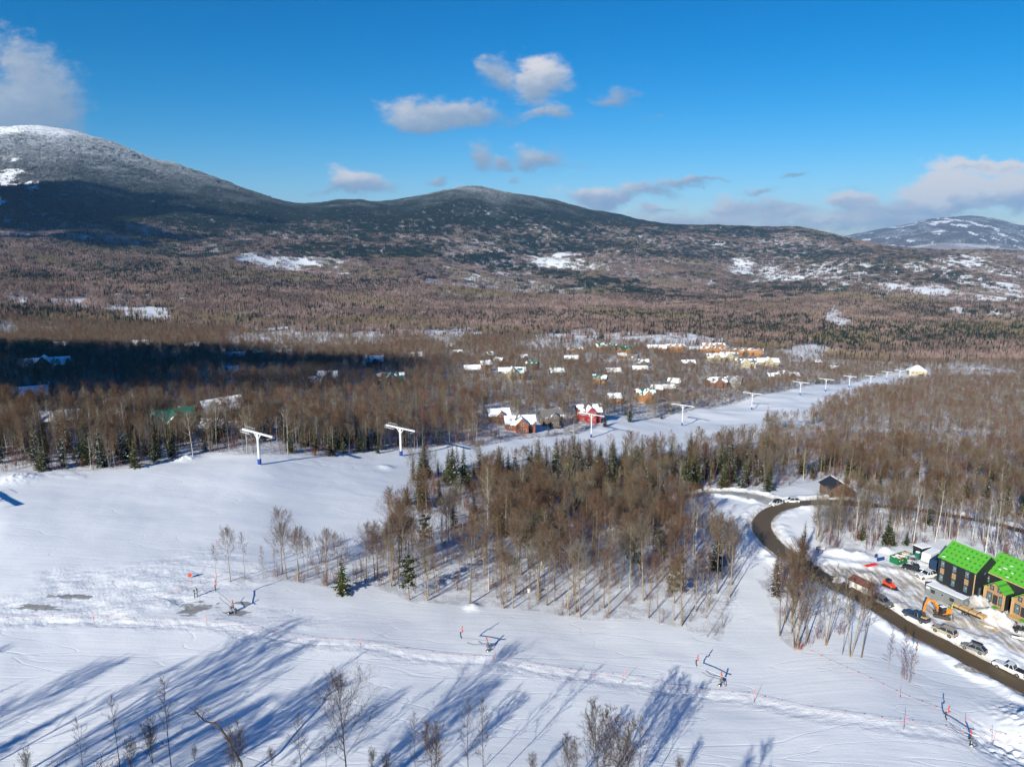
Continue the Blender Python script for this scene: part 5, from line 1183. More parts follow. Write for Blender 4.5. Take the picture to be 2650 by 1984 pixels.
# ------------------------------------------------------------------ rope lines with flags
FLAGM = mat('coral_flag', (.95,.12,.07), .6); ROPEM = mat('pale_orange_rope', (.72,.40,.33), .7)
def rope_line(pxs, poles, hp, hr, step, label, amp=.1):
    path = path_world(pxs, .7); c = path[0]; gz = ground(path[:,0], path[:,1]); o = (float(c[0]), float(c[1]), float(gz[0])); e = empty('rope_fence', o, 0, label, 'rope fence')
    sag = hr + amp*np.sin(np.arange(len(path))*.11); pts = [(path[i,0]-o[0], path[i,1]-o[1], gz[i]-o[2]+sag[i]) for i in range(0, len(path), 2)]
    MB().pipe(pts, .014, 4).build('rope', ROPEM, e); fm = MB()._add([(0,0,0),(.22,.02,-.02),(.20,.05,-.20),(.02,.03,-.19)], [(0,1,2,3)]).mesh('flag', FLAGM); n = 0
    dist = np.r_[0, np.cumsum(np.hypot(*np.diff(path, axis=0).T))]
    for s in np.arange(step, dist[-1], step):
        i = int(np.searchsorted(dist, s)); i = min(i, len(path)-1)
        if n < 95: link('flag', fm, e, (path[i,0]-o[0], path[i,1]-o[1], gz[i]-o[2]+sag[i]), (0, random.uniform(-.3,.3), random.uniform(-.5,.5)+R(15))); n += 1
    pm = MB().cyl((0,0,-.3),(0,0,hp),.032,n=6).mesh('pole', FLAGM); pl = MB().cyl((0,0,hp*.02),(0,0,hp*.35),.04,n=6).mesh('sleeve', DARKM)
    for (px, py) in poles:
        g = P(px, py); p = link('pole', pm, e, (g.x-o[0], g.y-o[1], g.z-o[2]), (random.uniform(-.1,.1), random.uniform(-.06,.2), 0)); link('sleeve', pl, p)
rope_line(ROPE_A_PX, [(244,1609),(536,1621),(933,1676),(1277,1715),(1611,1762),(1952,1811),(2339,1884),(2571,1907)], 2.7, 1.35, 2.75, 'long sagging rope with coral flags on thin poles across the lower piste')
rope_line([(2070,1680),(2122,1705),(2180,1732),(2250,1762),(2330,1800),(2410,1832),(2500,1862),(2620,1900)], [(2070,1680),(2330,1800),(2500,1862)], 1.5, .8, 2.2, 'rope with coral flags running down from the roadside trees to the lower right corner')
rope_line([(410,1560),(385,1555),(440,1542),(462,1534),(520,1510),(565,1490)], [(462,1534),(560,1492)], 1.4, .6, 3.5, 'short rope with coral flags climbing past the hydrants')
# ------------------------------------------------------------------ trees at the foot of the picture and the ones behind the camera whose shadows cross the piste
DARKBARK = tree_mat('dark_bark', (.085,.068,.055), (.065,.053,.045), (.11,.09,.07)); DARKTWIG = tree_mat('dark_twig', (.085,.055,.04), (.065,.047,.038), (.11,.075,.055))
FRONTB = [bare_tree('front_tree_a', 81, 18, .22, 30, 8, 5, .58, 1.35, tr=.15, bark=DARKBARK, twig=DARKTWIG, twr=.020, tsub=3), bare_tree('front_tree_b', 82, 15, .25, 19, 6, 4, .21, 1.5, tr=.08, bark=DARKBARK, twig=DARKTWIG, twr=.018, tsub=2),
          bare_tree('front_tree_c', 83, 14, .12, 15, 7, 6, .32, 1.5, tr=.10, forks=4, lean=.0, bark=DARKBARK, twig=DARKTWIG, twr=.019, tsub=2)]
def front_tree(px, py, Y, k, label, bend=0):
    v = (py - H0/2)/F; down = Y*(v*CP+SP)/(CP-v*SP); zt = CAMH-down; tt = Y*CP + down*SP; X = (px-W0/2)/F*tt; g = G(X, Y); h = zt-g.z; s = h/(20.5,15,14)[k]
    e = empty('bare_tree', g, random.uniform(0, 6), label, 'tree', 'bare trees along the bottom of the picture'); e.scale = (s, s, s); link('trunk', FRONTB[k][0], e); link('crown', FRONTB[k][1], e); return e
for a in [(884,1735,88,0,'tall bare tree with full fan shaped crown, biggest along the bottom edge'),(1560,1797,89,2,'broad many stemmed bare tree at the bottom, right of the middle'),(1620,1835,87,2,'right half companion of the broad many stemmed tree'),
    (418,1752,90,1,'thin reddish tree reaching highest in the lower left'),(287,1797,91,1,'thin dark stem second highest in the lower left'),(196,1856,88,1,'small thin tree nearest the lower left corner'),(380,1847,92,2,'reddish bushy tree between two thin stems lower left'),
    (600,1862,90,2,'wide shrubby bare crown behind the crooked limb'),(770,1840,88,1,'slim tree left of the fan shaped crown'),(1071,1843,90,1,'slim tree right of the fan shaped crown'),(1125,1905,91,1,'tiny sapling between slim trees bottom middle'),
    (1210,1807,90,1,'left one of two slim trees bottom middle'),(1248,1803,88,1,'right one of two slim trees bottom middle'),(960,1930,92,2,'low twiggy bush under the fan shaped crown'),(500,1925,93,2,'low twiggy bush beside the crooked limb'),(1000,1940,90,2,'low bush right of the tall fan tree'),(1480,1890,90,2,'low left shoulder of the broad many stemmed tree'),
    (1660,1850,87,1,'thin twig at the right of the broad tree'),(60,1930,89,2,'twiggy bush in the lower left corner'),(700,1930,93,2,'low bush left of the slim tree'),(840,1900,91,1,'thin sapling left beside the fan shaped crown'),(1120,1850,90,2,'bushy reddish crown by the slim tree right of the fan shaped crown'),(330,1900,90,2,'bushy stems between the two dark thin trees'),(1380,1940,92,2,'low bush between the slim pair and the broad many stemmed tree'),(1760,1950,92,2,'small bush right of the broad many stemmed tree')]: front_tree(*a)
def crooked():
    """the crooked limb that leans left out of the bottom edge"""
    rg = np.random.default_rng(4); Y = 90.; T, C = TB(), TB()
    def W(px, py, dy=0):
        v = (py-H0/2)/F; dn = (Y+dy)*(v*CP+SP)/(CP-v*SP); tt = (Y+dy)*CP + dn*SP; return np.array([(px-W0/2)/F*tt, Y+dy, CAMH-dn])
    g = G(W(640,1984)[0], Y); o = np.array(g); pts = [np.array([0,0,-.5]), W(632,2040)-o, W(624,1973)-o, W(600,1935,.5)-o, W(583,1900,1)-o, W(560,1873,1)-o, W(530,1865,.5)-o, W(515,1850,0)-o, W(505,1838,-.5)-o, W(513,1826,-1)-o]
    T.tube(pts, [.22,.2,.19,.17,.15,.13,.10,.08,.05,.025], 7, 0)
    for i in range(3, len(pts)-1):
        for k in range(5):
            d = _unit(rg.normal(size=3)*[1,.6,.7]+[0,0,.5]); L = rg.uniform(.8, 2.6); p = pts[i]*(.5)+pts[i+1]*.5; e1 = p+d*L*.5; e2 = e1+_unit(d+rg.normal(size=3)*.4)*L*.5; C.tube([p,e1,e2],[.04,.028,.01],3,0)
            for j in range(6): q = p+(e2-p)*rg.uniform(.3,1); dd = _unit(d+rg.normal(size=3)*.7); C.blade(q, q+dd*rg.uniform(.3,.9), .014, .006, _perp(dd, rg), 0)
    e = empty('bare_tree', g, 0, 'crooked grey limb leaning left with few twigs at the bottom', 'tree', 'bare trees along the bottom of the picture'); link('trunk', T.mesh('crooked_trunk', [mat('grey_bark', (.11,.095,.08), .9, var=.3)]), e); link('crown', C.mesh('crooked_crown', [TWIG]), e)
crooked()
CASTB = [bare_tree('shade_tree_a', 91, 17, .3, 26, 7, 5, .46, 1.1, tr=.22, twr=.036), bare_tree('shade_tree_b', 92, 15, .35, 16, 6, 4, .26, 1.3, tr=.16, twr=.034), bare_tree('shade_tree_c', 93, 15, .2, 13, 6, 5, .36, 1.2, tr=.18, forks=4, twr=.036)]
def shadow_caster(px, py, h, k, s_w=1.0, label='', Lx=None):
    tip = P(px, py); L = h/math.tan(SUN_EL)
    for _ in range(8):
        bx, by = tip.x-L*math.sin(SHADOW_AZ), tip.y-L*math.cos(SHADOW_AZ); gz = float(ground(bx, by)[0]) if by > 20 else 12.; L = max(5, (gz+h-tip.z)/math.tan(SUN_EL))
    conif = k >= 100; kk = k if conif else (0, 3, 5)[k]; pr = NEARS[k-100] if conif else CASTB[k]; hh = HNEAR[k] if conif else (17,15,15)[k]; s = h/hh
    tt = by*CP+(CAMH-gz-h)*SP; qx, qy = bx/max(tt,1)*F+W0/2, ((CAMH-gz-h)*CP-by*SP)/max(tt,1)*F+H0/2
    if -40 < qx < W0+40 and qy < H0-10: print('skip caster', px, py, int(qx), int(qy)); return
    e = empty('spruce_tree' if conif else 'bare_tree', (bx, by, gz), random.uniform(0, 6), label, 'tree', 'trees below the picture that shade the lower piste'); e.scale = (s*s_w, s*s_w, s); link('trunk', pr[0], e); link('crown', pr[1], e)
for i, a in enumerate([(75,1757,20,102,1.0),(62,1800,18,102,1.0),(65,1850,17,102,1.1),(300,1779,24,100,.9),(700,1763,22,102,1.0),(250,1728,22,0,.9),(690,1658,24,0,1.0),(705,1675,22,1,1.5),(745,1688,20,0,.8),(470,1720,19,1,1.3),(560,1790,17,0,.9),
    (845,1765,20,0,1.0),(830,1790,18,2,1.1),(1165,1765,17,0,.8),(1395,1672,23,0,1.05),(1340,1700,21,0,.95),(1300,1740,20,1,1.6),(1230,1780,22,0,1.1),(1250,1800,20,102,.8),(1510,1757,20,2,.9),(1440,1765,17,1,1.4),(1480,1780,19,0,.7),(1785,1717,21,0,1.15),(1740,1745,20,0,1.1),(1810,1760,18,2,1.2),
    (1944,1946,17,1,1.1),(1988,1925,18,1,1.2),(0,1680,20,1,1.4),(150,1860,18,1,1.3),(400,1850,20,0,1.0),(640,1830,19,0,.9),(980,1830,18,0,.9)]): shadow_caster(*a, label='%s below the picture, shadow tip %d from the left' % ('dark spruce' if a[3] >= 100 else 'bare tree', i+1))
# ------------------------------------------------------------------ vehicles
TYRE = mat('tyre', (.02,.02,.022), .8); RIM = mat('alloy_rim', (.45,.45,.46), .35, metal=.7); LAMPW = mat('headlight_glass', (.75,.77,.8), .15, spec=.8); LAMPR = mat('tail_light_red', (.45,.01,.01), .3); CARGLASS = mat('car_glass', (.02,.025,.03), .08, spec=.9); BLACKP = mat('black_plastic', (.025,.025,.028), .6)
PAINT = {'white': mat('white_car_paint', (.72,.73,.74), .3, coat=.5), 'black': mat('black_car_paint', (.014,.015,.02), .25, coat=.6), 'blue': mat('dark_blue_car_paint', (.035,.06,.10), .3, coat=.6, var=.15), 'beige': mat('beige_salted_paint', (.40,.35,.28), .5, var=.15, scale=2),
    'grey': mat('grey_salted_paint', (.22,.22,.23), .45, var=.2, scale=2), 'silver': mat('silver_car_paint', (.45,.46,.47), .35, metal=.3, coat=.4), 'dusty': mat('dusty_grey_paint', (.16,.155,.15), .5, var=.2, scale=2)}
def vehicle(name, px, py, yaw, kind, color, label, extras=(), facing=None, group=None):
    """yaw: heading in the plan; x forward, origin on the ground under the middle"""
    g = P(px, py); e = empty(name, g, yaw, label, {'pickup':'pickup truck','suv':'car','wagon':'car'}[kind], group); pm = PAINT[color]
    L, W, H, gc = {'pickup': (5.8, 2.0, 1.9, .42), 'suv': (4.9, 1.95, 1.8, .34), 'wagon': (4.75, 1.85, 1.62, .26)}[kind]; hl = L/2; belt = gc+.72 if kind != 'wagon' else gc+.66; wr = .40 if kind != 'wagon' else .35
    ax = (hl-.98, -hl+1.12) if kind == 'pickup' else (hl-.92, -hl+.95)
    if kind == 'pickup': prof = [(-hl,gc+.1),(-hl,belt+.02),(-hl+1.75,belt+.04),(hl-1.75,belt+.04),(hl-.35,belt-.04),(hl-.05,belt-.22),(hl,gc+.12),(hl-.2,gc-.05),(-hl+.15,gc-.02)]
    else: prof = [(-hl,gc+.12),(-hl+.02,belt-.05),(-hl+.15,belt+.05),(hl-1.35,belt+.05),(hl-.35,belt-.08),(hl-.04,belt-.28),(hl,gc+.1),(hl-.2,gc-.04),(-hl+.15,gc-.02)]
    b = MB().prism(prof, -W/2, W/2); b.bevel(.07, 2); b.build('body', pm, e)
    if kind == 'pickup': cab = [(hl-1.95,belt),(hl-2.55,H-.03),(-hl+2.15,H-.03),(-hl+1.85,belt)]
    elif kind == 'suv': cab = [(hl-1.3,belt),(hl-2.05,H-.03),(-hl+.45,H-.03),(-hl+.08,belt)]
    else: cab = [(hl-1.25,belt),(hl-2.1,H-.03),(-hl+.95,H-.05),(-hl+.1,belt)]
    def loft(cab, w0, w1, z0, z1, grow=0.0):
        V = []
        for i, (x, z) in enumerate(cab):
            w = w0 if z < (belt+.1) else w1; x2 = x + grow*(1 if i < 2 else -1)
            V += [(x2, -w/2, z), (x2, w/2, z)]
        return V, [(0,2,4,6),(1,7,5,3),(0,1,3,2),(2,3,5,4),(4,5,7,6),(6,7,1,0)]
    V, Fs = loft(cab, W-.10, W-.42, 0, 0); MB()._add(V, Fs).build('windows', CARGLASS, e)
    x1, x2 = cab[1][0], cab[2][0]; rf = MB().box(((x1+x2)/2,0,H-.02),(x1-x2+.08,W-.40,.07)).bevel(.03)
    ro = rf.build('roof', pm if 'blackroof' not in extras else BLACKP, e)
    pl = MB()
    for (xa, za), (xb, zb) in ((cab[0], cab[1]), (cab[3], cab[2])):
        for s in (-1,1): pl.cyl((xa, s*(W/2-.05), za), (xb, s*(W/2-.20), zb), .055, n=5)
    xm = (x1+x2)/2
    for s in (-1,1): pl.cyl((xm+.1, s*(W/2-.04), belt), (xm, s*(W/2-.20), H-.04), .05, n=5)
    pl.build('pillars', pm, e)
    if kind == 'pickup':
        bl = 1.65; MB().box((-hl+.1+bl/2,0,belt+.055),(bl,W-.36,.03)).build('bed_floor' if 'cover' not in extras else 'bed_cover', BLACKP, e)
        if 'load' in extras: MB().box((-hl+.9,.2,belt+.16),(1.2,.5,.2),rz=.3).box((-hl+.6,-.4,belt+.14),(.6,.5,.18)).build('cargo', mat('plywood',(.5,.34,.16),.8,var=.2), e)
        if 'snowbed' in extras: MB().box((-hl+.95,0,belt+.1),(1.5,W-.5,.14)).bevel(.05).build('bed_snow', SNOWM, e)
    for x in ax:
        for s in (-1,1):
            c = Vector((x, s*(W/2-.10), wr)); w = MB().cyl(c-Vector((0,.13,0)), c+Vector((0,.13,0)), wr, n=18).bevel(.03).build('wheel', TYRE, e); MB().cyl(c+Vector((0,s*.10,0)), c+Vector((0,s*.145,0)), wr*.62, n=12).build('rim', RIM, w)
            MB().cyl(c+Vector((0,s*.015,.02)), c+Vector((0,s*.05,.02)), wr+.09, n=18).build('wheel_arch', BLACKP, e)
    for s in (-1,1):
        MB().box((hl-.06, s*(W/2-.26), belt-.26),(.10,.40,.17)).build('headlight', LAMPW, e); MB().box((-hl+.0, s*(W/2-.13), belt-.14),(.06,.17,.34)).build('tail_light', LAMPR, e); MB().box((cab[0][0]-.15, s*(W/2+.10), belt+.1),(.14,.2,.16)).build('mirror', BLACKP if color != 'white' else pm, e)
    MB().box((hl-.0,0,belt-.28),(.06,W*.45,.22)).build('grille', BLACKP, e); MB().box((hl-.02,0,gc+.08),(.12,W-.12,.16)).build('bumper', BLACKP, e); MB().box((-hl+.0,0,gc+.12),(.12,W-.12,.16)).build('bumper', BLACKP, e)
    if 'roofbox' in extras: MB().box((-.55,-.25,H+.22),(2.0,.75,.34)).bevel(.12,2).build('roof_box', BLACKP, e)
    if 'rack' in extras: MB().pipe([(x1-.1,-W/2+.28,H+.08),(x2+.1,-W/2+.28,H+.08)],.03,5).pipe([(x1-.1,W/2-.28,H+.08),(x2+.1,W/2-.28,H+.08)],.03,5).build('roof_rack', BLACKP, e)
    if 'snowroof' in extras: MB().box((xm,0,H+.05),(x1-x2-.3,W-.6,.08)).bevel(.03).build('roof_snow', SNOWM, ro)
    return e
def heading(a, b):
    p, q = P(*a), P(*b); return math.atan2(q.y-p.y, q.x-p.x)
RG = 'cars parked along the road'
hr = lambda a, b: heading(a, b)
vehicle('car', 2283, 1562, hr((2283,1560),(2322,1582)), 'suv', 'dusty', 'dusty dark car furthest up the line, behind bare branches beside the sign shelter', ('rack',), group=RG)
vehicle('pickup_truck', 2369, 1604, hr((2410,1624),(2340,1588)), 'pickup', 'blue', 'dark blue pickup with loaded open bed beside the orange excavator', ('load',), group=RG)
vehicle('car', 2443, 1641, hr((2470,1656),(2412,1627)), 'suv', 'beige', 'beige salted estate parked behind the dark blue pickup', ('rack',), group=RG)
vehicle('car', 2519, 1682, hr((2560,1700),(2480,1662)), 'wagon', 'grey', 'grey wagon with black roof box on the roadside', ('roofbox','rack'), group=RG)
vehicle('pickup_truck', 2612, 1733, hr((2660,1757),(2570,1712)), 'pickup', 'white', 'white pickup with black covered bed at the right edge', ('cover',), group=RG)
vehicle('car', 2345, 1455, hr((2395,1470),(2320,1452)), 'suv', 'silver', 'silver estate car parked next to the green dumpster', ('rack','snowroof'), group='vehicles in the building yard')
vehicle('pickup_truck', 2365, 1480, hr((2400,1488),(2335,1470)), 'pickup', 'black', 'black pickup parked between a silver car and a white pickup', ('snowbed',), group='vehicles in the building yard')
vehicle('pickup_truck', 2397, 1501, hr((2420,1495),(2370,1500)), 'pickup', 'white', 'white pickup parked in front of the navy trailer', (), group='vehicles in the building yard')
vehicle('car', 2008, 1304, hr((2028,1298),(1992,1308)), 'suv', 'white', 'white car with dark roof rack at the road bend, left of two', ('rack','blackroof'), group='white cars at the road bend')
vehicle('car', 2048, 1297, hr((2070,1298),(2030,1298)), 'suv', 'white', 'white car with roof rack at the road bend, right of two', ('rack',), group='white cars at the road bend')
# ------------------------------------------------------------------ building site
BLACKW = mat('black_siding', (.018,.02,.024), .6, var=.15, scale=3); TANP = mat('tan_panel', (.36,.22,.12), .7, var=.08); OSB = mat('raw_lumber', (.55,.36,.17), .75, var=.15, scale=3); STICK = mat('yellow_sticker', (.75,.45,.08), .6)
A0, A1 = P(2422,1507), P(2515,1551); ang = math.atan2(A1.y-A0.y, A1.x-A0.x)
BANG = ang      # the fronts of both houses run along this line, x local along it, outwards is local -y
def front_frame(p, name, label, cat='house'):
    return empty(name, p, BANG, label, cat)
SITEGLASS = mat('pale_window_glass', (.10,.17,.21), .12, spec=.9)
def site_window(par, x, z, w, h, y=0, st=True, face='-y'):
    o = window(par, x, y, z, w*1.15, h*1.1, face, fm=BLACKP, gm=SITEGLASS)
    if st and face == '-y': MB().box((x+w*.12, y-.13, z+h*.12),(w*.26,.02,h*.13)).build('sticker', STICK, o)
    return o
def new_house():
    L = (A1-A0).length; L = max(9.5, L); e = front_frame(A0, 'new_house', 'black sided new house with bright green roof sheathing and tan panels between its windows', 'house'); D = 9.0; H = 6.4; rise = 3.6
    s = 1
    # the house stands behind its front line: local +y points away from the road
    wall_block(e, L/2, D/2, L, D, H, rise, BLACKW); gable_roof(e, L/2, D/2, H, L, D, rise, .25, GREENSHEET, .0, 3)
    for x in (L*.13, L*.46, L*.80):
        MB().box((x,-.03,H*.50),(1.05,.06,1.5)).build('panel', TANP, e)
        for z in (H*.22, H*.80): site_window(e, x, z, 1.05, 1.7)
    MB().box((L+.02,-.0,H/2-.6),(.16,.16,H+1.0)).build('corner_board', OSB, e); MB().box((L/2,-.29,H-.12),(L+.5,.05,.25)).build('fascia', BLACKP, e)
    for (y, z, w, h) in ((2.2,H*.2,.8,2.0),(3.4,H*.9,.7,.7),(6.5,H*.25,.9,1.4)): site_window(e, L, z, w, h, y=y, face='x', st=False)
    MB().cyl((L*.9,-.35,-.2),(L*.9,-.35,H*.92),.05,n=6).build('downpipe', BLACKP, e)
    ro = [c for c in e.children if c.name.startswith('roof')][0]
    for (x, f, w) in ((.9,.14,.9),(L*.62,.5,.35)):
        z = H - .25*rise/(D/2) + f*(rise+.2) + .26; y = -.25 + f*(D/2+.25); MB().ball((x, y, z),.5,10,(w,.9,.16)).build('snow_patch', SNOWM, ro, smooth=True)
    return e
new_house()
B0 = P(2543,1538)
def new_house2():
    L = 15.; e = front_frame(B0, 'new_house', 'second new house with green sheathed roof, tan gabled entrance porch and torn snow patches', 'house'); D, H, rise = 9.5, 6.4, 3.8
    wall_block(e, L/2, D/2, L, D, H, rise, BLACKW); gable_roof(e, L/2, D/2, H, L, D, rise, .3, GREENSHEET, .0, 5); ro = [c for c in e.children if c.name.startswith('roof')][0]
    MB().box((L/2,-.33,H-.1),(L+.6,.06,.22)).build('fascia', OSB, e)
    for (x, f, sx, sy) in ((3.2,.42,1.1,.9),(4.1,.6,.8,.9),(2.4,.3,.6,.6),(5.2,.35,.6,.5),(.3,.25,.5,1.0),(.5,.45,.35,.6),(4.9,.12,.8,.3)):
        z = H - .25 + f*(rise+.3) + .27; y = -.3 + f*(D/2+.3); MB().ball((x, y, z),.55,10,(sx,sy,.12)).build('snow_patch', SNOWM, ro, smooth=True)
    site_window(e, .8, H*.72, .9, 1.7); site_window(e, .8, H*.25, .9, 1.6)
    # tan gabled porch bay
    def bay(x, w, out, h, door=True):
        r = w*.42
        MB().prism([(x-w/2,-1.2),(x+w/2,-1.2),(x+w/2,h),(x,h+r),(x-w/2,h)], -out, 0).build('bay_wall', BLACKW, e)
        fr = MB().prism([(x-w/2+.05,.1),(x+w/2-.05,.1),(x+w/2-.05,h-.05),(x,h+r-.1),(x-w/2+.05,h-.05)], -out-.06, -out-.005).build('bay_front', TANP, e)
        for sx in (-1,1): MB().box((x+sx*w/2,-out-.35,h/2-.1),(.14,.8,h+.2)).build('frame_post', OSB, e)
        k = r/(w/2)
        for sx in (-1,1):
            V = [(x,-out-.75,h+r+.05),(x,0,h+r+.05),(x+sx*(w/2+.25),0,h-.25*k+.05),(x+sx*(w/2+.25),-out-.75,h-.25*k+.05)]; V += [(a,b,c+.2) for a,b,c in V]
            MB()._add(V, [(0,1,2,3),(4,7,6,5),(0,4,5,1),(1,5,6,2),(2,6,7,3),(3,7,4,0)]).build('bay_roof', GREENSHEET, e)
        MB().box((x,-out-1.0,.0),(w+.2,2.0,.22)).build('porch_floor', OSB, e); MB().box((x+.9,-out-1.0,.14),(1.4,1.3,.05)).build('green_mat', GREENSHEET, e)
        for sx in (-.25,.25): site_window(e, x+sx*w*.8, h+.15, .8, 1.0, y=-out-.05)
        site_window(e, x-w*.28, h*.42, 1.1, 2.1, y=-out-.05); site_window(e, x+w*.33, h*.42, .9, 2.1, y=-out-.05, st=False); MB().box((x+.15,-out-.1,h*.38),(1.1,.08,2.3)).build('doorway', DARKM, e)
    bay(4.6, 4.6, 2.6, 4.0); bay(11.2, 4.6, 2.6, 4.2); return e
new_house2()
def gbox(name, px, py, dims, label, cat, m, yawp, z=0.0, group=None):
    g = P(px, py); e = empty(name, g, hr(*yawp), label, cat, group); return e
def office():
    e = gbox('office_trailer', 2448,1556,None,'long grey site office container with snow on its flat roof','container',None,((2407,1535),(2497,1575))); L,W,H = 9.0,2.6,2.7; gm = mat('grey_corrugated',(.20,.215,.22),.55,var=.1)
    MB().box((0,0,H/2+.15),(L,W,H)).build('body', gm, e); rb = MB()
    for k in range(36): rb.box((-L/2+.15+k*.25,-W/2-.03,H/2+.15),(.09,.05,H-.2))
    rb.build('ribs', gm, e)
    for x in (-2.6,2.0): window(e, x, -W/2-.05, 1.75, 1.0, .8, fm=BLACKP)
    MB().box((-.3,-W/2-.05,1.25),(.95,.06,2.0)).build('door', gm, e); MB().box((-.3,-W/2-.09,1.9),(.35,.03,.35)).build('door_window', CARGLASS, e); MB().box((-3.9,-W/2-.06,2.2),(.9,.04,.5)).build('notice', TRIM, e)
    MB().box((0,0,H+.22),(L-.1,W-.1,.16)).bevel(.05).build('roof_snow', SNOWM, e)
    MB().box((L/2+.25,.3,1.9),(.5,.9,.8)).build('air_unit', gm, e); MB().box((L/2+.05,-.8,1.2),(.06,.3,.4)).build('meter', STICK, e)
office()
def dumpster():
    e = gbox('dumpster', 2332,1455,None,'green skip full of snowy wood scraps beside the bend wood','skip',None,((2303,1455),(2362,1440))); gm = mat('skip_green',(.008,.14,.055),.5,var=.2); L,W,H = 6.6,2.4,1.9
    b = MB(); b.box((0,-W/2,H/2),(L,.1,H)).box((0,W/2,H/2),(L,.1,H)).box((-L/2,0,H/2),(.1,W-.1,H)).box((L/2,0,H/2),(.1,W-.1,H)).box((0,0,.15),(L-.1,W-.1,.1)); b.build('bin', gm, e); r = MB()
    for k in range(8): r.box((-L/2+.5+k*.8,-W/2-.09,H*.5),(.12,.08,H*.85))
    r.box((0,-W/2-.08,H),(L+.1,.14,.12)).box((0,W/2+.08,H),(L+.1,.14,.12)).box((-L/2-.08,0,H),(.14,W,.12)); r.build('ribs', gm, e)
    rs = random.Random(3); d = MB()
    for k in range(26): d.box((rs.uniform(-2.8,2.9),rs.uniform(-.9,.9),H-.25+rs.uniform(0,.3)),(rs.uniform(.5,1.8),rs.uniform(.1,.5),.06),rz=rs.uniform(0,3),rx=rs.uniform(-.4,.4))
    d.build('wood_scraps', OSB, e); s = MB(); 
    for k in range(14): s.ball((rs.uniform(-2.8,2.2),rs.uniform(-.9,.9),H-.2),rs.uniform(.35,.7),8,(1,1,.3))
    s.build('snow', SNOWM, e, smooth=True)
    for x in (-2.9,-1.6,2.2): MB().box((x,-W/2-.15,1.3),(.45,.02,.4)).build('label_plate', TRIM if x != -1.6 else STICK, e)
dumpster()
def toilet():
    e = gbox('portable_toilet', 2373,1450,None,'green portable toilet with white snow dome beside the skip','toilet',None,((2360,1455),(2385,1450))); gm = mat('toilet_green',(.01,.15,.12),.5); MB().box((0,0,1.05),(1.1,1.1,2.1)).bevel(.05).build('cabin', gm, e)
    MB().box((0,-.57,1.05),(.8,.04,1.85)).build('door', mat('toilet_door',(.015,.10,.085),.5), e); MB().box((.1,-.60,1.6),(.22,.02,.22)).build('sign_plate', LAMPR, e); MB().ball((0,0,2.12),.62,12,(1,1,.4)).build('snow_cap', SNOWM, e, smooth=True)
    e = gbox('storage_shed', 2384,1442,None,'dark storage box with thick flat snow on top behind the portable toilet','shed',None,((2370,1442),(2400,1436))); MB().box((0,0,1.5),(3.6,2.6,3.0)).build('body', BLACKW, e); MB().box((0,0,3.15),(3.8,2.8,.3)).bevel(.1).build('roof_snow', SNOWM, e); MB().box((-.6,-1.32,1.2),(1.0,.04,2.1)).build('door', DARKM, e)
toilet()
def trailer(px, py, yawp, L, W, H, m, name, label, snow=True, tip=False):
    e = gbox(name, px, py, None, label, 'trailer', m, yawp); MB().box((0,0,H/2+.5),(L,W,H)).bevel(.06).build('body', m, e); fr = MB().pipe([(L/2,-W*.4,.45),(L/2+1.3,0,.45),(L/2,W*.4,.45)],.06,6).box((0,0,.45),(L,W*.8,.1)); fr.build('drawbar', BLACKP, e)
    if snow: MB().box((0,0,H+.58),(L-.1,W-.1,.15)).bevel(.05).build('roof_snow', SNOWM, e)
    for x in (-.45,.45):
        for s in (-1,1): w = MB().cyl((x,s*(W/2-.05)-.1,.36),(x,s*(W/2-.05)+.1,.36),.36,n=14).build('wheel', TYRE, e); MB().cyl((x,s*(W/2+.06)-.02,.36),(x,s*(W/2+.06)+.02,.36),.2,n=10).build('rim', RIM, w)
    MB().box((-L/2-.03,0,H/2+.5),(.05,W-.3,H-.25)).build('rear_door', m, e); return e
trailer(2406,1455,((2396,1462),(2424,1448)),5.6,2.3,2.3,mat('white_box_trailer',(.75,.76,.78),.4),'box_trailer','white box trailer with snowy roof behind the white pickup')
trailer(2425,1473,((2412,1480),(2440,1462)),5.2,2.3,2.6,mat('navy_box_trailer',(.02,.045,.10),.45),'box_trailer','navy box trailer squeezed between the white trailer and the black house',snow=False)
trailer(2418,1538,((2400,1520),(2440,1552)),5.5,1.6,1.7,mat('blue_steel_trailer',(.02,.045,.11),.5),'dump_trailer','dark blue steel tipping body leaning beside the grey site office',snow=False)
def lumber_trailer():
    e = gbox('lumber_trailer', 2506,1590,None,'open trailer loaded with long strapped lumber boards','trailer',None,((2475,1570),(2535,1598))); MB().box((0,0,.75),(6.4,2.0,.12)).box((0,-1.0,.95),(6.4,.06,.35)).box((0,1.0,.95),(6.4,.06,.35)).build('deck', BLACKP, e)
    l = MB(); rs = random.Random(2)
    for k in range(22): l.box((rs.uniform(-.2,.4),-.75+.5*(k % 4),.9+.13*(k//4)),(6.6+rs.uniform(-.3,.4),.42,.1))
    l.build('boards', OSB, e)
    for x in (-1.8,.4,2.2): MB().box((x,0,1.2),(.1,1.95,.9)).build('strap', DARKM, e)
    for x in (-.5,.45):
        for s in (-1,1): w = MB().cyl((x,s*1.12-.1,.4),(x,s*1.12+.1,.4),.4,n=14).build('wheel', TYRE, e); MB().cyl((x,s*1.24-.02,.4),(x,s*1.24+.02,.4),.22,n=10).build('rim', RIM, w)
    MB().pipe([(-3.2,-.8,.7),(-4.6,0,.6),(-3.2,.8,.7)],.07,6).build('drawbar', BLACKP, e)
lumber_trailer()
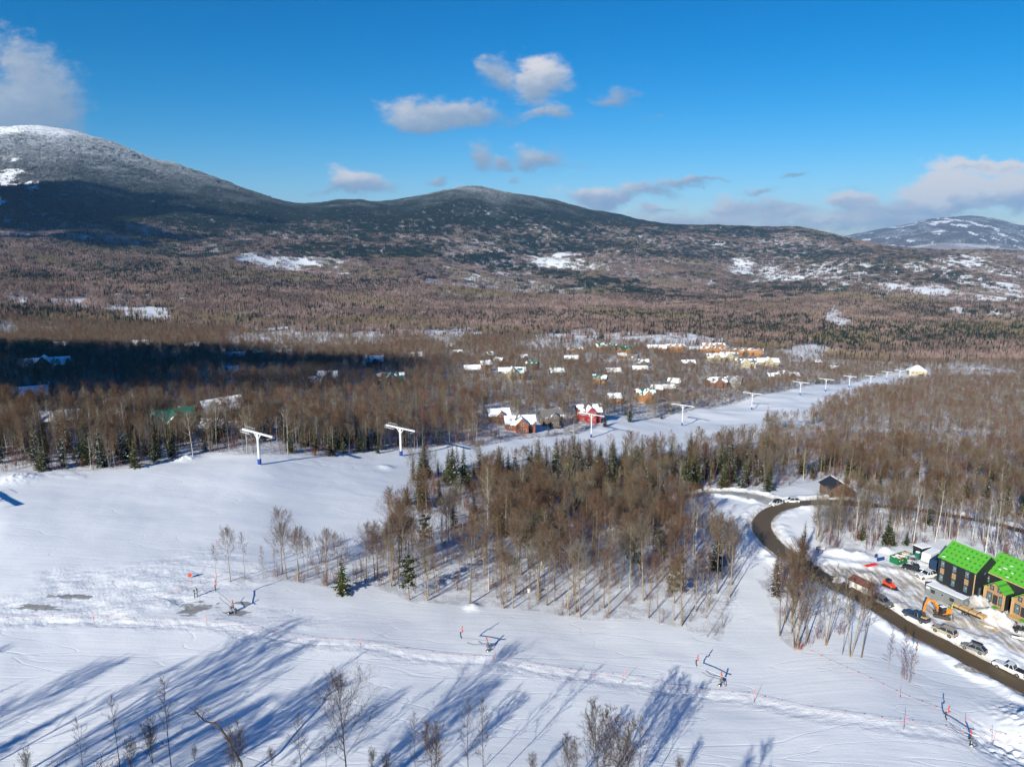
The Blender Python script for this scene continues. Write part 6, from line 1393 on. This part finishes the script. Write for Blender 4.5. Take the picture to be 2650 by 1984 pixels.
def excavator():
    g = P(2437,1595); e = empty('excavator', g, R(0), 'orange tracked excavator with raised arm and snow on its roof beside the road', 'excavator'); om = mat('excavator_orange',(.85,.27,.015),.45,var=.08); tr = mat('track_steel',(.07,.055,.045),.7,var=.3)
    hd = hr((2437,1595),(2400,1600)); c, s_ = math.cos(hd), math.sin(hd)
    for s in (-1,1):
        prof = [(-1.7,.15),(-1.45,0),(1.45,0),(1.7,.15),(1.85,.42),(1.6,.72),(-1.6,.72),(-1.85,.42)]; b = MB().prism(prof, s*1.05-.25, s*1.05+.25); o = b.build('track', tr, e); o.rotation_euler = (0,0,R(-30)); w = MB()
        for k in range(5): w.cyl((-1.3+k*.65,s*1.05-.27,.3),(-1.3+k*.65,s*1.05+.27,.3),.2,n=10)
        w.build('rollers', BLACKP, o)
    bl = MB().box((2.2,0,.35),(.12,2.3,.6)).build('blade', tr, e); bl.rotation_euler = (0,0,R(-30))
    up = bpy.data.objects.new('upper_body', MB().box((-.55,-.1,1.55),(2.6,2.3,1.15)).bevel(.25,3).mesh('upper_body', om)); COL.objects.link(up); up.parent = e; up.rotation_euler = (0,0,hd)
    MB().cyl((0,0,.6),(0,0,1.0),.75,n=16).build('turntable', BLACKP, up); cb = MB().box((.65,.62,2.15),(1.45,1.0,1.65)).bevel(.12,2).build('cab', BLACKP, up)
    MB().box((.66,1.13,2.3),(1.1,.03,1.0)).box((1.39,.62,2.35),(.03,.75,1.1)).box((.66,.11,2.4),(1.1,.03,.9)).build('cab_glass', CARGLASS, cb); MB().box((.65,.62,3.02),(1.3,.95,.12)).bevel(.05).build('roof_snow', SNOWM, cb)
    MB().ball((-.7,-.3,2.15),.8,12,(1.2,1.1,.28)).build('hood_snow', SNOWM, up, smooth=True); MB().box((-1.86,-.1,1.5),(.05,1.1,.5)).build('rear_grille', BLACKP, up); MB().cyl((-.9,.5,2.1),(-.9,.5,2.7),.07,n=8).build('exhaust', BLACKP, up)
    def beam(pts, w, t, name, par):
        b = MB()
        for (a, bb) in zip(pts[:-1], pts[1:]):
            a, bb = Vector(a), Vector(bb); d = (bb-a); L = d.length; ry = -math.atan2(d.z, d.x); b.box((a+bb)/2, (L+.25, w, t), ry=ry)
        return b.build(name, om, par)
    bm_ = beam([(.8,-.35,1.9),(2.3,-.35,3.9),(4.1,-.35,4.8)], .34, .48, 'boom', up); st = beam([(4.1,-.35,4.85),(4.75,-.35,3.3),(5.0,-.35,1.9)], .28, .36, 'stick', up)
    MB().cyl((1.2,-.35,1.5),(2.6,-.35,3.6),.09,n=8).cyl((2.6,-.35,4.5),(4.3,-.35,5.2),.08,n=8).cyl((4.5,-.62,4.1),(5.0,-.62,2.1),.06,n=8).build('cylinders', STEEL, bm_)
    MB().prism([(5.0,1.9),(5.6,1.7),(5.75,1.1),(5.35,.65),(4.75,.85),(4.8,1.5)], -.8, .1).build('bucket', tr, st)
    MB().box((-1.2,-1.27,1.62),(.9,.02,.25)).build('lettering', TRIM, up)
    cp = MB().prism([(4.6,.6),(5.3,.6),(5.1,1.2),(4.5,1.0)], -.7, 0).build('thumb', tr, st)
excavator()
def skid():
    e = gbox('skid_steer', 2299,1521,None,'red tracked compact loader with black cab standing alone in the yard','loader',None,((2290,1510),(2318,1526))); rm = mat('loader_red',(.75,.06,.02),.45)
    for s in (-1,1): MB().prism([(-1.1,0),(1.0,0),(1.25,.35),(1.0,.6),(-1.0,.7),(-1.35,.4)], s*.75-.2, s*.75+.2).build('track', TYRE, e)
    MB().prism([(-1.3,.5),(1.0,.5),(1.0,1.0),(.2,1.25),(-1.3,1.5)], -.55, .55).bevel(.05).build('body', rm, e); MB().box((-.15,0,1.6),(1.1,1.0,.95)).bevel(.06).build('cab', CARGLASS, e); MB().box((-.15,0,2.1),(1.15,1.05,.08)).build('roof', BLACKP, e)
    for s in (-1,1): MB().cyl((-1.2,s*.68,1.45),(1.0,s*.68,1.0),.13,n=6).cyl((1.0,s*.68,1.05),(1.65,s*.6,.4),.13,n=6).build('lift_arm', rm, e)
    MB().prism([(1.5,.05),(2.3,.02),(1.9,.25),(1.55,.75)], -.95, .95).build('bucket', BLACKP, e); MB().cyl((1.4,-.3,.7),(1.4,.3,.7),.28,n=12).build('coupler', rm, e)
skid()
def plow():
    e = gbox('snow_plow', 2278,1452,None,'blue snow plough frame lying in the snow left of the skip','plough',None,((2262,1448),(2292,1442))); bm_ = mat('plough_blue',(.02,.06,.2),.45); MB().prism([(-.2,0),(.25,0),(.05,.35),(.15,.8),(-.05,.8),(-.2,.35)], -1.4, 1.4).build('blade', bm_, e)
    MB().pipe([(0,-.8,.4),(1.3,0,.5),(0,.8,.4)],.09,6).box((1.4,0,.8),(.25,.9,.9)).build('frame', bm_, e); e.rotation_euler.z += R(90)
plow()
def misc():
    e = gbox('rail_stack', 2254,1468,None,'red steel rails lying on the snow in the yard','rails',None,((2236,1467),(2272,1462)))
    for k in range(3): MB().box((0,-.4+k*.4,.2),(4.0,.12,.22)).build('rail', mat('rail_red',(.55,.03,.04),.5), e)
    for q in range(4): MB().box((-1.6+q*1.05,0,.34),(.12,1.1,.08)).build('crossbar', MATS['rail_red'], e)
    for (px, py, a, n, lab) in ((2575,1580,((2562,1572),(2590,1586)),5,'loose lumber boards on the snow under the porch'),(2555,1622,((2535,1615),(2590,1632)),6,'snowy lumber pile in the yard near the parked wagon')):
        e = gbox('lumber_pile', px, py, None, lab, 'lumber pile', None, a); rs = random.Random(px)
        for k in range(n): MB().box((rs.uniform(-.4,.4),-.5+k*.25,.12+.06*(k % 2)),(3.6+rs.uniform(-.5,.8),.2,.08),rz=rs.uniform(-.05,.05)).build('board', OSB, e)
        MB().ball((.3,.1,.2),.6,8,(2,.8,.25)).build('snow', SNOWM, e, smooth=True)
    e = gbox('sign_shelter', 2226,1530,None,'small pale shelter with rusty brown lean-to roof beside the road','shelter',None,((2200,1515),(2248,1540))); pm = mat('pale_panel',(.62,.60,.57),.7); MB().box((0,.5,.9),(5.2,.2,1.9)).box((-2.6,0,.9),(.15,1.4,1.9)).build('panels', pm, e)
    V = [(-3,-1.1,2.3),(3,-1.1,2.3),(3,1.1,3.1),(-3,1.1,3.1)]; V += [(a,b,c+.14) for a,b,c in V]; MB()._add(V,[(0,1,2,3),(4,7,6,5),(0,4,5,1),(1,5,6,2),(2,6,7,3),(3,7,4,0)]).build('roof', mat('rusty_roof',(.17,.075,.055),.7,var=.3,scale=2), e)
    for x in (-2.7,2.7):
        for y in (-.9,.9): MB().cyl((x,y,-.3),(x,y,2.4 if y < 0 else 2.95),.08,n=6).build('post', BLACKP, e)
    for (px, py, lab, m) in ((2117,1430,'brown board on a rust coloured post in the snow inside the bend',mat('brown_board',(.11,.07,.055),.7)),(2128,1431,'grey board with pale stripes next to the brown board',mat('grey_board',(.4,.38,.38),.7))):
        e = gbox('notice_board', px, py, None, lab, 'notice board', None, ((2110,1430),(2125,1430))); MB().cyl((0,0,-.3),(0,0,1.6),.09,n=6).build('post', WALLM['rust'], e); bd = MB().box((0,-.06,1.45),(1.35,.08,.95)).build('board', m, e); MB().box((0,-.11,1.6),(1.0,.01,.1)).box((0,-.11,1.35),(.8,.01,.1)).build('lettering', TRIM, bd)
    # barn
    g = P(2166,1281); e = empty('barn', g, hr((2150,1278),(2195,1281))+R(8), 'weathered brown barn with dark asymmetric roof above the road bend', 'barn'); wm = mat('weathered_boards',(.15,.09,.06),.85,var=.25,scale=2); b = MB().prism([(-4.6,-1),(4.6,-1),(4.6,1.9),(-.9,5.4),(-4.6,3.4)], -3.5, 3.5); b.build('wall', wm, e)
    def slab(p, q, name, m):
        d = Vector((q[0]-p[0],0,q[1]-p[1])); n = Vector((-d.z,0,d.x)).normalized()*.2; n = n if n.z > 0 else -n
        V = [(p[0],-3.9,p[1]),(q[0],-3.9,q[1]),(q[0],3.9,q[1]),(p[0],3.9,p[1])]; V += [tuple(Vector(v)+n) for v in V]; return MB()._add(V,[(0,1,2,3),(4,7,6,5),(0,4,5,1),(1,5,6,2),(2,6,7,3),(3,7,4,0)]).build(name, m, e)
    dk = mat('barn_roof_dark',(.025,.027,.035),.6); slab((-5.0,3.25),(-.9,5.45),'roof_slope',dk); r2 = slab((-.9,5.45),(5.3,1.55),'roof_slope',dk)
    V = [(-.6,-2.6,5.5),(5.4,-2.6,1.75),(5.4,3.9,1.75),(-.6,3.9,5.5)]; V += [(a,b,c+.35) for a,b,c in V]; MB()._add(V,[(0,1,2,3),(4,7,6,5),(0,4,5,1),(1,5,6,2),(2,6,7,3),(3,7,4,0)]).bevel(.1).build('snow', SNOWM, r2)
    MB().box((-3.9,-3.55,1.2),(1.2,.1,2.2)).build('door', DARKM, e)
    # off-road buggy and sled at the right edge
    e = gbox('utility_buggy', 2640,1637,None,'black off-road utility buggy cut by the right edge','buggy',None,((2625,1632),(2660,1640))); fm = MB().pipe([(-1.2,-.6,.6),(-.6,-.55,1.9),(.5,-.55,1.9),(1.1,-.6,.9)],.05,6).pipe([(-1.2,.6,.6),(-.6,.55,1.9),(.5,.55,1.9),(1.1,.6,.9)],.05,6); fm.build('roll_cage', BLACKP, e)
    MB().box((0,0,.65),(2.6,1.3,.4)).bevel(.1).build('body', BLACKP, e); MB().box((1.0,0,.95),(.8,1.2,.35)).bevel(.08).build('hood', GREYM, e); MB().box((-.1,0,1.95),(1.3,1.2,.06)).build('roof', TRIM, e); MB().box((-.3,0,1.0),(.5,1.1,.4)).build('seat', DARKM, e)
    for x in (-1,1):
        for s in (-1,1): w = MB().cyl((x,s*.7-.14,.34),(x,s*.7+.14,.34),.34,n=12).build('wheel', TYRE, e); MB().cyl((x,s*.85-.02,.34),(x,s*.85+.02,.34),.17,n=8).build('rim', RIM, w)
    e = gbox('snowmobile', 2636,1656,None,'snowmobile with white hood under the black buggy','snowmobile',None,((2620,1650),(2655,1660))); MB().prism([(-1.4,.2),(1.0,.2),(1.3,.5),(.7,.85),(-.2,.7),(-1.4,.75)], -.25, .25).bevel(.06).build('body', TRIM, e); MB().box((-.5,0,.82),(1.1,.3,.14)).build('seat', DARKM, e); MB().prism([(-1.5,.02),(.3,.02),(.2,.3),(-1.4,.35)], -.2, .2).build('track', TYRE, e)
    for s in (-1,1): MB().box((.9,s*.45,.07),(1.2,.14,.05)).build('ski', BLACKP, e)
    MB().cyl((.4,-.35,1.05),(.4,.35,1.05),.03,n=6).build('handlebar', BLACKP, e)
misc()
# ------------------------------------------------------------------ people
def person(loc, rz, joints, label, top, legs, hair=(.04,.03,.02), helmet=None):
    """one skinned body; joints in metres, facing -y"""
    e = empty('person', loc, rz, label, 'person'); J = dict(joints); names = list(J); me = bpy.data.meshes.new('body'); bonds = [('pelvis','waist'),('waist','chest'),('chest','neck'),('neck','chin'),('chin','crown')]
    for s in 'lr': bonds += [('chest','sho_'+s),('sho_'+s,'elb_'+s),('elb_'+s,'wri_'+s),('wri_'+s,'han_'+s),('pelvis','hip_'+s),('hip_'+s,'kne_'+s),('kne_'+s,'ank_'+s),('ank_'+s,'toe_'+s)]
    rad = {'pelvis':(.16,.12),'waist':(.15,.11),'chest':(.17,.12),'neck':(.06,.06),'chin':(.085,.095),'crown':(.08,.09),'sho':(.075,.075),'elb':(.052,.052),'wri':(.038,.038),'han':(.045,.025),'hip':(.10,.10),'kne':(.068,.068),'ank':(.05,.055),'toe':(.045,.035)}
    V = [J[n] for n in names]; E_ = [(names.index(a), names.index(b)) for a, b in bonds]; base = len(V)
    for s in 'lr':      # four fingers and a thumb from each hand
        h = Vector(J['han_'+s]); w = Vector(J['wri_'+s]); d = (h-w).normalized(); sd = d.cross(Vector((0,1,.2))).normalized()
        for k in range(5):
            o = h + sd*(.03*(k-1.5)) if k < 4 else w*.4+h*.6 + sd*-.05; q = o + d*(.05,.065,.07,.055,.03)[k]; V += [tuple(o), tuple(q)]; E_ += [(names.index('han_'+s), len(V)-2), (len(V)-2, len(V)-1)]; 
    me.from_pydata(V, E_, []); o = link('body', me, e); o.modifiers.new('skin','SKIN'); 
    for i, n in enumerate(names): me.skin_vertices[0].data[i].radius = rad[n.split('_')[0]]
    for i in range(base, len(V)): me.skin_vertices[0].data[i].radius = (.010,.010)
    me.skin_vertices[0].data[names.index('pelvis')].use_root = True
    sb = o.modifiers.new('smooth','SUBSURF'); sb.levels = 1; sb.render_levels = 2
    m = bpy.data.materials.new('person_clothes'); m.use_nodes = True; t = NT(m.node_tree); b = t.n('ShaderNodeBsdfPrincipled'); ou = t.n('ShaderNodeOutputMaterial'); t.put(ou.inputs[0], b.outputs[0]); tc = t.n('ShaderNodeTexCoord'); sp = t.n('ShaderNodeSeparateXYZ'); t.put(sp.inputs[0], tc.outputs['Object'])
    zs = J['pelvis'][2]; col = t.mix(t.m('GREATER_THAN', sp.outputs[2], zs+.02), (*legs,1), (*top,1)); col = t.mix(t.m('GREATER_THAN', sp.outputs[2], J['neck'][2]+.03), col, (.42,.25,.17,1)); t.put(b.inputs['Base Color'], col); b.inputs['Roughness'].default_value = .8; me.materials.append(m)
    c = Vector(J['crown']); k = Vector(J['chin']); f = c*.5+k*.5
    if helmet: MB().ball(c+Vector((0,.0,.03)),.135,12,(1,1.1,.85)).cyl(c+Vector((0,-.06,.0)), c+Vector((0,-.06,.02)), .15, n=14).build('helmet', mat('helmet_%d' % int(helmet[0]*100), helmet, .4), e, smooth=True)
    else: MB().ball(c+Vector((0,.03,.02)),.115,12,(1,1,.85)).build('hair', mat('dark_hair', hair, .8), e, smooth=True)
    fc = MB()
    for s in (-1,1): fc.ball(f+Vector((s*.035,-.092,.03)),.012,6)
    fc.build('eyes', DARKM, e); fc = MB().ball(f+Vector((0,-.105,-.005)),.02,6,(.8,1,1.4)).build('nose', mat('skin',(.42,.25,.17),.6), e); MB().box(f+Vector((0,-.095,-.045)),(.05,.012,.012)).build('mouth', mat('lip',(.3,.1,.08),.6), e)
    for s in (-1,1): MB().ball(f+Vector((s*.088,.01,.01)),.025,6,(.5,.8,1.2)).build('ear', MATS['skin'], e)
    return e
STAND = dict(pelvis=(0,0,.95),waist=(0,0,1.12),chest=(0,.01,1.36),neck=(0,0,1.50),chin=(0,-.02,1.58),crown=(0,-.01,1.70),sho_l=(.18,0,1.42),elb_l=(.25,.02,1.15),wri_l=(.22,-.16,.98),han_l=(.2,-.24,.94),sho_r=(-.18,0,1.42),elb_r=(-.26,.0,1.16),wri_r=(-.24,-.2,1.06),han_r=(-.21,-.28,1.05),
    hip_l=(.09,0,.90),kne_l=(.11,-.03,.49),ank_l=(.12,.02,.09),toe_l=(.13,-.13,.04),hip_r=(-.09,0,.90),kne_r=(-.12,-.06,.49),ank_r=(-.14,0,.09),toe_r=(-.15,-.15,.04))
BEND = dict(pelvis=(0,.15,.72),waist=(0,.05,.88),chest=(0,-.12,1.02),neck=(0,-.26,1.08),chin=(0,-.34,1.08),crown=(0,-.42,1.16),sho_l=(.18,-.16,1.05),elb_l=(.24,-.22,.78),wri_l=(.16,-.4,.58),han_l=(.14,-.47,.54),sho_r=(-.18,-.16,1.05),elb_r=(-.25,-.2,.78),wri_r=(-.18,-.38,.56),han_r=(-.16,-.45,.52),
    hip_l=(.1,.14,.68),kne_l=(.16,-.16,.45),ank_l=(.14,.06,.09),toe_l=(.16,-.1,.04),hip_r=(-.1,.14,.68),kne_r=(-.18,-.1,.42),ank_r=(-.16,.14,.09),toe_r=(-.18,-.02,.04))
_c, _s = math.cos(BANG), math.sin(BANG)
def local(B, x, y, z): return (B.x + x*_c - y*_s, B.y + x*_s + y*_c, B.z + z)
person(local(B0, 4.0, -3.6, .11), BANG, BEND, 'worker in dark clothes and white cap crouching on the tan porch', (.02,.022,.03), (.03,.03,.035), helmet=(.7,.7,.68))
q = P(2462,1583); person((q.x, q.y, q.z), BANG+R(-60), STAND, 'worker in bright yellow jacket standing behind the excavator', (.55,.75,.03), (.05,.05,.06), helmet=(.8,.75,.1))
# ------------------------------------------------------------------ the clouds behind the camera whose shade lies on the hills and the village woods
CLOUDM = mat('cloud_white', (.9,.9,.92), 1.0, spec=0)
def shade_cloud(blobs, alt, label, seed):
    """blobs: (photo x, photo y, metres across, metres deep) of the shaded ground"""
    rs = random.Random(seed); bm = bmesh.new(); k = alt/math.tan(SUN_EL); pts = []
    for (px, py, rx, ry) in blobs:
        x, y, z, t = base_point(px, py); d = (alt - z)/math.sin(SUN_EL); c = Vector((x, y, z)) - SDIR*d; pts.append((c, rx, ry))
    o = sum((p[0] for p in pts), Vector())/len(pts)
    for c, rx, ry in pts:
        for j in range(5):
            q = c + Vector((rs.uniform(-.55,.55)*rx, rs.uniform(-.55,.55)*ry, rs.uniform(-.06,.06)*rx)); r = rs.uniform(.45,.75); r *= .85; M = Matrix.Translation(q-o) @ Matrix.Diagonal((rx*r, ry*r, min(rx, ry)*.16, 1)); bmesh.ops.create_icosphere(bm, subdivisions=3, radius=1, matrix=M)
    for v in bm.verts:
        n = Vector(v.co).normalized(); v.co += v.normal*(fbm(np.array([v.co.x/90]), np.array([v.co.y/90+v.co.z/60]), 3, seed)[0])*.22*min(300, pts[0][1])
    me = bpy.data.meshes.new('cloud'); bm.to_mesh(me); bm.free(); me.materials.append(CLOUDM); ob = link('cloud', me, None, o); tag(ob, label, 'cloud'); return ob
shade_cloud([(60,925,120,90),(250,935,110,85),(450,945,100,75),(650,950,90,70),(830,958,80,60),(960,965,70,45),(1060,968,50,30),(150,985,75,35),(560,992,60,28),(1000,1000,45,14),(120,1015,50,14),(330,1008,60,16),(480,1018,40,10),(700,1010,50,14),(860,1015,45,12),(30,1005,60,20),(200,1030,70,14),(60,1040,50,14),(400,1035,60,12),(560,1020,60,14),(950,1020,40,10)], 1500, 'long ragged cloud behind the camera shading the village woods', 3)
shade_cloud([(20,540,420,360),(150,560,420,330),(260,520,360,300),(100,500,330,260),(380,540,330,220),(480,545,260,130),(580,560,260,90),(650,572,200,60),(50,585,400,200),(60,500,300,200),(200,490,250,160),(330,500,240,140),(150,610,300,120),(300,590,260,140)], 2300, 'broad cloud behind the camera shading the left mountain side', 5)
shade_cloud([(440,610,190,70),(500,606,120,45),(360,618,120,45)], 2100, 'small cloud behind the camera shading the foothill', 7)
# ------------------------------------------------------------------ the air between here and the far mountain
def haze():
    bm = bmesh.new(); bmesh.ops.create_cube(bm, size=1); me = bpy.data.meshes.new('haze'); bm.to_mesh(me); bm.free()
    o = link('haze', me); o.scale = (40000, 21000, 1900); o.location = (0, 9000, 150); tag(o, 'thin blue winter air over the valley', None, None, 'stuff')
    m = bpy.data.materials.new('haze'); m.use_nodes = True; t = NT(m.node_tree)
    v = t.n('ShaderNodeVolumePrincipled'); v.inputs['Color'].default_value = (.26, .56, 1.0, 1); v.inputs['Density'].default_value = 3.1e-5; v.inputs['Anisotropy'].default_value = 0.0
    ou = t.n('ShaderNodeOutputMaterial'); t.put(ou.inputs['Volume'], v.outputs[0]); me.materials.append(m)
haze()
